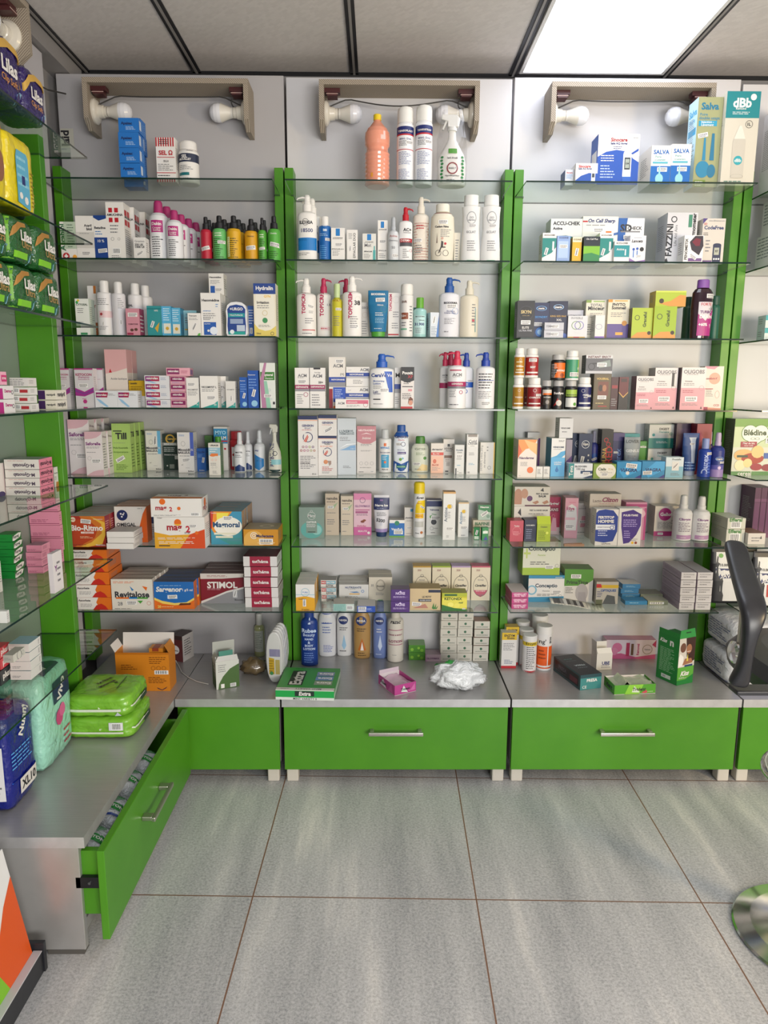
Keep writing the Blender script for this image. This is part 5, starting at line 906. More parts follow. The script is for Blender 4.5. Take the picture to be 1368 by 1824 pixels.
C(338, 447, 50, '#c6cdd3', [('T', .5, .77, .8, 'LUXERYL', '#5a6a70'), ('T', .5, .73, .8, 'CRÈME-SAVON', '#5a6a70'), LN(.12, .6, .7, .68, 3), ('p', '#7fa8d0', .1, .44, .98, .44, .98, .53, .7, .52, .4, .47), ('p', '#e8ecf0', .1, .47, .5, .53, .98, .55, .98, .56, .5, .55), ('t', .82, .47, .2, '2 en 1', W), LN(.3, .12, .8, .17, 2)], 'tall pale blue-grey carton with blue wave', d=.06, by=387)
C(453, 566, 96, '#d6d0cc', [('p', '#bf7f88', 0, .68, .3, .63, .7, .63, 1, .7, 1, 1, 0, 1), ('T', .5, .91, .84, 'NEUTRADERM', '#ecd8d8'), ('p', '#ecd8d8', .2, .82, .5, .86, .8, .82, .5, .84), ('t', .5, .75, .45, 'Intime', W, dict(shear=.3)), LN(.2, .58, .85, .63, 2), LN(.2, .47, .8, .5, 2), ('o', .22, .22, .09, G, .1), ('o', .5, .22, .09, G, .1), ('o', .78, .22, .09, G, .1), LN(.15, .12, .9, .14, 1, c=K), ('s', .8, .05, .2), LN(.1, .02, .4, .06, 1)], 'white carton with dusty rose top', d=.06, by=380)
V(583, 658, 118, 'widecap', '#dcdcdc', '#c2c5c8', [('r', .4, .62, .6, .69, '#dc6a2c'), ('T', .5, .58, .7, 'HYFAC', BL), ('t', .5, .47, .8, 'Gel nettoyant', NV), ('r', .2, .12, .8, .42, '#3a9ac4'), ('l', .28, .3, .7, .4, 4, W), ('d', .5, .25, .1, '#dc6a2c', 12), ('t', .5, .08, .5, 'PEAUX', K)], 'white airless bottle with clear cap and orange square', by=375)
V(671, 763, 91, 'squeeze', '#dde2ea', '#1d4f9a', [('p', '#1d4f9a', .05, .75, .95, .75, .9, .86, .2, .86), ('T', .5, .75, .8, 'GENSKIN', '#16265e'), ('t', .5, .69, .4, 'Douche', RD), ('s', .35, .6, .4), ('o', .62, .6, .15, '#16265e', .2), LN(.25, .46, .8, .5, 2, c=NV), ('r', .25, .39, .8, .44, '#4a3a80'), ('t', .5, .415, .45, 'Dermatine', W), ('d', .45, .28, .1, '#6aa040', 8), ('d', .6, .3, .07, '#7ab0c8', 8), ('p', '#1d4f9a', 0, 0, 1, 0, 1, .25, .5, .18, 0, .25), ('r', .2, .1, .8, .15, '#1f8060'), ('t', .5, .125, .5, 'Menthe Poivre', W)], 'blue and white oval shower bottle', by=373, bands=[(.76, .85, '#1d4f9a')])
V(777, 884, 158, 'oval', '#d3d4c6', '#3f7a30', [('r', .1, .06, .9, .7, '#ccd0c0'), ('o', .5, .65, .33, '#a0a898', .06, .3), ('t', .5, .65, .55, 'CATTIER', '#5a6a50'), LN(.25, .48, .75, .56, 3, c='#5a7a40'), ('d', .75, .4, .09, '#4a8a3a', 12), ('s', .3, .24, .4), ('p', '#e0c890', .3, .05, .9, .05, .9, .2, .6, .24), LN(.2, .07, .7, .12, 1)], 'pale green oval bottle with green cap', by=373)
C(893, 967, 199, '#dcd4cc', [('T', .5, .8, .86, 'dermactol', K, dict(shear=.3)), ('r', .0, .6, 1, .7, '#cf4a3a'), ('t', .4, .65, .5, 'Bio-Oil', W), ('p', '#e8b8a0', 0, 0, 1, 0, 1, .58, 0, .58), ('d', .3, .4, .14, '#d06a50', 14, 1.3), ('T', .35, .28, .5, 'BioOil', '#b04a3a'), LN(.1, .08, .8, .22, 4)], 'peach and white skin oil carton', d=.045, by=377)
C(966, 1030, 175, '#d3cdc6', [('r', .38, .78, .6, .86, K), ('T', .5, .72, .8, 'HYFAC', '#5a5048'), ('t', .5, .66, .6, 'Aktiv', G), ('r', .1, .44, .8, .52, '#7a5a48'), ('l', .2, .33, .7, .42, 2, '#7a5a48'), ('r', .3, .2, .6, .32, '#a8a09a'), ('r', .2, .02, .5, .06, K)], 'narrow grey-beige acne carton with brown band', d=.045, by=373)
C(1034, 1090, 209, '#d5d5d3', [('T', .5, .82, .7, 'Erytelis', '#5a6a7a'), ('t', .5, .75, .5, 'Levure', K), ('s', .5, .62, .7), LN(.2, .5, .8, .56, 2), ('l', .25, .28, .8, .34, 1, '#5aa0c0'), ('t', .15, .1, .12, 'I', K), ('t', .35, .1, .1, 'x', K), LN(.5, .03, .9, .08, 1)], 'small white cream carton with upper sticker', d=.05, by=384)
C(1105, 1172, 146, '#d7d6d4', [('r', .1, .94, .9, 1, '#8a8078'), ('r', .1, .7, .9, .9, '#e2e0dc'), ('T', .5, .83, .7, 'Cold', G), ('T', .5, .77, .8, 'CREAM', G), LN(.3, .7, .75, .73, 1), LN(.2, .48, .85, .56, 3), ('l', .2, .24, .8, .3, 2, '#6aa0c0'), ('t', .2, .06, .25, 'I K', K)], 'taller white cream carton with two-line title', d=.05, by=386)
C(1186, 1270, 194, '#d3d0ca', [('t', .1, .5, .8, 'DEXERYL crème 250 g', G, 90), ('t', .3, .45, .5, 'ou alternative', G, 90), ('o', .65, .2, .12, K, .15), ('r', .93, 0, 1, 1, '#d8b030'), LN(.45, .7, .6, .9, 2)], 'wide white carton with yellow right edge', d=.06, by=381)
shelf('right', 4); zoom(890, 730, .34942)
C(93, 188, 152, '#dcd2c8', [('p', '#e08a3a', 0, 1, 1, 1, .8, .8, .4, .75, 0, .55), ('p', '#e8b070', .3, 1, 1, .9, 1, .6, .6, .75), ('p', '#d05a28', 0, .9, .2, .7, 0, .5), ('T', .45, .52, .8, 'Neoderme', '#5a3a60', dict(shear=.3)), LN(.15, .3, .7, .42, 3), ('d', .68, .2, .17, '#dc6a2c', 16), LN(.08, .04, .2, .06, 1)], 'orange-swirled white carton, leftmost', d=.09, by=345, side='#b5b0a2')
C(140, 205, 115, '#8d8694', [('r', 0, .82, 1, 1, '#d8d4d0'), ('r', .85, 0, 1, .85, '#5a2a78')], 'grey and purple carton behind the orange-swirled one', d=.04, by=300)
C(187, 220, 290, '#dad8d4', [LN(.15, .3, .85, .8, 5, c=K)], 'tiny white vial carton, left of two', d=.025, by=344)
C(223, 255, 290, '#dad8d4', [LN(.15, .3, .85, .8, 5, c=K)], 'tiny white vial carton, right of two', d=.025, by=344)
C(262, 333, 145, '#dcdcda', [('p', '#4aa0d0', 0, .5, .4, .55, .7, .65, 1, .68, 1, .58, .6, .45, 0, .4), ('r', 0, 0, 1, .5, '#5aaad8'), ('t', .7, .93, .4, 'SIALP', G), ('T', .5, .77, .8, 'VENDOME', '#3a4a60'), LN(.15, .7, .8, .73, 1), ('t', .5, .38, .55, 'Lubrifiant', W), ('t', .5, .33, .5, 'intime', W), ('d', .45, .17, .12, '#2a70b0', 14, 1.2), ('p', '#2a70b0', .38, .2, .52, .2, .45, .3), ('RL', []), ('L', [('r', 0, 0, 1, 1, '#3a86a8')])], 'white and sky blue carton with water drop', d=.08, by=341, side='#3f88a8')
X_, w_, Y_, h_, z_ = CTX['last']
C(306, 374, 79, '#cfcfd0', [('T', .45, .5, .7, 'VENDOME', K), LN(.2, .25, .8, .38, 1)], 'small pale cube carton on top at left', d=.07, z=z_+h_+.0005, Y=Y_+.006, rz=-.04, h=.068)
C(337, 368, 152, '#a79db0', [('p', '#6a4a90', 0, .0, 1, 0, 1, .5, 0, .3)], 'lilac-grey carton behind the water drop carton', d=.05, by=300)
C(405, 473, 122, '#1c2f55', [('o', .5, .72, .3, '#c8ccd4', .15), ('T', .5, .72, .4, 'Gyn', W), ('s', .3, .3, .6, 1.4), ('l', .7, .1, .85, .5, 3, W)], 'dark navy carton with round white emblem', d=.05, by=310, n=2, sx=-.02)
V(475, 521, 108, 'spray', '#3a3f88', '#a8a4b8', [('d', .5, .38, .3, '#2050a0', 14), ('s', .5, .3, .6, .4)], 'violet lubricant bottle at the back', by=310)
C(522, 580, 100, '#1a1718', [('o', .4, .75, .2, RD, .3), ('o', .6, .65, .2, RD, .3), ('t', .3, .3, .55, 'YOUNA', '#c9a050', 90), ('t', .7, .4, .4, 'RED', RD, 90)], 'black carton with red ring graphics', d=.05, by=305)
C(582, 640, 118, '#25295e', [('r', 0, .8, 1, 1, '#4a3f78'), ('s', .3, .5, .4), ('t', .5, .35, .5, 'Durex', '#6a8ac8', 90)], 'deep indigo carton beside the black one', d=.05, by=300)
C(640, 720, 122, '#3a9aa0', [('r', .5, .2, 1, .6, '#5ac0b8'), ('t', .7, .4, .4, 'ette', W)], 'teal carton partly behind the silver tube', d=.04, by=285)
TUBE(622, 704, 137, '#9aa3aa', '#8a9298', [('T', .5, .88, .8, 'LOVER', '#5a6268'), ('T', .5, .62, .8, 'GENIUS', '#e0e4e8'), ('s', .4, .3, .5), LN(.2, .4, .8, .5, 2)], 'silver squeeze tube behind the green oval carton', by=300)
C(706, 746, 160, '#3f8f30', [('T', .5, .82, .8, 'ette', W)], 'bright green carton behind the front row', d=.04, by=290)
dg = [('r', 0, 0, 1, .42, '#1f7f76'), ('r', 0, .97, 1, 1, '#7a8a80'), ('T', .6, .8, .4, 'DIGEST', K), ('t', .6, .68, .4, 'Humaine', TL), ('d', .18, .55, .06, TL, 10), LN(.3, .2, .8, .3, 2, c=W), ('d', .88, .6, .07, '#9ab0a8', 12)]
C(760, 880, 196, '#cfcfcb', dg, 'white and teal digestion carton, lower of two', d=.05, by=315)
X_, w_, Y_, h_, z_ = CTX['last']
C(760, 886, 73, '#cfcfcb', dg, 'white and teal digestion carton, upper of two', d=.05, z=z_+h_+.0005, Y=Y_+.001)
C(888, 1000, 70, '#3b1a42', [('r', .1, .5, .9, .9, '#4a2652'), ('s', .55, .42, .45), ('l', .5, .05, .9, .3, 4, '#8a70a0')], 'dark purple box in shadow at the back', d=.05, by=320)
C(1000, 1076, 72, '#8c1c34', [('r', .5, .1, 1, .6, '#2a1420'), ('p', '#a83a4c', .1, .9, .5, .7, .1, .6)], 'dark crimson box at the back by the post', d=.05, by=300)
TUBE(964, 1049, 124, '#2a4a86', '#aab4cc', [('p', '#c8d0dc', .35, .9, .8, .9, .75, .82, .7, .3, .5, .3, .45, .8), ('s', .55, .75, .3), ('l', .15, .15, .8, .35, 3, '#8fb0e0')], 'blue gel tube with silver swoosh', by=345)
lub = [('o', .5, .42, .3, '#8fb8e8', .12, .5), ('T', .5, .42, .45, 'manix', W), ('s', .7, .34, .35), ('d', .5, .22, .12, '#d8c0e0', 12)]
V(1028, 1090, 148, 'round', '#1f3f9c', '#8a98c8', [('t', .35, .35, .5, 'Durex', '#b8c8f0', 90), ('s', .7, .62, .5), ('l', .5, .1, .85, .5, 5, '#6a88d8')], 'bright blue lubricant bottle with white neck sticker', by=346)
V(1060, 1096, 112, 'spray', '#3a2f60', '#a8a0b0', [], 'dark lubricant bottle hidden behind the blue one', by=325)
V(1090, 1160, 118, 'spray', '#26337c', '#b8a8c4', lub, 'violet and blue lubricant bottle, nearest the post', by=346, bands=[(0, .18, '#9c86bc'), (.18, .28, '#5f5aa4')])
C(352, 473, 274, '#d3d6da', [('r', 0, 0, .22, 1, '#1b7f80'), ('t', .1, .5, .7, 'Teva', W, 90), ('T', .5, .8, .5, 'SILODOSIN', K), ('t', .5, .6, .35, '100 mg', K), ('r', .5, .3, 1, .5, '#1c3a60'), ('s', .75, .3, .3), ('p', '#1c3a60', .6, 0, 1, 0, 1, .2)], 'low white and teal tablet carton', d=.045, by=347)
C(478, 593, 277, '#7f9a3c', [('d', .55, .5, .44, '#e0dcd0', 24, .8), ('T', .38, .64, .35, 'Cialis', '#2a3a20'), ('t', .75, .64, .2, '20 mg', '#c9a040'), LN(.3, .35, .85, .48, 2), ('s', .5, .26, .3)], 'low green carton with cream oval', d=.045, by=347)
vg = [('p', '#3aa0d8', .3, 0, 1, .5, 1, 1, .6, 1, .1, .4), ('T', .5, .48, .7, 'VIAGRA', '#15205c'), ('p', '#2a2a80', .75, 0, 1, 0, 1, .2)]
C(597, 721, 265, '#1b84b8', vg+[('s', .6, .75, .45, -.1), ('d', .45, .3, .08, W, 8)], 'low turquoise-blue carton with raised sticker, left', d=.045, by=347, top='#2a90c0')
C(725, 841, 263, '#1b84b8', vg+[('s', .25, .3, .4, .05)], 'low turquoise-blue carton with low sticker, right', d=.045, by=346, top='#2a90c0')
C(846, 936, 242, '#cfdbe0', [('r', 0, 0, 1, .55, '#7fb4c8'), ('t', .6, .9, .5, 'Prostafix', K), ('r', .35, .35, .75, .8, '#dcdcd8'), ('s', .55, .58, .4, .8), LN(.3, .1, .8, .25, 2)], 'small white and pale blue carton at the end of the front row', d=.045, by=346)
shelf('far right', 4)
C(1190, 1420, 46, '#cfd2c0', [('r', 0, .84, 1, 1, '#6f9a4a'), ('r', 0, .5, 1, .86, '#c2cfa6'), ('d', .34, .75, .185, '#56803c', 24), ('d', .58, .75, .185, '#56803c', 24), ('p', '#56803c', .16, .7, .76, .7, .46, .5), ('d', .34, .75, .17, '#e6e8dc', 24), ('d', .58, .75, .17, '#e6e8dc', 24), ('p', '#e6e8dc', .18, .7, .74, .7, .46, .52), ('T', .46, .76, .5, 'Blédine', '#2c4a30'), ('o', .42, .65, .05, '#2c4a30', .2, .5), ('o', .52, .65, .05, '#2c4a30', .2, .5),
  ('r', .16, .5, .52, .6, '#9a3044'), ('t', .34, .57, .26, 'Miel de ble', W), ('t', .34, .53, .2, 'saveur vanille', W), ('d', .25, .36, .22, '#d8b070', 16, .6), ('d', .45, .3, .25, '#a33a30', 16, .5), ('d', .55, .42, .14, '#e0c080', 12, 1), ('d', .18, .18, .12, '#e8dcb0', 12), ('d', .35, .22, .1, '#e8cf90', 12),
  ('r', .1, .32, .34, .36, '#2f4a3c'), ('d', .55, .15, .13, '#9a2c3c', 16, .6), ('d', .8, .14, .13, '#8a2c3c', 16, .6), ('r', .7, .3, .95, .4, '#3a60a8'), ('r', 0, 0, 1, .07, '#3f7a40'), ('t', .3, .035, .3, 'cereal', W), ('s', .85, .62, .3)], 'large green baby cereal carton with white heart', d=.07, by=330, side='#56564c')
# --- sixth shelves
shelf('left', 5); zoom(90, 850, .30702)
C(107, 318, 226, '#a32f22', [('p', '#c8702a', .3, 1, 1, 1, 1, .5, .75, .1, .4, 0, .1, 0, .5, .2, .6, .6), ('p', '#e0b040', .6, 1, .9, .75, .9, .45, .6, .15, .3, .02, .5, 0, .9, .1, 1, .4, 1, .8), ('p', '#b0401f', .55, .9, .8, .6, .7, .3, .3, .05, .1, .05, .1, .9), ('d', .13, .89, .07, '#e8d8c0', 16), ('t', .13, .89, .1, 'MKB', RD), ('s', .48, .83, .28, -.1), ('T', .5, .62, .88, 'Bio-Ritmo', W), ('r', .33, .44, .68, .5, '#e8e0d8'), ('t', .52, .47, .3, '1 comp/jour', RD), LN(.3, .28, .7, .36, 2, c='#e8c8a0'), LN(.1, .06, .5, .09, 1, c=K), ('t', .85, .07, .25, 'Nutrition', W), ('t', .82, .9, .25, 'PUNTO BLANCO', W),
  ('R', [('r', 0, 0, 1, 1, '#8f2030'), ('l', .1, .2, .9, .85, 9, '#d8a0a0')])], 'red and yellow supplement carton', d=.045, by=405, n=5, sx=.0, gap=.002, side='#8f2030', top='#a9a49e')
C(374, 560, 171, '#dcd7d0', [('p', '#d9601c', .72, 0, 1, 0, 1, 1, .88, .8, .75, .4), ('d', .24, .76, .17, '#1d2a5c', 20), ('d', .2, .8, .03, W, 8), ('d', .27, .78, .03, W, 8), ('d', .23, .72, .03, W, 8), ('d', .3, .82, .02, W, 8), ('t', .8, .95, .15, 'CND 32', K), ('T', .35, .5, .6, 'OMEGAL', K), ('R', [('r', 0, 0, 1, 1, '#e07030')])], 'white and orange carton with dark globe', d=.05, by=378, n=3, gap=.003, side='#d86a2a', top='#b98a70')
C(560, 604, 178, '#cdd0d6', [('r', 0, .5, 1, .85, '#3a4a7a'), ('l', .1, .05, .9, .4, 6, G)], 'narrow pile-like carton behind the two large ones', d=.05, by=365)
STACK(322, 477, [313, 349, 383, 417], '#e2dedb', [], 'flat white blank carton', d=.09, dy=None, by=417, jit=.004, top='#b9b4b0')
mg = lambda t: [('r', 0, 0, 1, .4, '#e0902a'), ('p', '#cf4a1c', .35, 0, 1, 0, 1, .62, .7, .45), ('p', '#dca22a', 0, 0, .5, 0, .7, .45, .3, .42, 0, .52)]
C(603, 895, 232, '#e2dfdb', mg(0)+[('d', .47, .83, .07, OR, 20), ('p', '#e8b83a', .38, .78, .56, .78, .5, .74, .44, .74), ('T', .4, .62, .3, 'mag', '#a31c2c'), ('T', .67, .62, .09, '2', '#b8263a'), ('d', .84, .5, .035, OR, 14), ('t', .65, .5, .1, '10 ml', K), ('l', .06, .28, .95, .36, 2, W), ('l', .08, .14, .9, .24, 2, W), ('r', .08, .07, .3, .1, K), ('t', .12, .97, .1, 'Cooper', K), ('s', .77, .72, .15)], 'large magnesium carton with orange wave, lower', d=.1, by=413, top='#dad6d2')
X_, w_, Y_, h_, z_ = CTX['last']
C(580, 874, 124, '#e2dfdb', [('d', .23, .83, .06, OR, 18), ('T', .2, .42, .22, 'mag', '#a31c2c'), ('T', .39, .42, .06, '2', '#b8263a'), ('d', .55, .46, .035, OR, 14), ('b', .78, .05, .95, .22), LN(.05, .05, .6, .12, 2), ('R', [('d', .5, .7, .15, OR, 14), ('t', .5, .4, .6, 'mag 2', '#a31c2c')]), ('TT', [('p', '#d0782a', 0, 0, 1, 0, 1, .3, 0, .45), ('t', .45, .65, .4, 'mag 2', '#6a2a2a')])], 'large magnesium carton on top, slightly askew', d=.1, z=z_+h_+.0006, Y=Y_+.003, rz=.03)
mgn = [('r', 0, .0, 1, .2, '#3f8f8a'), ('p', '#3f8fb0', .5, 1, 1, 1, 1, .6, .8, .75), ('p', '#b8342c', 0, 1, .6, 1, .2, .5, 0, .3), ('p', '#e08a2a', .1, 1, .7, 1, .3, .55, .05, .25, 0, .2), ('p', '#e8d850', .2, .96, .6, .96, .4, .6, .2, .4), ('d', .55, .55, .45, '#e8e4d8', 24, .7), ('p', '#3f8fa8', 0, 0, .6, 0, .3, .15, .1, .35, 0, .5), ('s', .55, .8, .3), ('T', .5, .58, .86, 'Magnoral', '#1c4870'), ('r', .1, .3, .8, .36, '#dcd8c0'), ('r', .15, .2, .7, .26, '#dcd8c0'), ('r', .5, .1, .95, .17, '#4a8a90'), ('t', .12, .95, .15, 'HUIDA', W)]
C(930, 1111, 199, '#3f8f9a', mgn, 'rainbow-coloured carton with pale centre', d=.05, by=390, n=4, gap=.002, side='#b8906a', top='#5f8088')
C(1120, 1320, 303, '#c98a1c', [('d', .3, .3, .3, '#dca850', 20), ('o', .3, .62, .1, W, .2), ('o', .3, .62, .05, W, .4), ('T', .62, .6, .5, 'Madecasse', '#1c2a5c'), ('s', .65, .25, .4), ('r', .4, .15, .9, .2, '#e8c890'), ('TT', [('r', 0, 0, 1, 1, '#9a8a68'), ('o', .6, .5, .22, '#c8b890', .4), ('t', .6, .4, .4, 'Madecasse', '#4a4a60')])], 'mustard yellow carton with eye-like swirl by the post', d=.12, by=397, top='#9a8a68')
shelf('middle', 5); zoom(500, 850, .29971)
C(110, 258, 179, '#7f9388', [('d', .5, .28, .44, '#5fa8a0', 24, .8), ('d', .7, .28, .2, '#8fc4bc', 20, 1), ('r', .28, .18, .72, .55, '#7f9388'), ('t', .5, .72, .3, 'Mary', W, dict(shear=.3)), ('o', .5, .73, .16, W, .06), ('o', .5, .87, .05, W), ('T', .5, .53, .4, 'CAPTEUR', W), LN(.3, .36, .7, .48, 3, c=W), ('r', .35, .2, .65, .23, '#3a5048')], 'sage green carton with teal round pattern', d=.06, by=365)
nb = [('T', .5, .89, .82, 'nanuba', '#5a5048'), ('l', .1, .78, .9, .83, 1, '#6a6058'), ('p', '#9ab08a', .5, .7, .95, .8, .6, .62), ('s', .4, .68, .45), LN(.12, .52, .8, .56, 1), LN(.12, .25, .8, .4, 3), LN(.12, .08, .6, .12, 1)]
C(265, 345, 98, '#c8b7a2', nb, 'tall beige film-wrapped carton, left of two', d=.045, by=345)
C(358, 431, 112, '#cfc0ac', nb, 'tall beige film-wrapped carton, right of two', d=.045, by=345)
C(434, 539, 97, '#dcb6c4', [('r', 0, .0, 1, .2, '#c8609a'), ('r', 0, .85, 1, 1, '#d884ac'), ('o', .5, .84, .16, '#5a4a70', .15), ('T', .5, .7, .86, 'GLOWMAX', '#8a5a88'), ('r', .1, .6, .9, .62, '#b04a80'), ('r', .1, .53, .8, .58, '#a85a84'), ('l', .15, .47, .9, .52, 2, '#5a3a60'), ('d', .5, .33, .12, '#7a3a28', 8, .6), ('d', .6, .36, .1, '#8a4a30', 8, .6), ('t', .45, .22, .5, 'Dailyday', '#c03a80'), ('t', .5, .1, .5, 'BEAUTE', W), ('d', .85, .06, .08, W, 10)], 'pink and white film-wrapped carton with a brown bean picture', d=.05, by=345)
TUBE(556, 650, 110, '#d0cdd4', '#1c3560', [('T', .5, .75, .8, 'Nerge Ice', W), ('r', .4, .86, .6, .9, '#7a5a90'), LN(.2, .68, .8, .7, 1, c='#b0b8d8'), LN(.2, .5, .85, .6, 4, c=K), ('T', .45, .4, .55, '5200', K, dict(rot=-8)), ('p', '#8f7ab0', .2, .12, .8, .12, .8, .2, .5, .17), ('r', .4, .28, .55, .35, '#c0c0cc')], 'navy and white squeeze tube with handwritten number', by=356, bands=[(.65, .94, '#1f2a5c'), (.12, .2, '#9a8ab4')])
C(641, 731, 255, W, [('r', 0, 0, 1, .82, '#1f66b0'), ('r', 0, 0, 1, .08, '#5a9a3a'), ('d', .5, .82, .16, '#2a8060', 16), ('T', .5, .45, .75, 'VapoRub', W), ('s', .6, .28, .6), ('r', 0, .82, .3, .9, '#d8d8dc')], 'small square blue and white carton with green emblem', d=.045, by=356, top='#b5aea6')
C(731, 788, 180, '#d3ccc4', [('r', .6, .85, .95, .95, '#3a90b8'), ('T', .5, .63, .8, 'physiolac', K), LN(.2, .5, .8, .56, 2), ('s', .5, .28, .5), LN(.2, .05, .8, .1, 1)], 'narrow pale carton left of the yellow-capped can', d=.045, by=347)
V(789, 860, 33, 'aero', '#d8d8da', '#e0c41c', [('T', .55, .73, .6, 'Ecran', K, dict(shear=.3)), ('p', '#e4c41e', .15, .45, .98, .45, .98, .68, .4, .68, .2, .6), ('t', .5, .63, .4, 'Express', RD), ('s', .75, .56, .4, -.6), ('r', .15, .36, .85, .44, '#e0b020'), ('t', .5, .4, .5, 'Repairing', RD), ('r', .15, .2, .85, .3, '#b8b8b4'), ('d', .7, .1, .12, '#b06a3a', 10), ('t', .35, .09, .3, 'Ecran', K)], 'tall white spray can with bright yellow cap', by=362, cat='spray can', name='spray_can')
t = C(866, 958, 137, '#d3d3d0', [('r', 0, .82, 1, .98, '#1f2c60'), ('T', .5, .73, .6, 'Valmone', '#1f2c60'), ('t', .5, .6, .3, 'Pilex', '#3a8a50'), ('d', .3, .53, .1, '#5a9a4a', 8), ('d', .48, .38, .18, '#2c3038', 20), ('s', .6, .5, .6), ('o', .35, .2, .12, G), LN(.5, .18, .8, .22, 1), LN(.3, .05, .7, .1, 1, c=K)], 'white rounded pack with navy top and black disc', d=.05, by=345, top='#1f2c60')
C(965, 1038, 88, '#d8d8d6', [('r', 0, .965, 1, 1, '#c99a5a'), ('d', .5, .7, .18, '#d8b020', 16), ('o', .62, .7, .13, K, .1, 1.3), ('t', .22, .53, .3, 'Actizine', '#3a4a60', 90), LN(.4, .45, .6, .6, 4), ('s', .55, .24, .6), ('l', .3, .05, .6, .1, 2, G)], 'tall slim white carton with yellow spot and tan top', d=.045, by=373, top='#b5824a')
C(1055, 1117, 150, '#d8d8d6', [('r', 0, .965, 1, 1, '#c9a878'), ('d', .5, .74, .18, '#d8b020', 16), ('o', .62, .74, .13, K, .1, 1.3), ('t', .25, .55, .35, 'Actizine', '#3a6a90', 90), LN(.4, .45, .7, .6, 4), ('s', .55, .28, .7), LN(.3, .03, .9, .08, 1)], 'shorter slim white carton with yellow spot', d=.045, by=356)
C(1143, 1250, 256, '#c3bba8', [('T', .5, .78, .8, 'BIAFINE', '#2a6a40'), ('r', 0, .5, 1, .54, '#2a6a40')], 'cream carton with green title under the small green cube', d=.045, by=350)
X_, w_, Y_, h_, z_ = CTX['last']
C(1176, 1250, 165, '#a9bcb0', [('p', '#2f7a48', 0, 1, 1, 1, 1, .5, 0, .7), ('T', .5, .86, .7, 'Neurox', W), ('s', .5, .42, .6, .6), ('d', .8, .25, .15, '#7a9a88', 12)], 'small green and grey cube carton', d=.045, z=z_+h_+.0004, Y=Y_+.004, top='#8a9080')
C(1157, 1190, 300, '#2a8048', [('s', .5, .6, .9, 1.3), ('r', .1, .05, .9, .3, '#c8d8c8')], 'small green carton turned edgewise, left of two in front', d=.022, by=372, rz=-.2)
C(1192, 1230, 300, '#2a8048', [('r', .1, .55, .9, .75, '#d8e0d8'), ('o', .5, .7, .2, W), ('p', '#3a3a90', .2, .05, .9, .05, .6, .35)], 'small green carton with white panel, right of two', d=.022, by=378, rz=.1)
shelf('right', 5); zoom(890, 850, .34942)
C(52, 238, 160, '#d6d2ca', [('r', .3, .5, 1, .66, '#5a3a70'), ('p', K, .1, .8, .18, .95, .2, .7), ('T', .68, .88, .5, 'FEET & HAND BALM', K), LN(.4, .74, .9, .8, 1), ('t', .1, .66, .15, 'SUN DEW', K), ('r', 0, .4, 1, .5, '#4a3060')], 'low foot care carton with purple band', d=.09, by=290)
X_, w_, Y_, h_, z_ = CTX['last']
C(52, 236, 58, '#cdc8bf', [('d', .1, .6, .11, '#b08068', 16, 1.5), ('d', .28, .65, .1, '#b58870', 16, 1.4), ('p', '#b08068', .0, .1, .2, .1, .22, .5, .0, .6), ('d', .43, .4, .08, '#5a2a60', 12), ('p', K, .72, .8, .8, .95, .82, .75), ('T', .78, .64, .35, 'FEET & HAND', K), ('T', .78, .52, .2, 'BALM', K), ('p', '#a87860', .5, .2, .65, .3, .7, .2, .6, .1), ('p', '#a87860', .78, .2, .92, .32, .98, .2, .85, .1), ('r', .3, 0, 1, .07, '#5a2a40')], 'foot care carton with pictured bare feet, upper', d=.09, z=z_+h_+.0005, Y=Y_+.002)
C(52, 121, 222, '#b8495a', [('o', .5, .5, .32, '#d88a90', .06, 1), LN(.25, .3, .75, .5, 3, c='#e0a0a8'), ('t', .5, .75, .4, 'Tadex', W)], 'small coral red carton at the front corner', d=.06, by=328, rz=.04)
C(126, 187, 218, '#1d2440', [('t', .5, .75, .7, 'BURAMEN', W), ('l', .15, .1, .85, .6, 5, '#8a93b0')], 'small navy carton between coral and lime ones', d=.05, by=326, rz=.02)
C(190, 259, 240, '#a5b822', [('t', .5, .85, .5, 'Oxalam', K), ('l', .1, .1, .7, .65, 6, '#5a6a10'), ('d', .75, .5, .1, '#d8e060', 10)], 'small lime yellow carton with opened top flap', d=.05, by=328)
X_, w_, Y_, h_, z_ = CTX['last']
f = MB().box(-w_/2, w_/2, 0, .03, 0, .001, '#b5c832').build('flap', ALLITEMS[-1], (0, -.0006, h_)); f.rotation_euler = (radians(65), 0, 0)
C(240, 308, 102, '#b02a55', [('r', 0, 0, 1, .2, '#d8c0c8'), ('T', .5, .82, .8, 'Vagigel', W, dict(shear=.3)), ('r', .1, .6, .9, .74, '#8a1a40'), ('t', .5, .67, .7, 'SANS', W), ('o', .5, .5, .12, '#e8a0b8'), ('p', '#dca0b4', .3, .1, .45, .45, .7, .45, .8, .1)], 'magenta carton with slanted white title', d=.05, by=293)
C(332, 397, 106, '#cf97a8', [('p', '#dcd8d8', .1, .2, .9, .2, .95, .5, .85, .78, .5, .85, .15, .78, .05, .5), ('T', .42, .73, .6, 'Eliya', '#b03a68'), LN(.2, .66, .7, .69, 1), ('r', .05, .46, .8, .52, '#e0b0bc'), ('s', .4, .3, .7), ('r', .3, .88, .8, .9, '#c87a90')], 'tall narrow pink carton with white oval', d=.07, by=312, rz=-.08, side='#a89c98')
C(398, 474, 140, '#d2cac8', [('t', .55, .84, .8, 'Lactoclizon', '#8a7a80'), ('d', .5, .42, .3, '#e0c8c8', 18, 1.2), ('p', '#c88a98', .35, .25, .45, .6, .75, .6, .7, .3, .6, .25), ('s', .5, .42, .45), LN(.1, .06, .9, .12, 1)], 'white carton with pink seated figure', d=.05, by=305)
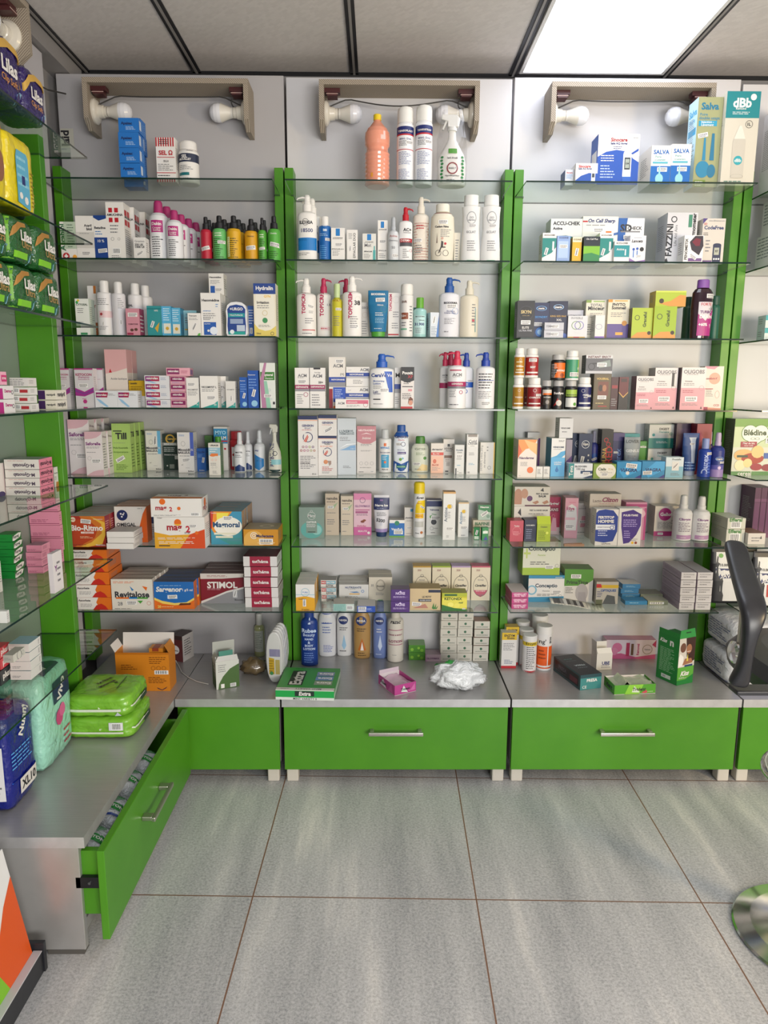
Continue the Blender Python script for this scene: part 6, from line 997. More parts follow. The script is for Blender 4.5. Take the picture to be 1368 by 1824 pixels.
C(470, 640, 159, '#c9c2bd', [('r', .1, .1, .9, .3, '#b898a0')], 'wide pale pink carton hidden behind the blue and purple ones', d=.06, by=315)
X_, w_, Y_, h_, z_ = CTX['last']
C(472, 632, 85, '#cdc5bd', [('t', .25, .52, .3, 'Lacto-', '#6a5a60'), ('T', .65, .6, .5, 'Clizon', '#8a3a60', dict(shear=.3)), LN(.3, .3, .8, .36, 1, c='#b04a60'), LN(.3, .12, .9, .18, 1)], 'pale landscape carton with slanted plum title on top', d=.07, z=z_+h_+.0004, Y=Y_-.004, top='#a9a39c')
frt = lambda c, t: [('p', c, .0, .12, .4, .08, .8, .12, .97, .4, .97, .8, .75, .97, .4, 1, .1, .97, 0, .9), ('T', .45, .78, .7, t, W), ('l', .12, .25, .6, .5, 4, '#c8d0e8'), ('t', .5, .05, .4, 'LaboPharma', K)]
C(489, 604, 164, '#d9d6d2', frt('#1f3a8c', 'FERTITOP')+[('T', .45, .67, .7, 'HOMME', W), ('r', 0, .44, .85, .58, '#dfe2e8'), ('t', .35, .51, .55, 'SPERMATOGENESE', NV), ('o', .72, .5, .09, '#1f3a8c', .3), ('r', .78, .55, .84, .57, '#1f3a8c')], 'white carton with large royal blue oval panel', d=.05, by=348)
C(606, 722, 160, '#d9d6d2', [('p', '#40277c', .25, .05, .5, .08, .8, .3, .97, .55, .97, .85, .6, .97, .1, .9, .12, .5), ('T', .5, .82, .64, 'PULSE-TIARE', W), ('l', .2, .5, .85, .72, 4, '#b8a8e0'), ('l', .25, .2, .6, .42, 4, '#b8a8e0'), LN(.55, .12, .9, .2, 2), ('d', .65, .08, .06, YL, 8), ('d', .8, .08, .06, '#8a3a28', 8)], 'white carton with large purple rounded panel', d=.05, by=349)
C(634, 740, 128, '#c88aa8', [('r', 0, .88, 1, .95, '#a83a78'), ('r', .9, 0, 1, .85, '#b0407c'), ('d', .75, .7, .2, '#d8b0c0', 10)], 'pink carton behind the purple-panelled one', d=.06, by=320)
C(789, 925, 148, '#d0cac2', [('r', 0, 0, 1, .16, '#a82a72'), ('d', .38, .73, .24, '#b0307c', 22), ('T', .45, .73, .5, 'Geliofil', W), ('t', .75, .52, .25, '28 Tabs', G), ('l', .12, .25, .8, .48, 6, G), ('d', .93, .35, .12, '#b0307c', 12), ('s', .25, .08, .2)], 'cream carton with magenta circle and magenta foot', d=.06, by=300, side='#a89f9c')
ppl = [('r', .1, .04, .9, .13, '#b890b8'), ('T', .45, .48, .6, 'Cliogyne', '#8a5a90'), ('l', .15, .2, .85, .42, 6, '#6a5070'), ('t', .4, .08, .25, 'biomed', W)]
V(907, 1000, 98, 'spray', '#dadadc', '#d6d6d6', ppl, 'white pump-top bottle with lilac print, left of two', by=326, place='sixth shelf of right bay')
V(1000, 1089, 104, 'spray', '#dadadc', '#d6d6d6', ppl, 'white pump-top bottle with lilac print, right of two', by=327, place='sixth shelf of right bay')
# wooden clip
t = thing('clothes_peg', (.685, 2.405, ZS[5]+.0004), .1)
for s in (-1, 1): MB().prism([(-.035, -.004), (.034, .002), (.034, .008), (-.01, .006), (-.035, 0)], '#9a7458', .008, 'z', .0).build('half', t, (0, .004*s, 0), 0).scale = (1, s, 1)
MB().tube([(-.002, -.006, .004), (-.002, .006, .004)], .004, 'chrome', 8).build('spring', t)
tag(t, 'small wooden clothes peg lying on sixth shelf of right bay', 'peg')
shelf('far right', 5)
STACK(1166, 1258, [208, 258, 322], '#c9c9bc', [('b', .2, .1, .75, .7), ('T', .45, .85, .7, 'Efferal', '#3a7a3a')], 'pale carton with green title and barcode', d=.12, by=318, jit=.002, rz=0, side='#a9a99c')
C(1262, 1350, 286, '#d2ccc4', [LN(.2, .2, .8, .7, 2), ('p', K, .7, .5, .8, .5, .75, .8)], 'low open white carton behind the chair arm', d=.1, by=342, top='#8a6a5a')
for i in range(3):
    C(1296+32*i, 1326+32*i, 54, '#4f2448', [('r', .1, .0, .9, .7, '#5f2c56'), ('r', 0, .72, 1, .78, '#6a3a60')], 'dark plum upright carton, %s of three' % ['left', 'middle', 'right'][i], d=.1, by=262, place='sixth shelf of far right bay')
# --- seventh (lowest glass) shelves
shelf('left', 6); zoom(90, 970, .30702)
og = [('p', W, 0, 0, .55, 0, .6, .3, .55, .6, .62, 1, 0, 1), ('T', .2, .75, .36, 'Ascorbate', K), ('l', .08, .2, .5, .5, 3, G), ('d', .68, .02, .2, '#c02a20', 20, .5), ('p', '#c02a20', .45, 0, .9, 0, .82, .3, .7, .5, .55, .35)]
STACK(148, 345, [30, 83, 158, 232, 305, 378], '#dd6f1e', og, 'white and orange vitamin carton', d=.13, by=378, jit=.002, shifts=[-.006, -.004, -.003, 0, 0], side='#e2762a', top='#c96a2a')
rv = [('l', .05, .86, .75, .94, 2, OR), ('p', '#2f7ab8', .45, .78, .55, .65, .5, .62), ('p', OR, .75, .78, .88, .74, .85, .62), ('p', '#4a9a3a', .62, .3, .76, .3, .69, .2), ('T', .5, .5, .84, 'Revitalose', '#33333a'), ('r', .1, .36, .42, .41, OR), ('r', .42, .36, .62, .41, BL), ('r', .62, .36, .88, .41, '#4a9a3a'), ('s', .48, .23, .25), ('o', .9, .22, .05, '#c06a5a'), LN(.06, .02, .6, .06, 1, c=K), ('t', .2, .2, .12, '28', G)]
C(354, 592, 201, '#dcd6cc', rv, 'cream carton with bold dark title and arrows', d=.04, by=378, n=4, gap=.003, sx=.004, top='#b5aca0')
sg = [('p', '#1f66b0', 0, 1, 1, 1, 1, .42, .8, .25, .5, .22, .2, .3, 0, .42), ('p', '#e8c860', 0, .42, .2, .3, .5, .22, .8, .25, 1, .42, 1, .34, .8, .18, .5, .14, .2, .2, 0, .34), ('T', .38, .7, .66, 'Sargenor', W, dict(shear=.15)), ('t', .84, .69, .25, '1 g/5 ml', W), LN(.15, .84, .7, .88, 1, c='#a8c8e8'), ('r', .33, .38, .58, .52, '#b8c8e0'), ('s', .46, .45, .22, .1), ('T', .12, .09, .09, '20', '#e8c860'), LN(.18, .06, .5, .11, 1, c='#f0d0a0'), ('p', '#5a2a14', .6, .14, .9, .16, .92, .22, .65, .22)]
C(598, 830, 216, '#d9681c', sg, 'blue and orange ampoule carton', d=.042, by=374, n=4, gap=.003, sx=.005, side='#d8702a', top='#3a4a68')
st = [('p', '#8b8b90', 0, 0, 1, 0, 1, .5, .6, .36, .3, .18, 0, .02), ('p', '#d8d4d0', 0, 0, .0, .08, .3, .24, .6, .42, 1, .56, 1, .5, .6, .36, .3, .18), ('r', 0, .82, 1, 1, '#d3cdc6'), ('p', '#6f1224', 0, .82, 1, .82, 1, .88, .5, .83), ('T', .5, .62, .7, 'STIMOL', W), LN(.15, .88, .7, .95, 2, c='#8a2030'), LN(.15, .45, .6, .52, 2, c='#d0a0a8'), ('r', .74, .2, .84, .46, '#c8c8cc'), ('s', .79, .33, .15, 1.3), ('t', .88, .13, .2, 'Biocodex', K)]
C(869, 1120, 168, '#7a1226', st, 'dark red and grey energy sachet carton', d=.045, by=342, n=4, gap=.002, side='#7a1226', top='#6a4a44')
STACK(1124, 1318, [67, 126, 186, 246, 306, 364], '#dcd8d6', [('r', .19, 0, .8, 1, '#9a1a3a'), ('T', .5, .5, .48, "tot'héma", W)], 'white iron carton with crimson centre band', d=.12, by=364, jit=.002, top='#6a3038')
shelf('middle', 6); zoom(500, 970, .29971)
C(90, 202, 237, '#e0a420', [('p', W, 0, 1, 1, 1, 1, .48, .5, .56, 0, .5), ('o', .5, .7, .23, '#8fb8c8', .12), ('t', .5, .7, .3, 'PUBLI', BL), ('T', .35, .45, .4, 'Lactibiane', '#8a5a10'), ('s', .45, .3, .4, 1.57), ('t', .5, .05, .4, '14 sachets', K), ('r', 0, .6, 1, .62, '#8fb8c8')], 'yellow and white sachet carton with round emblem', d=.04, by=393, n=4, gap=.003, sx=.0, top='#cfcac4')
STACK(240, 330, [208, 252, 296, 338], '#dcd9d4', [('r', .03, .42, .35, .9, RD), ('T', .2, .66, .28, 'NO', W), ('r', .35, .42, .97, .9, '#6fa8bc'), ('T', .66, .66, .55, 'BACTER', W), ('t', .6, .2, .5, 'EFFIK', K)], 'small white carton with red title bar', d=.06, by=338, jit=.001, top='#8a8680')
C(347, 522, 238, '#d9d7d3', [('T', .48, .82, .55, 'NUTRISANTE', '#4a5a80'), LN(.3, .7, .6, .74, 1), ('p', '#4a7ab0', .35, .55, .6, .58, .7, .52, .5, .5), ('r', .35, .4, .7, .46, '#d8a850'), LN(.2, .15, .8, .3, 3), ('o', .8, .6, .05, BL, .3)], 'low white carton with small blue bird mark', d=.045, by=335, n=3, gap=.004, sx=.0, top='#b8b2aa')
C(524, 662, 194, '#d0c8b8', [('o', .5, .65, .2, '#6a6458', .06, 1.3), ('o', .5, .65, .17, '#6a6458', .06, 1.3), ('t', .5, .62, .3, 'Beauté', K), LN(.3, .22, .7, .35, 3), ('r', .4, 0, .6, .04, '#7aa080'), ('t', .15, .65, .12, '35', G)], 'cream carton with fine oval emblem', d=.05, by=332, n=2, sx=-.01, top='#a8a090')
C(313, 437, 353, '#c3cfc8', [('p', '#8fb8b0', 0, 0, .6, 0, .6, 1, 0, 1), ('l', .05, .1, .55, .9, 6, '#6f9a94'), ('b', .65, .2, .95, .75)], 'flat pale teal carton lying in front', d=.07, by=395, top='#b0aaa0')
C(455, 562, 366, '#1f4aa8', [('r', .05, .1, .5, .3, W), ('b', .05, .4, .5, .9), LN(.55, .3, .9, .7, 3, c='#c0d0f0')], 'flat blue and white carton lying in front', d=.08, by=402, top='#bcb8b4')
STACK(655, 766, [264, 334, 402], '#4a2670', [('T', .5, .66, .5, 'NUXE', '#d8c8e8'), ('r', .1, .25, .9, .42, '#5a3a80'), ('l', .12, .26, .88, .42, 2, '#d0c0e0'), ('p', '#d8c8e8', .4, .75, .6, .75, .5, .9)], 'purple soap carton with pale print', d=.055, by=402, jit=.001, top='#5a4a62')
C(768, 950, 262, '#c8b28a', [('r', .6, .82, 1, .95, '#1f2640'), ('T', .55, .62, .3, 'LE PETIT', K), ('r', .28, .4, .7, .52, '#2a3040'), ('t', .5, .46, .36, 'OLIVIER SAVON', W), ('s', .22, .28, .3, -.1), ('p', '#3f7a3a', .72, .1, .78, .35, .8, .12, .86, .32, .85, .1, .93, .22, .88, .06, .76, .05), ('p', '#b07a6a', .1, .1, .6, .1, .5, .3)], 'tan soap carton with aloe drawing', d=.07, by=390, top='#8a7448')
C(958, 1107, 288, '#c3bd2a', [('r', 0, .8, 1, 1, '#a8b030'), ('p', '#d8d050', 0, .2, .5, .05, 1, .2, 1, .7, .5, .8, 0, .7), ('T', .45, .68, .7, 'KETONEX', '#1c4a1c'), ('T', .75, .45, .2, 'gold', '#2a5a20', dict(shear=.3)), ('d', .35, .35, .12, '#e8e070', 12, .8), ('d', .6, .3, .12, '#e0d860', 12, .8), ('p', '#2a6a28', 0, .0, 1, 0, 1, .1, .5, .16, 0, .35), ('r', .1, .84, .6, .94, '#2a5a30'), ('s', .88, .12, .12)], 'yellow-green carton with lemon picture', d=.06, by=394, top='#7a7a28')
for x0, x1, c, lb in ((786, 893, '#b08a2c', 'ochre'), (900, 1010, '#93a82c', 'lime green'), (1015, 1127, '#a890b4', 'lilac'), (1133, 1244, '#b8556c', 'rose pink')):
    C(x0, x1, 128, '#d3cab4', [('r', 0, .96, 1, 1, c), ('p', c, .12, .3, .88, .3, .8, .22, .65, .14, .5, .1, .35, .14, .2, .22), ('o', .5, .42, .4, '#2f2f30', .04, 1.45), ('o', .5, .72, .09, '#4a4a48', .2), ('T', .5, .44, .6, 'Cavailles', '#2f2f30', dict(shear=.4)), ('t', .5, .6, .3, 'ROGE', G), ('t', .5, .27, .5, 'savon surgras', W), ('t', .5, .17, .3, 'ROGÉ', G), ('t', .35, .88, .2, '350', '#8a4a4a')], 'cream soap carton with %s trim' % lb, d=.05, by=332, top=c)
shelf('right', 6); zoom(890, 970, .34942)
STACK(62, 146, [241, 271, 300, 328], '#b83f7c', [('T', .5, .68, .8, 'GENERIC HPT', '#e8c8d8'), ('T', .5, .35, .7, 'HCG TEST', '#e8c8d8')], 'small flat magenta test carton', d=.12, by=328, jit=.001, top='#cfc0c4')
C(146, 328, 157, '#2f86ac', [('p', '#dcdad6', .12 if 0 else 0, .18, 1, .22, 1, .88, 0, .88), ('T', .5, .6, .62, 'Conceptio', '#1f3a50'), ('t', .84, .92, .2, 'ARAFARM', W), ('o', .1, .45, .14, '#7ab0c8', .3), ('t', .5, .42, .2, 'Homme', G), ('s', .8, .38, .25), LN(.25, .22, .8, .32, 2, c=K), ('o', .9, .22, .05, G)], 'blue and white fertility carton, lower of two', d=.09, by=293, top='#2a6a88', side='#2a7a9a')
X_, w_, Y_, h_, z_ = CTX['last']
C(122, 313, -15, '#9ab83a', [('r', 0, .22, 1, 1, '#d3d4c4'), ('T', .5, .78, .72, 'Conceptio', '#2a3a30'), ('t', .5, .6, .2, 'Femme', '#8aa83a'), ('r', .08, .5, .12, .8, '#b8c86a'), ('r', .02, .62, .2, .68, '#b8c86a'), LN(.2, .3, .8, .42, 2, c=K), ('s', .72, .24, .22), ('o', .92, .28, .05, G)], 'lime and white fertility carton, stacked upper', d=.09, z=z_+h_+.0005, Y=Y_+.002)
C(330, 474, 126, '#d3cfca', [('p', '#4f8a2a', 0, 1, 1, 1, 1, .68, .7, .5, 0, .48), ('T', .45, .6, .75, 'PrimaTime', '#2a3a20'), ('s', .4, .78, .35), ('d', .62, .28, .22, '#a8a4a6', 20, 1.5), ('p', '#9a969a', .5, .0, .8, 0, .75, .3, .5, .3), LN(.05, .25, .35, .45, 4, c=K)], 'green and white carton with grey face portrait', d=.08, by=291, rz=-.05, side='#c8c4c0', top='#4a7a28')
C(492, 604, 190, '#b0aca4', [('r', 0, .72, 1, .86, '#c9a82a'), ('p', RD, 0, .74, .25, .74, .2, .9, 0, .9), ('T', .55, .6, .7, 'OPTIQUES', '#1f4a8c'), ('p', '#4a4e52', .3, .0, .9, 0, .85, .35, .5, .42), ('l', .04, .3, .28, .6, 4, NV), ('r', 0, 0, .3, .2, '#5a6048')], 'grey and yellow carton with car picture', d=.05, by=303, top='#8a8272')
STACK(640, 752, [286, 307], '#2f7fb0', [LN(.2, .3, .8, .7, 1, c='#a8d0e8')], 'flat sky blue carton below the small piles', d=.05, by=307, jit=0)
STACK(625, 716, [200, 228, 254, 281], '#3a80b4', [LN(.2, .3, .8, .7, 2, c='#a8d0e8')], 'flat sky blue carton with white top', d=.07, by=275, jit=.003, top='#c6c8ca')
STACK(718, 830, [252, 281], '#9aa086', [('b', .1, .2, .8, .7)], 'flat olive grey carton, upper', d=.07, by=278, jit=0, top='#8c8a7c')
STACK(756, 858, [285, 308], '#8f9478', [('b', .1, .2, .8, .7)], 'flat olive grey carton, lower', d=.06, by=308, jit=0, top='#a8a898', z=None)
for x0, x1, nm in ((923, 999, 'left column'), (1003, 1080, 'right column')):
    STACK(x0, x1, [140, 179, 218, 257, 295, 333], '#c8c6c8', [('t', .5, .72, .7, 'FLUTICASONE', G), LN(.15, .3, .85, .5, 1, c=K), ('r', .05, .08, .95, .12, '#e8e8e8'), ('RL', []), ('L', [('l', .1, .3, .9, .8, 3, '#7a6a80')])], 'film-wrapped pale carton in %s' % nm, d=.17, by=333, jit=.001, side='#a898a8', top='#a39ea6')
# leaflet: a curled printed photo card
t = MB(); n = 16; (ax, ay), (bx, by_) = on_z(*zx(262, 322), ZS[6]), on_z(*zx(540, 345), ZS[6])
cols = ['#c9c5ba', '#3a3a3c', '#26262a', '#77777a', '#d5d5d5', '#2a2a2e', '#8a8a8a', '#1c1c20', '#b0b0b0', '#33333a', '#d0ccc0', '#d0ccc0', '#ccc8bc', '#ccc8bc', '#ccc8bc', '#ccc8bc']
L_ = .19
for i in range(n):
    def P(q): u = q/n; return u*L_, .006*sin(u*5)+.014*(1-u)**3+.0015
    (u0, h0), (u1, h1) = P(i), P(i+1)
    v = [(u0, 0, h0), (u1, 0, h1), (u1, .075, h1+.002), (u0, .075, h0+.002)]; v += [(a, b, c-.0006) for a, b, c in v]
    t.add(v, [(0, 1, 2, 3), (7, 6, 5, 4), (0, 4, 5, 1), (2, 6, 7, 3), (1, 5, 6, 2), (0, 3, 7, 4)], '#cfccc2', True)
    if 0 < i < 11: t.add([(u0, .008, h0+.0009), (u1, .008, h1+.0009), (u1, .066, h1+.0028), (u0, .066, h0+.0028)], [(0, 1, 2, 3)], cols[i])
tag(t.build('leaflet', None, (ax, ay, ZS[6]+.0006), -.12), 'curled leaflet with black and white photo lying on right bay shelf', 'leaflet')
shelf('far right', 6)
def pouch(x0, x1, yt, yb, c, dec, desc, z, Y, d=.05):
    a, b = on_y(x0, yb, Y)[0], on_y(x1, yb, Y)[0]; w = b-a; h = on_y(x0, yt, Y)[1]-z
    mb = MB(); n = 20; fr = [0, .04, .15, .4, .7, .9, .97, 1]; rings = []
    def dep(f): return max(.0015, d/2*(1-f**2.2)*(1 if f > .03 else .8))
    for f in fr: rings.append([(w/2*math.copysign(abs(cos(2*pi*j/n))**.55, cos(2*pi*j/n)), dep(f)*math.copysign(abs(sin(2*pi*j/n))**.8, sin(2*pi*j/n)), f*h) for j in range(n)])
    for p, q in zip(rings, rings[1:]): mb.add(p+q, [(j, (j+1) % n, n+(j+1) % n, n+j) for j in range(n)], c, True)
    mb.add(rings[0], [tuple(range(n-1, -1, -1))], c)
    f = Face(mb, w, h, lambda a_, b_, o: (a_, -dep(min(1, b_/h))*max(0, 1-abs(2*a_/w)**2.6)**.45-o-.0006, b_), True); f.draw(dec)
    return tag(mb.build('stand_up_pouch', None, ((a+b)/2, Y+d/2, z+.0004)), desc, 'pouch')
tea = [('r', .1, .05, .92, .9, '#d6d6d4'), ('r', .1, .45, .92, .62, '#1f2a5e'), ('T', .5, .565, .5, 'THÉ ROYAL', W), ('t', .5, .49, .6, 'SAVEUR DE', W), ('d', .55, .75, .18, '#22301f', 20, .8), ('T', .55, .75, .26, 'THE ROYAL', '#d8c060'), ('T', .28, .68, .2, '10.000', K), ('d', .7, .28, .14, '#5a3424', 16, .6), ('o', .7, .28, .2, '#c0c0bc', .2, .6), ('d', .2, .84, .05, '#5a9a3a', 8)]
pouch(1270, 1352, 978, 1072, BK, tea, 'black and white tea pouch partly behind the chair arm', ZS[6], 2.47)
pouch(1340, 1420, 985, 1070, BK, tea[:8]+[('r', .3, .2, .9, .42, '#b03a30')], 'black and white tea pouch at the right edge', ZS[6], 2.44)

# ------------------------------------------------------------------ on the steel worktop
shelf('middle', 7); zoom(480, 1080, .31433)
nv = [('d', .45, .66, .32, '#1b2f6c', 20, .5 if 0 else .9), ('T', .45, .66, .5, 'NIVEA', W), LN(.2, .47, .75, .54, 2, c=K)]
V(175, 271, -28, 'round', '#163a86', '#163a86', [('T', .5, .55, .84, 'Rubee', '#c8d8f0'), ('t', .5, .48, .7, 'Beauty', '#c8d8f0'), ('T', .5, .42, .5, 'HAND', '#c8d8f0'), ('T', .5, .37, .15, '&', '#c8d8f0'), ('T', .5, .32, .5, 'BODY', '#c8d8f0'), ('T', .5, .27, .7, 'LOTION', '#c8d8f0'), ('l', .2, .05, .8, .22, 5, '#7a9ad8'), ('p', '#c8d8f0', .45, .65, .6, .65, .55, .78, .5, .72), ('d', .53, .82, .07, '#c8d8f0', 10)], 'deep blue lotion bottle with pale lettering', by=303, ey=.6)
V(275, 375, -28, 'oval', '#dcdde0', W, [('r', .2, .6, .8, .78, '#2a4a9a'), ('T', .5, .73, .5, 'Mixa', W), LN(.25, .62, .75, .68, 2, c=W), LN(.25, .42, .8, .56, 3, c='#5a70b0'), ('l', .3, .08, .85, .22, 5, '#4a5ab0')], 'white oval lotion bottle with blue label', by=280)
V(380, 465, -28, 'oval', '#dcdcdc', W, nv+[('r', .3, .82, .7, .98, '#b02a4a'), ('T', .45, .87, .3, '48h', W), ('p', '#9cc4e0', .35, .2, .5, .4, .65, .2, .5, .12), LN(.2, .08, .8, .12, 1, c=K)], 'white lotion bottle with navy round logo', by=278)
V(477, 572, -28, 'oval', '#b08a52', '#a8844e', nv+[('r', .3, .8, .7, .97, '#2a8a90'), ('p', '#c06a28', .25, .15, .5, .36, .75, .15), ('p', '#f0e8e0', .4, .15, .5, .3, .6, .15), ('l', .25, .04, .75, .12, 2, '#5a4020')], 'golden tan lotion bottle with navy round logo', by=298)
V(587, 667, -28, 'oval', '#6f82b8', '#5a6ca8', nv[:2]+[('r', .3, .84, .7, .98, '#b02a4a'), ('l', .25, .45, .75, .54, 2, W), ('p', '#c8d4ec', .35, .22, .5, .42, .65, .22, .5, .14), LN(.2, .06, .8, .1, 1, c='#c8d4ec')], 'lavender blue lotion bottle with navy round logo', by=298)
V(668, 762, -15, 'round', '#d8d2c8', '#d0cabf', [('T', .5, .68, .62, 'razac', K, dict(shear=.2)), ('r', .08, .545, .92, .555, '#a03a6a'), ('T', .5, .47, .8, 'HAND & BODY', '#8a3a5c'), ('T', .5, .36, .8, 'LOTION', '#8a3a5c'), ('r', .08, .3, .92, .31, '#a03a6a'), LN(.3, .12, .7, .14, 1)], 'cream cylindrical lotion bottle with plum lettering', by=320, n=2, sx=.012, gap=.0)
STACK(794, 886, [176+42, 262, 305], '#4a8a28', [('d', .2, .4, .1, '#8ac040', 10), ('d', .6, .6, .08, '#8ac040', 10), ('d', .8, .3, .1, '#7ab038', 10)], 'small green leaf-patterned carton', d=.06, by=305, jit=.001, top='#6f9a60')
C(886, 972, 274, '#c8aebc', [('r', 0, 0, .1, 1, '#b890b0'), ('T', .5, .45, .84, 'GLOWMAX', '#6a3a6a')], 'small low lilac soap carton', d=.055, by=313, top='#a08a94')
sv = [('d', .5, .6, .09, '#3a6a50', 8, 1), ('t', .5, .25, .75, 'SAVON SURGRAS', '#3a5a48')]
STACK(968, 1060, [34, 80, 126, 172, 218, 264, 310], '#d3cfc4', sv, 'white soap carton in left column', d=.055, by=310, jit=.002)
STACK(1064, 1148, [34, 80, 126, 172, 218, 264, 310], '#d5d1c6', sv, 'white soap carton in centre column', d=.055, by=310, jit=.003)
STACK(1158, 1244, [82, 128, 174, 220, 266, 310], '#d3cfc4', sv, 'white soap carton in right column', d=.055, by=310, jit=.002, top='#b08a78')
# gum display box lying on the counter edge
def LIE(px, py, w, d, h, rz, mbf, name, desc, cat='box', z=ZT, **k):
    """px, py = photo position of the near-left bottom corner of something lying on the counter"""
    x, y = on_z(px, py, z); o = mbf(w, d, h); o = o.build(name, None, (x, y, z+.0005), rz, **k)
    return tag(o, desc, cat)
def extra(w, d, h):
    m = MB(); m.box(0, w, 0, d, 0, h, {'*': '#3c9a48', 'F': '#1fa04a', 'T': '#3f8f3f'})
    m.box(w, w+.0008, 0, d, .2*h, .7*h, '#b8c8b4')
    F = Face(m, w, h, lambda a, b, o: (a+w/2, -o, b)); F.draw([('r', 0, 0, 1, .26, '#d8dcd8'), ('r', 0, .92, 1, 1, '#d8d8d0'), ('t', .5, .13, .4, 'MINT VARIETY II', K), ('r', .33, .38, .66, .88, '#20302a'), ('T', .5, .63, .28, 'Extra', W, dict(shear=.15, maxh=.4))])
    T = Face(m, w, d, lambda a, b, o: (a+w/2, b, h+o)); T.draw([('r', 0, 0, 1, .09, '#ccc8c0'), ('t', .55, .045, .45, 'MINT VARIETY', K, 180), ('t', .15, .045, .14, '10 PACKS', K, 180), ('r', .17, .2, .42, .84, '#2a302a'), ('T', .295, .52, .6, 'Extra', '#c9c5bc', 90, {}),
        ('r', .62, .22, .93, .4, '#8a9a80'), ('T', .78, .31, .25, 'Extra', '#e0dcd0', 180), ('r', .62, .42, .93, .6, '#6a8ab0'), ('T', .78, .51, .25, 'Extra', '#e0dcd0', 180), ('r', .62, .62, .93, .8, '#7a8aa8'), ('T', .78, .71, .25, 'Extra', '#e0dcd0', 180), LN(.2, .92, .8, .96, 1, c='#2a6a30')])
    return m
LIE(491, 1246, .198, .19, .036, -.055, extra, 'gum_display_box', 'closed green chewing gum box overhanging the edge of the counter')
def tray(w, d, h, c1, decF, decL=None, decR=None, backh=0, torn=True):
    m = MB(); tk = .0012; cc = '#d8cfcf'
    m.box(0, w, 0, d, 0, tk, cc)
    for q, cl in (((0, w, 0, tk), c1), ((0, w, d-tk, d), c1), ((0, tk, tk, d-tk), c1), ((w-tk, w, tk, d-tk), c1)):
        m.box(*q, tk, h+(backh if q[2] > tk*2 else 0), {'*': cl, 'B': cl})
    m.box(tk, w-tk, tk, tk*1.5, tk, h, cc); m.box(tk, w-tk, d-tk*1.5, d-tk, tk, h, cc)
    Face(m, w, h, lambda a, b, o: (a+w/2, -o, b)).draw(decF)
    if decL: Face(m, d, h, lambda a, b, o: (-o, d/2-a, b)).draw(decL)
    return m
tri = lambda c: [('p', '#d8e4d8', .3, .25, .62, .1, .42, .85), ('T', .5, .48, .42, 'Trident', K, dict(shear=.2)), LN(.65, .2, .95, .3, 1, c=W)]
t = thing('gum_tray', on_z(703, 1240, ZT)+(ZT+.0005,), .5); 
m = tray(.085, .115, .036, '#b8458a', tri(0)+[('p', '#d070a8', .7, .2, .95, .2, .95, .9)], [('p', '#d8d0d8', .1, .2, .5, .1, .3, .9), ('T', .3, .5, .4, 'Trident', K, dict(shear=-.2)), ('p', '#c860a0', .6, .1, .9, .1, .8, .9)])
m.build('tray', t)
MB().box(.003, .082, .1138, .115, .036, .05, '#cfc0c8').build('torn_flap', t)
rn = random.Random(4); fm = MB(); gx, gy = 9, 9
v = [(.004+.077*i/8, .004+.106*j/8, .024+rn.uniform(-.004, .005)) for j in range(9) for i in range(9)]
fm.add(v, [(j*9+i, j*9+i+1, j*9+i+10, j*9+i+9) for j in range(8) for i in range(8)], mat('#c9a9b8', .15, 0, .5, name='pink_film'), True); fm.build('film', t)
tag(t, 'open pink chewing gum tray with torn film on the middle worktop', 'box')
# crumpled film and bags
def crumple(name, cx, cy, z, rx, ry, rz_, m, seed, desc, cat, n=40, amp=.25, patches=(), top=None, parent=None):
    rn = random.Random(seed); import mathutils
    mb = MB(); rows = n//2; V_ = []
    for i in range(rows+1):
        th = pi*i/rows
        for j in range(n):
            ph = 2*pi*j/n; d = Vector((sin(th)*cos(ph), sin(th)*sin(ph), cos(th)))
            nz = mathutils.noise.noise(d*2.3+Vector((seed, 0, 0)))*.9+abs(mathutils.noise.noise(d*6+Vector((0, seed, 0))))*.8
            k = 1+amp*nz; V_.append((cx+d.x*rx*k, cy+d.y*ry*k, z+max(0, rz_*.82+d.z*rz_*k)))
    F_ = [(i*n+j, i*n+(j+1) % n, (i+1)*n+(j+1) % n, (i+1)*n+j) for i in range(rows) for j in range(n)]
    for k, f in enumerate(F_):
        i, j = divmod(k, n); mm = m
        for (i0, i1, j0, j1, pm) in patches:
            if i0 <= i < i1 and j0 <= j < j1: mm = pm
        mb.add([V_[q] for q in f], [(3, 2, 1, 0)], mm, True)
    o = mb.build(name, parent, merge=True)
    return tag(o, desc, cat) if desc else o
BAG = film('white_plastic_bag', '#dfe2e4', .3, 30)
bx, by_ = on_z(815, 1222, ZT)
crumple('plastic_bag', bx, by_-.005, ZT+.0006, .088, .05, .047, BAG, 5, 'crumpled white plastic bag with green print on the middle worktop', 'bag', amp=.3, n=56, patches=[(2, 9, 12, 26, mat('#3a9a48', .35, name='green_bag_print')), (4, 6, 14, 24, BAG)])
shelf('left', 7); zoom(90, 1080, .30702)
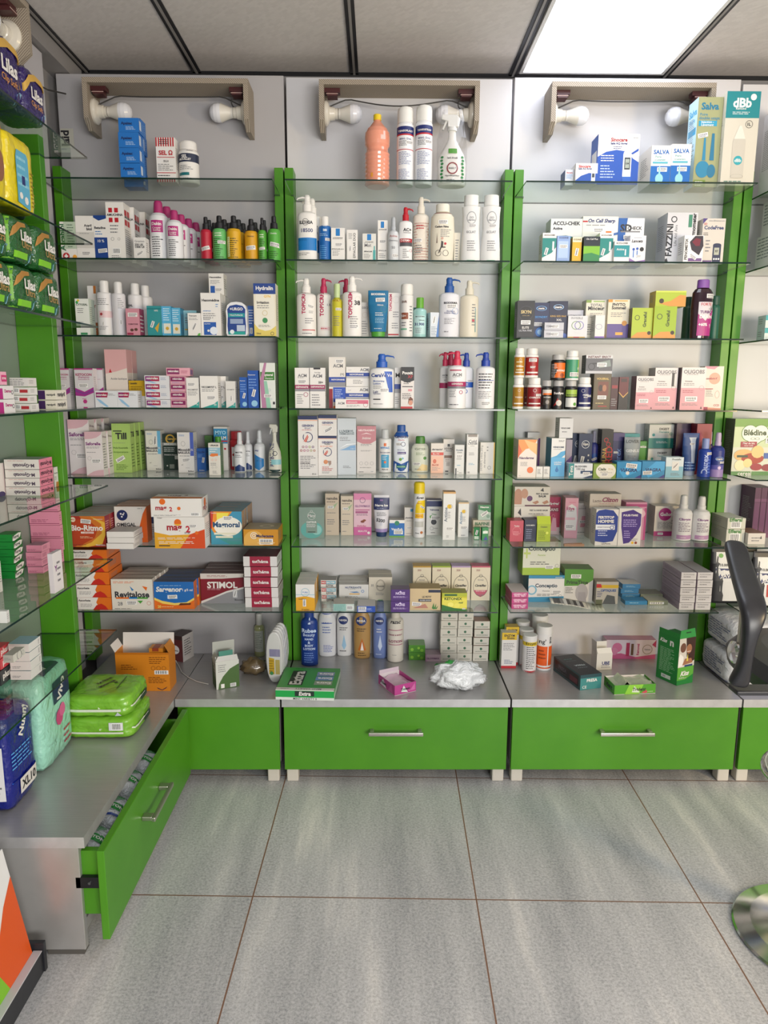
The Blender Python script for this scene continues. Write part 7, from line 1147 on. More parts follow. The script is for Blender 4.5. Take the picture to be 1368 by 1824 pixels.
# open orange carton with raised white lid
def open_carton(X, Y, z, w, h, d, rz, c, dec, flaps, desc, inner='#d8d4ce', name='open_carton', content=None, decL=None, decR=None):
    t = thing(name, (X, Y, z), rz); m = MB(); k = .001
    m.box(-w/2, w/2, 0, d, 0, k, c)
    for q in ((-w/2, w/2, 0, k), (-w/2, w/2, d-k, d), (-w/2, -w/2+k, k, d-k), (w/2-k, w/2, k, d-k)): m.box(*q, k, h, c)
    m.box(-w/2+k, w/2-k, d-k*1.8, d-k, k, h, inner); m.box(-w/2+k, w/2-k, k, k*1.8, k, h-.0005, inner)
    Face(m, w, h, lambda a, b, o: (a, -o, b)).draw(dec)
    if decL: Face(m, d, h, lambda a, b, o: (-w/2-o, d/2-a, b)).draw(decL)
    if decR: Face(m, d, h, lambda a, b, o: (w/2+o, a+d/2, b)).draw(decR)
    m.build('carton_body', t)
    for (pos, L, ang, cc) in flaps:        # pos: B back, L, R, F ; ang from vertical (0 = upright) outward
        f = MB(); W_ = w if pos in 'BF' else d; f.box(-W_/2+.002, W_/2-.002, 0, .0008, 0, L, cc); o = f.build('flap', t)
        s = {'B': ((0, d-.001, h), 0), 'F': ((0, 0, h), pi), 'L': ((-w/2, d/2, h), pi/2), 'R': ((w/2-.001, d/2, h), -pi/2)}[pos]
        o.location = s[0]; o.rotation_euler = Matrix.Rotation(s[1], 3, 'Z').to_4x4().to_euler(); o.rotation_euler = (Matrix.Rotation(s[1], 3, 'Z') @ Matrix.Rotation(-ang, 3, 'X')).to_euler()
    for cm in (content or []): cm[0].build(cm[1], t)
    return tag(t, desc, 'box')
X_, w_, Y_, h_ = where(380, 690, 270, 492, 0, ZT)
ct = MB().box(w_*.12, w_*.38, .01, .05, .001, h_+.012, '#c07a20').box(w_*.18, w_*.3, .0095, .0505, h_+.001, h_+.0125, '#8a3a20')
open_carton(X_, Y_, ZT+.0005, w_, h_, .075, 0, '#cf7f1e', [('r', 0, .95, 1, 1, '#b86a14'), LN(.1, .55, .4, .7, 3, c='#6a3a10'), LN(.63, .7, .95, .9, 4, c='#6a3a10'), ('o', .7, .6, .04, '#6a3a10'), ('o', .8, .6, .04, '#6a3a10'), ('o', .9, .6, .04, '#6a3a10'), ('b', .72, .44, .98, .54), LN(.6, .2, .95, .38, 4, c='#6a3a10'), ('p', '#4a2a3a', .75, .1, .85, .04, .95, .12, .92, .07, .85, .02, .77, .06)],
    [('B', .045, .15, '#d8d3cd'), ('L', .03, .5, '#d8d3cd'), ('R', .028, -.5, '#c07a20')], 'open orange carton with raised white lid behind the green packs', content=[(ct, 'sachet')])
C(697, 772, 172, '#5a2a2c', [('d', .3, .45, .4, '#d8d4d4', 20, .9), ('T', .35, .42, .5, 'Sedrine', K), ('r', 0, .85, 1, 1, '#3a2a28'), ('R', [('r', 0, 0, 1, 1, '#bab6b4'), ('l', .15, .2, .85, .85, 7, K)])], 'dark brown carton with white circle, turned aside', d=.07, by=320, rz=-.35, top='#3c2c2a', place='corner worktop')
X_, w_, Y_, h_ = where(965, 1100, 320, 478, 0, ZT)
sch = MB(); sch.box(-w_*.3, w_*.3, .02, .022, .01, h_+.03, '#3f8070')
open_carton(X_-.004, Y_+.005, ZT+.0005, w_, h_, .062, .42, '#3f5f28', [('p', '#c8cac2', 0, 0, 0, 1, 1, 1, 1, .85, .6, .7, .3, .45, .12, .2, .08, 0), LN(.1, .6, .5, .9, 4), ('r', .2, .03, .35, .18, W), ('b', .6, .03, .85, .16)],
    [('B', .055, -.12, '#b4b6ae'), ('F', .022, -1.0, '#dad8d4'), ('L', .02, -.5, '#c4c6be')], 'open green and white carton holding a teal sachet', content=[(sch, 'sachet')], decL=[('p', '#c8cac2', 0, 1, 1, 1, 1, .3, .5, .6), LN(.3, .5, .9, .9, 4, c=K)])
V(1177, 1238, 50, 'round', mat('#a8ad7c', .1, 0, .5, name='clear_oil_bottle'), '#cfcfcb', [('r', .08, .12, .9, .62, '#c0c4bc'), LN(.15, .2, .85, .58, 9, c='#6a7a68')], 'slim clear bottle with white cap beside the film-wrapped stack', by=285, place='worktop')
bx, by_ = on_z(450, 1204, ZT)
crumple('plastic_bag', bx, by_+.03, ZT+.0006, .045, .035, .03, mat('#6a5a40', .2, 0, .5, name='brown_film'), 9, 'small crumpled brown plastic bag in the corner of the worktop', 'bag', amp=.3, n=32)
# film-wrapped stack of white plastic soothers boxes (row of oval lids)
X_, w_, Y_, h_ = where(1238, 1352, 150, 455, 0, ZT)
t = thing('wrapped_stack', (X_, Y_, ZT+.0005), -.08)
for i in range(5):
    mb = MB(); n = 28; P = [(w_*.43*math.copysign(abs(cos(2*pi*j/n))**.8, cos(2*pi*j/n)), h_*.5+h_*.48*math.copysign(abs(sin(2*pi*j/n))**.9, sin(2*pi*j/n))) for j in range(n)]
    mb.prism(P, '#d8d8d6', .009, 'y', .008+.025*i); f = Face(mb, w_, h_, lambda a, b, o: (a, .008-o, b))
    if i == 0: f.draw([('p', '#c9a41c', .22, .18, .5, .18, .5, .48, .22, .5), ('r', .55, .18, .78, .46, '#b8a860'), ('r', .25, .52, .8, .66, '#8a86a8'), ('d', .35, .2, .1, '#3a8a50', 10), ('l', .22, .22, .5, .46, 5, '#8a6a10')])
    mb.build('plastic_case', t, bevel=.003)
fm = MB(); rn = random.Random(6); n = 26; rows = []
for k in range(10):
    f = k/9; ww = w_*.5*(1-.35*max(0, f-.75)*4*.5); rows.append([(ww*math.copysign(abs(cos(2*pi*j/n))**.6, cos(2*pi*j/n))+rn.uniform(-.0015, .0015), .058+.064*math.copysign(abs(sin(2*pi*j/n))**.7, sin(2*pi*j/n))+rn.uniform(-.0015, .0015), h_*1.0*f+.0005) for j in range(n)])
for a, b in zip(rows, rows[1:]): fm.add(a+b, [(j, (j+1) % n, n+(j+1) % n, n+j) for j in range(n)], 'poly')
fm.build('wrapping_film', t)
tag(t, 'film-wrapped row of white oval plastic cases beside the green posts', 'package')
tag(MB().tube([on_z(90+x*.307, 1080+y*.307, ZT)+(ZT+.0025+h,) for x, y, h in ((700, 330, .01), (728, 325, .004), (745, 350, 0), (760, 385, 0), (800, 415, 0), (850, 440, 0), (915, 455, 0))], .0018, '#c9c6c0', 6).build('charging_cable'), 'thin white cable trailing across the corner worktop', 'cable')
shelf('right', 7); zoom(880, 1080, .35673)
yr = [('r', 0, .8, 1, 1, '#d9b52a'), ('T', .5, .92, .7, 'ENZYM', K), ('T', .6, .85, .5, 'Rhubis', K), ('r', 0, 0, 1, .07, RD), LN(.1, .5, .9, .72, 5), LN(.2, .12, .8, .25, 3, c='#4a5a8a')]
C(38, 112, 132, '#dcdad8', yr, 'yellow-topped white carton with red foot, in front', d=.04, by=309)
C(60, 124, 85+20, '#dcdad8', yr[:2]+yr[3:4], 'yellow-topped white carton with red foot, behind', d=.04, by=284, top='#d0ac28')
rl = [('l', .2, .08, .9, .72, 12, K), ('r', .0, .0, 1, .035, RD)]
V(151, 222, 152, 'roll', '#dedcdc', '#e2e0de', rl+[('t', .5, .79, .7, 'Enzym', K)], 'white effervescent tube with yellow ring, nearest', by=330, bands=[(.73, .84, '#dcc02a')], cat='tube', name='tablet_tube')
V(131, 202, 122, 'roll', '#dedcdc', '#e2e0de', rl, 'white effervescent tube with yellow ring, second', by=300, bands=[(.73, .84, '#dcc02a')], cat='tube', name='tablet_tube')
V(112, 180, 82, 'roll', '#dedcdc', '#e2e0de', [], 'white effervescent tube, rearmost on the left', by=272, bands=[(.7, .84, '#dcc02a')], cat='tube', name='tablet_tube')
org = [('r', .02, .08, .98, .12, W), ('r', .62, .08, .68, .56, W), ('t', .3, .66, .4, "ng'", K), ('T', .8, .7, .14, 'BION', K, 90), ('l', .1, .25, .55, .5, 3, '#8a3a10')]
V(215, 293, 106, 'roll', '#dedcdc', '#e2e0de', org, 'large white and orange effervescent tube in front', by=323, bands=[(.05, .56, '#dc5a1c')], cat='tube', name='tablet_tube')
V(197, 273, 52, 'roll', '#dedcdc', '#e2e0de', [], 'large white effervescent tube behind the orange one', by=280, bands=[(.05, .56, '#dc5a1c')], cat='tube', name='tablet_tube')
# long dark condom carton lying with its end to the front
x0, y0 = on_z(1033, 1230, ZT)
def presa(w, d, h):
    m = MB(); m.box(0, w, 0, d, 0, h, {'*': '#1d1f26', 'F': '#3f8584', 'T': '#22242c'})
    Face(m, w, h, lambda a, b, o: (a+w/2, -o, b)).draw([('r', 0, .78, 1, 1, '#2a4a52'), ('T', .55, .6, .5, 'PRESA', W), ('t', .2, .18, .2, 'CE', W)])
    Face(m, d, h, lambda a, b, o: (-o, d/2-a, b)).draw([('r', 0, 0, 1, 1, '#2b4e52'), ('r', .06, .14, .94, .88, '#17181d'), ('T', .35, .55, .3, 'PRESA', '#4a4c56'), LN(.1, .2, .6, .3, 2, c='#4a6a6a'), ('r', .62, .25, .9, .6, '#5a2430')])
    Face(m, w, d, lambda a, b, o: (a+w/2, b, h+o)).draw([('T', .55, .45, .5, 'PRESA', '#b8c4c8', 180), LN(.3, .3, .8, .36, 1, c='#7a8a90'), LN(.2, .75, .9, .8, 1, c='#4a8a88'), LN(.2, .66, .7, .7, 1, c='#5a6a70')])
    return m
tag(presa(.083, .185, .055).build('carton', None, (x0, y0, ZT+.0005), .27), 'long black and teal carton lying end-on on the right worktop', 'box')
x0, y0 = on_z(1094, 1238, ZT); t = thing('gum_tray', (x0, y0, ZT+.0005), .1)
tray(.148, .085, .034, '#4f9a2a', [('p', '#8ac840', .25, 0, .6, 0, .7, 1, .35, 1), ('p', '#d8e4d0', .42, .2, .62, .15, .48, .85), ('T', .6, .5, .32, 'Trident', K, dict(shear=.2)), ('p', '#c84a5a', .66, .15, .78, .4, .8, .12, .72, .05), LN(.8, .15, .97, .3, 1, c='#c8e0b0')], [('r', 0, 0, 1, 1, '#5aa838'), ('T', .5, .5, .6, 'ident', K)]).build('tray', t)
fm = MB(); rn = random.Random(8); v = [(.003+.142*i/10, .003+.079*j/6, .03+rn.uniform(-.004, .005)+(.012 if i == 3 else 0)) for j in range(7) for i in range(11)]
fm.add(v, [(j*11+i, j*11+i+1, j*11+i+12, j*11+i+11) for j in range(6) for i in range(10)], mat('#aab59a', .15, 0, .5, name='green_film'), True); fm.build('film', t)
for i in range(5): MB().box(.01+.026*i, .032+.026*i, .01, .075, .002, .022, '#6f9a50').build('gum_pack', t)
tag(t, 'open green chewing gum tray in film at the front of right worktop', 'box')
# tall green condom carton standing open, couple pictured on its front
xc, yc = on_z(1204.6, 1221.6, ZT); xl_, yl_ = on_z(1168, 1205, ZT); xr_, yr_ = on_z(1233, 1215.5, ZT)
wF = sqrt((xr_-xc)**2+(yr_-yc)**2); dL = sqrt((xl_-xc)**2+(yl_-yc)**2); aF = atan2(yr_-yc, xr_-xc)
hK = on_y(1206, 1139, yc)[1]-ZT; t = thing('condom_carton', (xc, yc, ZT+.0005), aF)
m = MB(); phi = atan2(yl_-yc, xl_-xc)-aF; lx, ly = dL*cos(phi), dL*sin(phi)
pts = [(0, 0), (wF, 0), (wF+lx, ly), (lx, ly)]
m.prism(pts, '#1f7a34', hK, 'z', 0)
Face(m, wF, hK, lambda a, b, o: (a+wF/2, -o, b)).draw([('r', 0, 0, 1, .38, '#5aa03a'), ('p', '#1f7a34', 0, 0, 1, 0, 1, .2, .5, .1, 0, .1), ('p', '#c9c4bc', .0, .38, 1, .38, 1, 1, 0, 1), ('p', '#3a2018', .4, 1, 1, 1, 1, .5, .75, .45, .5, .6), ('d', .25, .8, .18, '#6a4434', 18, 1.3), ('d', .62, .76, .17, '#9a6a4c', 18, 1.35), ('p', '#e4e2de', 0, .4, .3, .4, .3, .6, .1, .68, 0, .6), ('p', '#9a6a4c', .25, .42, .9, .45, .8, .55, .4, .56), ('p', '#d8c850', .5, .5, .6, .5, .56, .66), ('r', .5, .7, .72, .71, W), ('r', .4, .38, .9, .42, '#2a3a6a'), ('T', .45, .24, .55, 'Kiss', W, dict(shear=.35)), LN(.1, .13, .6, .17, 2, c=W)])
ux, uy = lx/dL, ly/dL; nx, ny = (uy, -ux) if (uy*0-ux) < 0 else (-uy, ux)
Face(m, dL, hK, lambda a, b, o: (ux*(dL/2-a)-abs(uy)*o, uy*(dL/2-a)-abs(ux)*o, b)).draw([('T', .25, .86, .35, 'Kiss', W, dict(shear=.35)), ('T', .65, .84, .18, 'n', W), ('l', .12, .2, .88, .72, 17, '#9cc8a0'), ('r', .25, .06, .7, .14, '#c8d8c8'), ('b', .3, .07, .5, .13)])
m.build('carton_body', t, merge=True)
f = MB().prism([(0, 0), (wF, 0), (wF+.002, .03), (.012, .028)], '#2a8a3c', .0008, 'y', 0); f.box(wF*.45, wF*.75, -.0004, 0, .016, .020, '#123a1c'); o = f.build('hang_flap', t, (0, 0, hK)); o.rotation_euler = (radians(-18), 0, 0)
o = MB().box(0, dL*.98, 0, .0008, 0, .018, '#247f36').build('side_flap', t, (0, 0, hK)); o.rotation_euler = (0, 0, phi)
tag(t, 'tall green carton picturing a couple, hang flap raised, right worktop', 'box')
C(498, 808, 168, '#d0c0c8', [('p', '#b8507a', 0, 0, 1, 0, 1, .25, .6, .1, .3, .3, 0, .2), ('d', .4, .6, .09, '#c86a90', 14), ('d', .36, .4, .07, '#c87a9a', 14), ('r', .53, .15, .59, .85, '#a82a50'), ('r', .61, .2, .65, .8, '#6a4a30'), ('T', .73, .5, .5, 'Hair Removal', '#a8406a', 90), ('o', .86, .5, .08, '#8a7a60', .1, 1), ('t', .86, .5, .1, 'Velvet', G), ('p', '#a82a50', .93, .75, 1, .6, 1, 1)], 'long pink and white carton lying at the back of right worktop', d=.05, by=255, place='under the lowest glass') if 0 else None
C(560, 808, 168, '#d0c0c8', [('p', '#b8507a', 0, 0, 1, 0, 1, .25, .6, .1, .3, .3, 0, .2), ('d', .22, .6, .1, '#c86a90', 14), ('d', .16, .4, .08, '#c87a9a', 14), ('r', .4, .15, .47, .85, '#a82a50'), ('r', .5, .2, .55, .8, '#6a4a30'), ('T', .64, .5, .6, 'Removal', '#a8406a', 90), ('o', .83, .5, .1, '#8a7a60', .1, 1), ('t', .83, .5, .12, 'Velvet', G), ('p', '#a82a50', .92, .75, 1, .6, 1, 1)], 'long pink and white hair removal carton lying on its side', d=.05, by=255, top='#c08aa0')
X_, w_, Y_, h_ = where(510, 592, 235, 318, 0, ZT)
open_carton(X_, Y_, ZT+.0005, w_, h_, .045, .15, '#d6d4d0', [('T', .6, .4, .5, 'UBE', NV), LN(.3, .1, .9, .3, 2)], [('B', .03, .1, '#dad8d4'), ('L', .045, .05, '#d0cec9'), ('F', .02, -.6, '#dcdad6')], 'small torn white carton standing open behind the gum tray')
# wrapped packs at the right edge
def pack_mb(w, d, h, c, n=7.0, seed=1, wr=.02):
    import mathutils
    m = MB(); N_ = 52; R_ = 30; V_ = []
    for i in range(R_+1):
        th = pi*i/R_
        for j in range(N_):
            ph = 2*pi*j/N_; q = Vector((sin(th)*cos(ph), sin(th)*sin(ph), cos(th)))
            s = (abs(q.x)**n+abs(q.y)**n+abs(q.z)**n)**(-1/n); k = s*(1+wr*(mathutils.noise.noise(q*6+Vector((seed, 0, 0)))+.6*mathutils.noise.noise(Vector((q.x*22, q.y*9, q.z*9+seed)))))
            V_.append((max(-w/2, min(w/2, q.x*k*w/2)), max(0, min(d, d/2+q.y*k*d/2)), max(0, min(h, h/2+q.z*k*h/2))))
    m.add(V_, [(i*N_+(j+1) % N_, i*N_+j, (i+1)*N_+j, (i+1)*N_+(j+1) % N_) for i in range(R_) for j in range(N_)], c, True)
    def sup(u, v): return max(0, 1-min(1, abs(u))**n-min(1, abs(v))**n)**(1/n)
    F = Face(m, w, h, lambda a, b, o: (a, d/2-d/2*sup(2*a/w, 2*b/h-1)-o-.0012-wr*.2*d, b), True)
    Rr = Face(m, d, h, lambda a, b, o: (w/2*sup(2*a/d, 2*b/h-1)+o+.0012+wr*.2*w, a+d/2, b), True)
    L_f = Face(m, d, h, lambda a, b, o: (-(w/2*sup(2*a/d, 2*b/h-1)+o+.0012), d/2-a, b), True)
    T = Face(m, w, d, lambda a, b, o: (a, b, h/2+h/2*sup(2*a/w, 2*b/d-1)+o+.0012+wr*.2*h), True)
    return m, F, Rr, T, L_f
PKW = film('white_pack_film', '#cfd0d2', .35)
for i, (z, lb) in enumerate(((ZT, 'lower'), (ZT+.117, 'upper'))):
    m, F, Rr, T, Lf = pack_mb(.3, .235, .112, PKW, seed=i+3)
    Lf.draw([('l', .2, .25, .85, .8, 7, '#4a5a80'), ('r', .0, .0, 1, .1, '#24408a')]); F.draw([('r', .08, .05, 1, .42, '#2450a8'), ('l', .5, .1, .9, .35, 4, '#a8b8e0')])
    tag(m.build('incontinence_pack', None, (1.385+.01*i, 2.335, z+.0008), 0), 'white and blue film pack, %s of two, behind the black chair' % lb, 'pack', 'film packs behind the chair')

# ------------------------------------------------------------------ goods on the left wall bay
def LB(k, xl, xc, xr, ys, c, dec, desc, side=None, top=None, X=None, name='carton', z=None, names=None, group=None, h_=None):
    """cartons on left shelf k: near face between photo x xl..xc, end face xc..xr; ys = photo heights at the near corner, top to bottom"""
    zz = (LZ[k]+.0004) if z is None else z
    if X is None: Xc, Y = on_z(xc, ys[-1], zz)
    else: Xc = X; Y = on_x(xc, ys[-1], X)[0]
    if Xc > -.822: Xc = -.822; Y = on_x(xc, ys[-1], Xc)[0]
    Y2 = on_x(xr, ys[-1]-5, Xc)[0]; X0 = max(on_y(xl, ys[-1], Y)[0], XL+.004); Y2 = min(max(Y2, Y+.012), 2.095)
    H = h_ or on_y(xc, ys[0], Y)[1]-zz; n = len(ys)-1; w, d = Xc-X0, Y2-Y; rn = random.Random(int(xc*3+k)); b = zz
    for i in range(n-1, -1, -1):
        h = (ys[i+1]-ys[i])/(ys[-1]-ys[0])*H
        o = carton_mb(w, h-.0013, d, c, dec, side, top).build(name, None, ((Xc+X0)/2+(rn.uniform(-.003, .001) if n > 1 else 0), Y+(rn.uniform(0, .003) if n > 1 else 0), b), rn.uniform(-.02, .02) if n > 1 else 0)
        lv = '' if n == 1 else ', '+{2: ['upper', 'lower'], 3: ['top', 'middle', 'bottom'], 4: ['top', 'second', 'third', 'bottom'], 5: ['top', 'second', 'third', 'fourth', 'bottom'], 6: ['top', 'second', 'third', 'fourth', 'fifth', 'bottom']}[n][i]+' of pile'
        tag(o, desc+lv+', %s left-wall shelf' % ['top', 'second', 'third', 'fourth', 'fifth', 'sixth', 'lowest'][k], 'box', (desc if n > 1 else None)); b += h
    return Xc, Y, b
def LPACK(k, y_near, y_far, h, d, c, decF, desc, z=None, decL=None, X=-.832, name='tissue_pack', wr=.03, n=6.5):
    m, F, Rr, T, Lf = pack_mb(y_far-y_near, d, h, c, n, seed=int(y_near*100), wr=wr)
    F.draw(decF)
    if decL: Lf.draw(decL)
    zz = LZ[k]+.0008 if z is None else z
    return tag(m.build(name, None, (X, (y_near+y_far)/2, zz), pi/2), desc, 'pack')
FP = film('violet_film', '#2a1a5c', .2, 24); FG = film('dark_green_film', '#1f5a28', .2, 24); FY = film('yellow_film', '#dcc814', .28, 14, .4)
ya, yb = on_x(4, 158, -.832)[0], on_x(45, 188, -.832)[0]; yc_ = on_x(85, 217, -.832)[0]
lil = [('p', '#c9a04a', .0, .55, .2, .82, .5, .93, .8, .9, 1, .8, 1, .68, .75, .78, .5, .8, .25, .7, .05, .45), ('T', .52, .52, .5, 'Lilas', W), ('t', .5, .3, .5, 'Clip Soft', '#c98a4a'), ('d', .85, .12, .14, '#9ac4e0', 10)]
LPACK(0, yb+.002, yc_, .115, .1, FP, lil, 'violet sanitary pack nearest the corner, top left-wall shelf')
LPACK(0, yb-.14, yb, .14, .15, FP, lil, 'violet sanitary pack at the photo edge, top left-wall shelf')
y1_, y2_ = on_x(17, 357, -.832)[0], on_x(66, 382, -.832)[0]
LPACK(1, y1_, y2_, .165, .1, FY, [('p', '#5aa8c8', .3, .1, .75, .05, .75, .75, .7, .8, .35, .8, .3, .7), ('l', .34, .3, .72, .75, 4, '#8fc8dc'), ('r', .48, .36, .6, .48, NV), ('d', .42, .2, .06, W, 8), ('d', .6, .16, .07, W, 8), ('l', .8, .1, .95, .6, 9, '#8a7a10')], 'yellow nappy pack with light blue panel, second left-wall shelf', n=11, wr=.02)
LPACK(1, y1_-.16, y1_-.002, .19, .1, FY, [('d', .75, .4, .17, '#8a5a40', 16, 1.4), ('d', .3, .5, .2, '#1f3a7c', 16), ('p', '#d8602a', .6, .95, 1, .95, 1, .75)], 'yellow nappy pack with baby face at the photo edge', n=11, wr=.02)
LPACK(1, y2_+.001, y2_+.03, .085, .06, mat('#1f2440', .3, name='navy_film'), [('d', .5, .8, .3, '#c0c0c8', 12)], 'narrow navy pack behind the yellow ones, second left-wall shelf', X=-.87)
gl = [('p', '#a87a3a', .04, .5, .1, .72, .3, .86, .6, .88, .6, .8, .38, .76, .2, .62), ('T', .6, .6, .46, 'Lilas', W), ('t', .6, .42, .4, 'Ultra', '#b08a50'), ('r', .1, .1, .6, .24, '#7ac02a'), ('d', .85, .12, .16, '#9ac8e8', 10)]
gd = [('r', .1, .06, .95, .92, '#6aa82a'), ('r', .25, .22, .75, .74, '#d8dcc8'), ('l', .3, .26, .7, .7, 6, K)]
g0_, g1_, g2_ = on_x(30, 549, -.832)[0], on_x(72, 558, -.832)[0], on_x(112, 567, -.832)[0]
for j, lv in enumerate(('lower', 'upper')):
    z = LZ[2]+.001+.1085*j
    LPACK(2, g1_+.002, g2_, .106, .1, FG, gl, 'dark green sanitary pack, %s far one, third left-wall shelf' % lv, z=z, wr=.025)
    LPACK(2, g0_, g1_, .106, .13, FG, gl, 'dark green sanitary pack, %s near one with pale label' % lv, z=z, decL=gd, wr=.025)
    LPACK(2, g0_-.13, g0_-.004, .104, .15, FG, gl, 'dark green sanitary pack, %s one at the photo edge' % lv, z=z, decL=gd, wr=.025)
# fourth shelf: small cartons
LB(3, -26, 7, 26, [686, 709, 733], '#d8d4d4', [('r', 0, 0, 1, .8, '#b0307c'), ('R', [('T', .45, .6, .6, 'Dermo', MG), ('o', .85, .5, .1, K, .3)])], 'small white and magenta carton', side='#d8d6d6', X=-.832)
LB(3, -26, 3, 12, [660, 684], '#dfa3b8', [('R', [('r', 0, .25, 1, .75, '#c03070'), ('T', .5, .5, .7, 'ESTRE', W)])], 'small pink carton perched highest', z=on_x(7, 686, -.832)[1]+.0006, side='#dfa3b8', X=-.833, h_=.03)
X9, Y9, z9 = LB(3, 27, 55, 69, [689, 704, 719, 734], '#d2cfca', [('b', .05, .3, .35, .9), ('r', .4, .3, .9, .7, '#a83038')], 'flat white carton with barcode and red bar', side='#d6d4d2', X=-.834)
LB(3, 18, 50, 65, [675, 688], '#cfcbc8', [('l', .0, .1, 1, .9, 4, G)], 'flat grey-lined carton', z=z9+.0004, X=X9-.002, h_=.022)
LB(3, 70, 101, 120, [694, 714, 733], '#d8d2c2', [('r', 0, .05, .4, .95, '#3a1a50'), ('T', .72, .5, .5, 'ramipril', K), ('R', [('T', .5, .5, .7, 'ramipril', K)])], 'small cream carton beside the green post', side='#d8d4c8', X=-.836)
# fifth shelf
LB(4, 12, 73, 97, [818, 836, 851.5, 867, 883], '#dad4cf', [('T', .55, .42, .62, 'M-Gynotab', '#4a3a50', 180), LN(.1, .82, .8, .9, 1, c=RD), ('R', [('r', 0, 0, 1, 1, '#dc8298'), ('T', .5, .5, .86, 'M-Gynotab', '#3a2030', 180)])], 'long white carton with pink end', side='#dc8298', top='#9c9a9c')
LB(4, 80, 98, 124.5, [832, 868], '#a09a90', [('R', [('T', .5, .7, .8, 'Micon Men', '#4a4e52'), ('l', .08, .35, .7, .55, 3, G), ('p', '#b87a40', .3, 0, 1, 0, 1, .25, .4, .25)])], 'white carton with brown striped corner', side='#dcdad6')
LB(4, -30, -2, 11, [826, 886], '#dcd6d4', [('R', [('d', .4, .05, .5, '#3a2a60', 16, .5)])], 'tall white carton with violet foot at photo edge', side='#dcd6d4')
# sixth shelf
pkd = [('l', .06, .2, .8, .45, 3, '#8a4060'), ('r', .0, .1, 1, .14, '#8a3a5a'), ('R', [('l', .15, .3, .85, .8, 3, '#9a4a6a')])]
LB(5, 43, 111, 125, [888, 911, 935, 958.5, 981, 1002], '#d98aa4', pkd, 'long pink carton in the tall pile', side='#dc92aa')
LB(5, 50, 77, 92, [971, 983.5, 997, 1009.5, 1021.5], '#d98aa4', pkd, 'short pink carton in the front pile', side='#dc92aa', top='#9a7a86')
LB(5, -20, 31.5, 49, [952, 965, 978, 991, 1004, 1017, 1031], '#137a2c', [('l', .1, .3, .9, .5, 1, '#0a5a20'), ('R', [('d', .5, .5, .48, W, 18, .42), ('T', .5, .5, .6, 'Fungal', '#22302a')])], 'green carton with white oval end', side='#1f6a30') if 0 else None
LB(5, -20, 31.5, 49, [952, 965, 978], '#137a2c', [('R', [('p', W, 0, .1, .9, .2, 1, .9, .1, .8), ('T', .45, .5, .6, 'Fungal', '#22302a')])], 'green carton with white end, upper pair', z=on_z(31.5, 1031, LZ[5]) and LZ[5]+.0004+.0, side='#1f6a30') if 0 else None
Xg, Yg = on_z(33, 1031, LZ[5]+.0004); Xg = min(Xg, -.822); hg = (on_y(33, 952, Yg)[1]-LZ[5])/6; dg_ = .05
for i in range(6):
    o = carton_mb(Xg-XL-.012, hg-.0012, dg_+.0, '#128030', [('l', .1, .3, .9, .5, 1, '#0a5a20'), ('R', [('p', W, .02, .12, .2, .02, .85, .3, .98, .85, .7, .95, .1, .7), ('T', .42, .48, .6, 'Fungal', '#22302a')])], '#1c6e30').build('carton', None, ((Xg+XL)/2+.001-random.Random(i).uniform(0, .005), Yg, LZ[5]+.0004+hg*i))
    tag(o, 'green carton with white end flap, %s of pile, sixth left-wall shelf' % ['bottom', 'second', 'third', 'fourth', 'fifth', 'top'][i], 'box', 'green cartons in a pile')
LB(5, 86, 94.5, 111, [986, 1012], '#cfc8cc', [('R', [('T', .3, .6, .3, 'Y', '#7a3a80'), ('l', .4, .2, .9, .8, 4, G)])], 'small white carton leaning on the pink piles', side='#dcd8da', X=-.824)
LB(5, -40, 1, 5, [1000, 1055], '#d8d6d0', [], 'white carton sliver at the photo edge', side='#d8d6d0')
LB(5, -40, 13, 15.5, [1088, 1110], '#dededc', [], 'white carton at the near end', side='#cfcfcf')
# lowest shelf
ws = [('l', .1, .2, .6, .5, 2, G), ('R', [('l', .78, .2, .92, .8, 5, K)])]
X9, Y9, ZPILE = LB(6, 20, 56.5, 77, [1147, 1162, 1178, 1194.5, 1211], '#dbd2ce', ws, 'flat white carton with fine dark edge marks', side='#dcdcda', top='#8fb0bc')
rd1 = lambda c: [('R', [('r', 0, 0, 1, 1, c), ('T', .5, .5, .6, 'plus', W), ('d', .85, .6, .1, '#e8d8d4', 12)])]
X9, Y9, z9 = LB(6, -60, 2, 24, [1196, 1222], '#2f3034', rd1('#34363a'), 'charcoal carton with pale lettering', side='#34363a')
LB(6, -60, 2, 22, [1156, 1176, 1196], '#c8424a', rd1('#c8444e'), 'coral red carton with pale lettering', side='#c8444e', z=z9+.0004, X=X9)
LB(6, 2, 20, 42, [1120, 1134], '#b0aaa2', [('l', .1, .3, .8, .7, 3, G), ('R', [('o', .5, .5, .2, G), ('o', .8, .5, .1, G)])], 'flat grey-beige carton behind the white pile', side='#c8c8c0', X=-.87, z=ZPILE+.0005, h_=.02)

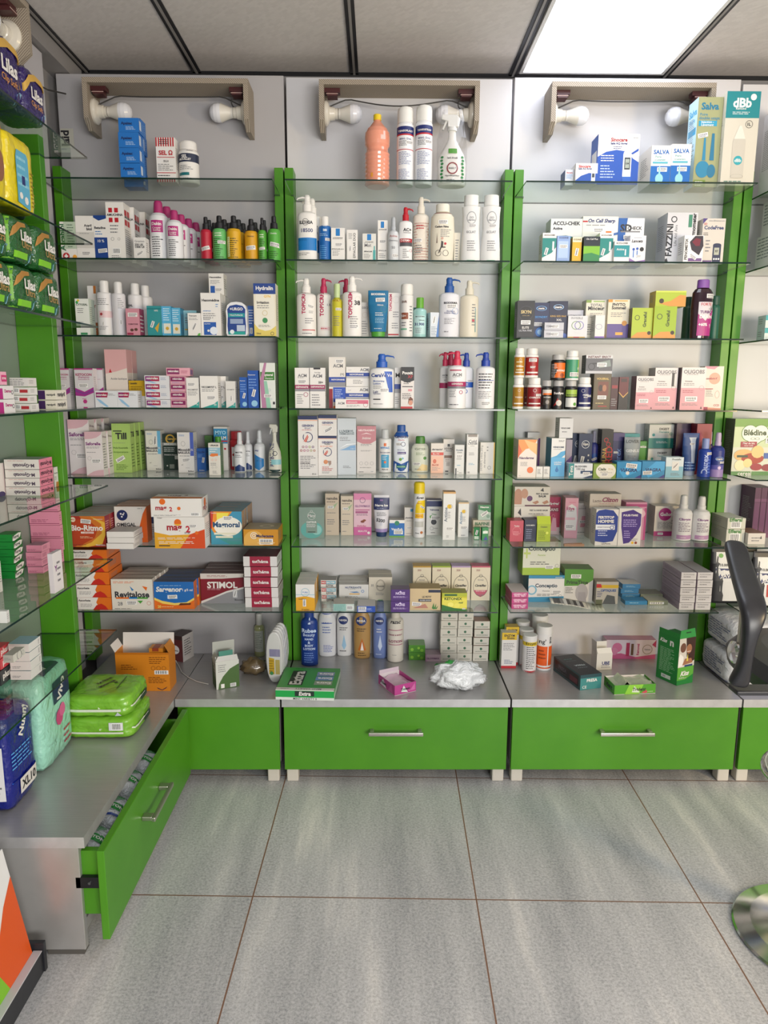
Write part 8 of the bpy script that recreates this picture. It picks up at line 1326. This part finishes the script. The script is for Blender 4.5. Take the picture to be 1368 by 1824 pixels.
# ------------------------------------------------------------------ packs on the left counter
LG = film('lime_pack_film', '#78b432', .3, 9, .5); TQ = film('mint_pack_film', '#9ad6c2', .32, 14, .6); DB = film('royal_blue_film', '#151f7c', .25, 14, .5)
y_a = 1.962; xa = max(on_z(108, 1300, ZT)[0], -.931); xb = on_z(252, 1298, ZT)[0]
for i, lv in enumerate(('lower', 'upper')):
    w = xb-xa-(.012 if i else 0); m, F, Rr, T, Lf = pack_mb(w, .185, .066, LG, 7, seed=20+i, wr=.05)
    if i == 0: F.draw([('r', .02, .28, .86, .37, '#d8e0cc'), ('r', .66, .45, .86, .82, '#dcdce4'), ('b', .7, .47, .84, .8)])
    else: F.draw([('r', .02, .3, .86, .42, '#d8e0cc'), ('p', '#c8ccd8', .76, .08, .86, .08, .81, .28)])
    T.draw([('T', .42, .62, .3, 'KATRINE', K, 62), ('T', .5, .5, .3, 'Maternité', K, 62), ('r', .7, .3, .72, .8, '#3a5a20'), ('d', .62, .55, .03, '#2a4a20', 8)] if i else [])
    Rr.draw([('r', 0, .42, .7, .5, '#d8e0cc'), ('r', .5, .2, .8, .5, '#1f3a2a')])
    tag(m.build('maternity_pad_pack', None, ((xa+xb)/2+(-.001 if i else .0), y_a+(.004 if i else 0), ZT+.0008+.0665*i), [0, .015][i]), 'lime green pad pack lying flat, %s of two, on left counter' % lv, 'pack', 'lime green pad packs')
xm, ym = on_z(80, 1380, ZT); hm = min(on_y(80, 1195, ym)[1], .585)-ZT
wm = xm+.01-XL-.02; m, F, Rr, T, Lf = pack_mb(wm, .2, hm, TQ, 8, seed=31, wr=.035)
F.draw([('r', .52, .3, .66, .4, '#b8e0d4'), ('o', .6, .38, .06, NV, .2, .8), ('o', .6, .31, .06, NV, .2, .8), ('o', .6, .24, .06, NV, .2, .8), ('l', .5, .5, .8, .85, 6, '#d8f0e8')]); Rr.draw([('r', .35, .62, .9, .85, '#1f2a55'), ('T', .6, .73, .35, 'Vivo', W, 60), ('d', .5, .45, .12, '#c83a80', 8), ('d', .6, .5, .1, '#d85a98', 8), ('l', .6, .1, .9, .3, 3, '#b02a50')])
T.draw([('p', '#1f2a55', .35, .1, .95, .2, .95, .7, .6, .6), ('T', .7, .42, .4, 'Vivacs', W, -20)])
tag(m.build('nappy_pack', None, (xm+.01-wm/2, ym-.01, ZT+.0008), .04), 'mint green nappy pack standing on the left counter', 'pack')
xm, ym = on_z(24, 1452, ZT); hm = min(on_y(24, 1282, ym)[1], .585)-ZT
wm = xm-XL-.012; m, F, Rr, T, Lf = pack_mb(wm, .14, hm, DB, 8, seed=41, wr=.02)
F.draw([('r', .55, .14, .9, .7, '#e2e2e6'), ('l', .6, .2, .85, .64, 8, G), ('r', .55, .9, .9, .94, YL)]); Rr.draw([('r', 0, 0, 1, .3, '#1f6ad8'), ('l', .1, .42, .9, .62, 5, '#5aa8e8'), ('r', .3, .12, .95, .28, W), ('T', .6, .2, .5, 'XL10', K), ('T', .6, .85, .6, 'Nunny', W, 60)])
tag(m.build('nappy_pack', None, (xm-wm/2, ym, ZT+.0008), .0), 'royal blue nappy pack with large size mark, nearest on left counter', 'pack')
# cotton packets in the open drawer
CT = film('cotton_packet_film', '#c9ced0', .28, 30, .8); rn = random.Random(12)
for i in range(4):
    m, F, Rr, T, Lf = pack_mb(.143, .122, .152, CT, 3.4, seed=50+i, wr=.06)
    T.draw([('r', .6, .3, .98, .5, '#2a8a3c'), ('T', .78, .4, .34, 'COTON', W)]+[('p', '#2f8a40', .78, .55, .55+.06*q, .95, .58+.06*q, .95) for q in range(8)]+([('p', '#24408a', .6, .1, .98, .2, .98, .24, .6, .14)] if i == 1 else []))
    tag(m.build('cotton_packet', None, (-.7335+.002*(i % 2), 1.53+.126*i, .1085+.004*(i % 3)), rn.uniform(-.02, .02)), 'white and green cotton packet in the open drawer, %s from the front' % ['nearest', 'second', 'third', 'fourth', 'fifth', 'sixth'][i], 'packet', 'cotton packets in the drawer')
# price card pinned in the corner
sx_, sz_ = on_y(101, 263, YB-.002); sg_ = MB().box(0, .045, 0, .001, 0, .062, '#bdbbb0'); Face(sg_, .045, .062, lambda a, b, o: (a+.0225, -o, b)).draw([('T', .35, .5, .8, 'laid', K, 90)])
tag(sg_.build('paper_sign', None, (max(sx_, -1.105), YB-.0025, sz_), 0), 'small pale paper sign with sideways word in the upper left corner', 'sign')

# ------------------------------------------------------------------ leaning banner stand, bottom left
t = thing('banner_stand', (-.776, 1.46, 0))
b = MB(); b.box(-.05, 0, -1.05, -.012, .0, .055, 'black_pl'); b.box(-.055, .004, -.012, 0, 0, .075, 'black_pl'); b.box(-.02, .001, -1.05, -.013, .0555, .058, '#b9bac0'); b.build('base', t, bevel=.003)
p = MB(); th_ = .17
def bp(s, h, o=0): return (-.022-h*sin(th_)+o*cos(th_), -.02-s, .058+h*cos(th_)+o*sin(th_))
BW = 1.0; BH = .27
p.add([bp(0, 0), bp(BW, 0), bp(BW, BH), bp(0, BH), bp(0, 0, .003), bp(BW, 0, .003), bp(BW, BH, .003), bp(0, BH, .003)], [(0, 1, 2, 3), (7, 6, 5, 4), (0, 4, 5, 1), (1, 5, 6, 2), (2, 6, 7, 3), (3, 7, 4, 0)], mat('#dedfe0', .5, name='banner_fabric'))
def bf(pts, c, o): p.add([bp(s, h, .003+o) for s, h in pts], [tuple(range(len(pts)))], c)
bf([(0, 0), (0, .20), (.05, .16), (.1, .10), (.13, .05), (.2, .02), (.4, 0)], '#d5541a', .0004)
bf([(.1, .0), (.12, .05), (.16, .07), (.25, .08), (.4, .05), (.6, 0)], '#7ab82a', .0008)
p.build('banner', t)
tag(t, 'leaning white, orange and green banner stand with black base, bottom left corner', 'banner')

# ------------------------------------------------------------------ bar chair at the right edge
t = thing('bar_chair', (1.1, 1.544, 0), 0)
MB().lathe([(0, .19), (.004, .192), (.008, .188), (.016, .15), (.026, .09), (.036, .04), (.045, .035)], 'chrome', 56).build('base_disc', t)
c = MB().lathe([(.045, .028), (.40, .028), (.401, .02), (.64, .02)], 'chrome', 24); c.build('gas_column', t)
MB().tube([(.152*cos(a), .0+.152*sin(a), .43) for a in [2*pi*i/40 for i in range(41)]], .011, 'chrome', 10, False).tube([(0, .152, .43), (0, .03, .4)], .008, 'chrome').tube([(0, -.152, .43), (0, -.03, .4)], .008, 'chrome').build('foot_ring', t)
sh = MB(); sh.lathe([(.655, .10), (.66, .2), (.68, .235), (.71, .24), (.735, .22), (.742, .17), (.744, .01)], 'black_pl', 40, n2=3); sh.build('seat', t)
bk = MB(); n = 14
def bpnt(i, j, o):
    a = -.9+1.8*i/n; r = .27+o; zz = .80+.42*j/8
    return (r*sin(a)*.8, -.0-r*cos(a)*.85-.05*j/8, zz)
vv = [bpnt(i, j, o) for o in (0, .03) for j in range(9) for i in range(n+1)]; K_ = (n+1)*9
ff = [(j*(n+1)+i, j*(n+1)+i+1, (j+1)*(n+1)+i+1, (j+1)*(n+1)+i) for j in range(8) for i in range(n)]
bk.add(vv, ff+[(a+K_, d+K_, c_+K_, b_+K_) for a, b_, c_, d in ff], 'black_pl', True)
edge = [j*(n+1) for j in range(9)]+[8*(n+1)+i for i in range(1, n+1)]+[j*(n+1)+n for j in range(7, -1, -1)]+[i for i in range(n-1, 0, -1)]
bk.add(vv, [(edge[i], edge[(i+1) % len(edge)], edge[(i+1) % len(edge)]+K_, edge[i]+K_) for i in range(len(edge))], 'black_pl', True)
bk.build('backrest', t, merge=True)
def arm(sg):
    # centre line of the strap: far end of the pad, forward along the pad, round the bend, down to the seat
    path = [(0.273, 0.056, 1.004, 0.024, 0.008), (0.276, 0.026, 0.98, 0.026, 0.011), (0.298, -0.044, 0.953, 0.0265, 0.012), (0.318, -0.114, 0.929, 0.0275, 0.013), (0.328, -0.154, 0.91, 0.028, 0.014), (0.332, -0.169, 0.894, 0.024, 0.015), (0.339, -0.174, 0.863, 0.016, 0.015), (0.339, -0.169, 0.831, 0.0125, 0.015), (0.336, -0.159, 0.791, 0.0125, 0.015), (0.335, -0.149, 0.756, 0.018, 0.015), (0.34, -0.144, 0.732, 0.024, 0.014)]
    A = MB(); rings = []
    for i, (x, y, z, hw, ht) in enumerate(path):
        a = Vector(path[max(i-1, 0)][:3]); b = Vector(path[min(i+1, len(path)-1)][:3]); tn = (b-a).normalized(); s = Vector((1, 0, 0)); s = (s-tn*s.dot(tn)).normalized(); nn = tn.cross(s)
        rings.append([tuple(Vector((x, y, z))+s*hw*math.copysign(abs(cos(q))**.6, cos(q))+nn*ht*math.copysign(abs(sin(q))**.75, sin(q))) for q in [2*pi*k/16 for k in range(16)]])
    for a, b in zip(rings, rings[1:]): A.add([(p_[0]*sg, p_[1], p_[2]) for p_ in a+b], [(k, (k+1) % 16, 16+(k+1) % 16, 16+k) for k in range(16)], 'black_pl', True)
    A.add([(p_[0]*sg, p_[1], p_[2]) for p_ in rings[0]], [tuple(range(16))], 'black_pl'); A.add([(p_[0]*sg, p_[1], p_[2]) for p_ in rings[-1]], [tuple(range(16))], 'black_pl')
    o = A.build('armrest', t, merge=True)
    q = o.modifiers.new('smooth', 'SUBSURF'); q.levels = 1; q.render_levels = 2
    k = MB().lathe([(0, .022), (.006, .024), (.010, .018), (.011, .002)], 'chrome', 24, T=Matrix.Rotation(sg*pi/2, 3, 'Y'), o=(sg*.338, -.125, .80)); k.build('bolt_cap', o)
    MB().box(min(sg*.325, sg*.336), max(sg*.325, sg*.336), -.13, -.118, .80, .92, 'satin').build('metal_strip', o, bevel=.002)
arm(-1); arm(1)
MB().box(-.345, .345, -.158, -.118, .716, .726, 'black_pl').build('arm_bracket', t, bevel=.003)
tag(t, 'black bar chair with chrome disc base, cut by the right photo edge', 'chair')

# ------------------------------------------------------------------ settle: nudge neighbours that touch so that nothing interpenetrates
bpy.context.view_layer.update()
def aabb(o):
    lo = [1e9]*3; hi = [-1e9]*3; st = [o]
    while st:
        q = st.pop(); st += list(q.children)
        if q.type == 'MESH':
            mw = q.matrix_world
            for c in q.bound_box:
                p = mw @ Vector(c)
                for i in range(3): lo[i] = min(lo[i], p[i]); hi[i] = max(hi[i], p[i])
    return lo, hi
SKIP = {'cabinet', 'counter', 'shelving unit', 'light', 'lamp', 'cable', 'chair', 'banner', 'leaflet', 'sign', 'packet', 'pack'}
B_ = [[o]+list(aabb(o)) for o in COL.objects if not o.parent and 'category' in o.keys() and o['category'] not in SKIP and o.name != 'gum_display_box']
FIX = [aabb(o) for o in COL.objects if o.parent and o.name.split('.')[0] in ('side_post', 'back_panel')]
REST = {}
for i, a in enumerate(B_):
    REST[i] = [j for j, b in enumerate(B_) if j != i and abs(b[1][2]-a[2][2]) < .005 and min(a[2][0], b[2][0])-max(a[1][0], b[1][0]) > .008 and min(a[2][1], b[2][1])-max(a[1][1], b[1][1]) > .008]
NAME = {b[0].name: i for i, b in enumerate(B_)}
def move(i, ax, d, seen=None):
    seen = set() if seen is None else seen
    if i in seen: return
    seen.add(i); o, lo, hi = B_[i]; o.location[ax] += d; lo[ax] += d; hi[ax] += d
    for j in REST[i]+[NAME[q] for q in PILE.get(o.name, []) if q in NAME]: move(j, ax, d, seen)
PAIRS = [(i, j) for i in range(len(B_)) for j in range(i+1, len(B_)) if min(B_[i][2][2], B_[j][2][2])-max(B_[i][1][2], B_[j][1][2]) > .003
         and min(B_[i][2][0], B_[j][2][0])-max(B_[i][1][0], B_[j][1][0]) > -.03 and min(B_[i][2][1], B_[j][2][1])-max(B_[i][1][1], B_[j][1][1]) > -.1]
for it in range(40):
    for i, j in PAIRS:
        if B_[j][0].name in PILE.get(B_[i][0].name, ()): continue
        a, b = B_[i], B_[j]
        dx = min(a[2][0], b[2][0])-max(a[1][0], b[1][0]); dy = min(a[2][1], b[2][1])-max(a[1][1], b[1][1])
        if dx <= .0003 or dy <= .0003: continue
        fr, re = (i, j) if a[1][1] <= b[1][1] else (j, i)
        cx = 1 if (B_[re][1][0]+B_[re][2][0]) > (B_[fr][1][0]+B_[fr][2][0]) else -1
        if dx <= .009 or dx < dy*.35: move(re, 0, cx*(dx*.65+.0001)); move(fr, 0, -cx*(dx*.35+.0001))
        else:
            room = YB-.003-B_[re][2][1]
            if room > 0: k = min(room, dy+.0002); move(re, 1, k); dy -= k
            if dy > 0: move(fr, 1, -min(dy+.0002, .012))
    for i, (o, lo, hi) in enumerate(B_):
        for flo, fhi in FIX:
            if min(hi[2], fhi[2])-max(lo[2], flo[2]) < .003: continue
            dx = min(hi[0], fhi[0])-max(lo[0], flo[0]); dy = min(hi[1], fhi[1])-max(lo[1], flo[1])
            if dx <= .0002 or dy <= .0002: continue
            if dx < dy and dx < .03: move(i, 0, (1 if lo[0]+hi[0] > flo[0]+fhi[0] else -1)*(dx+.0002))
            else: move(i, 1, -(dy+.0002))
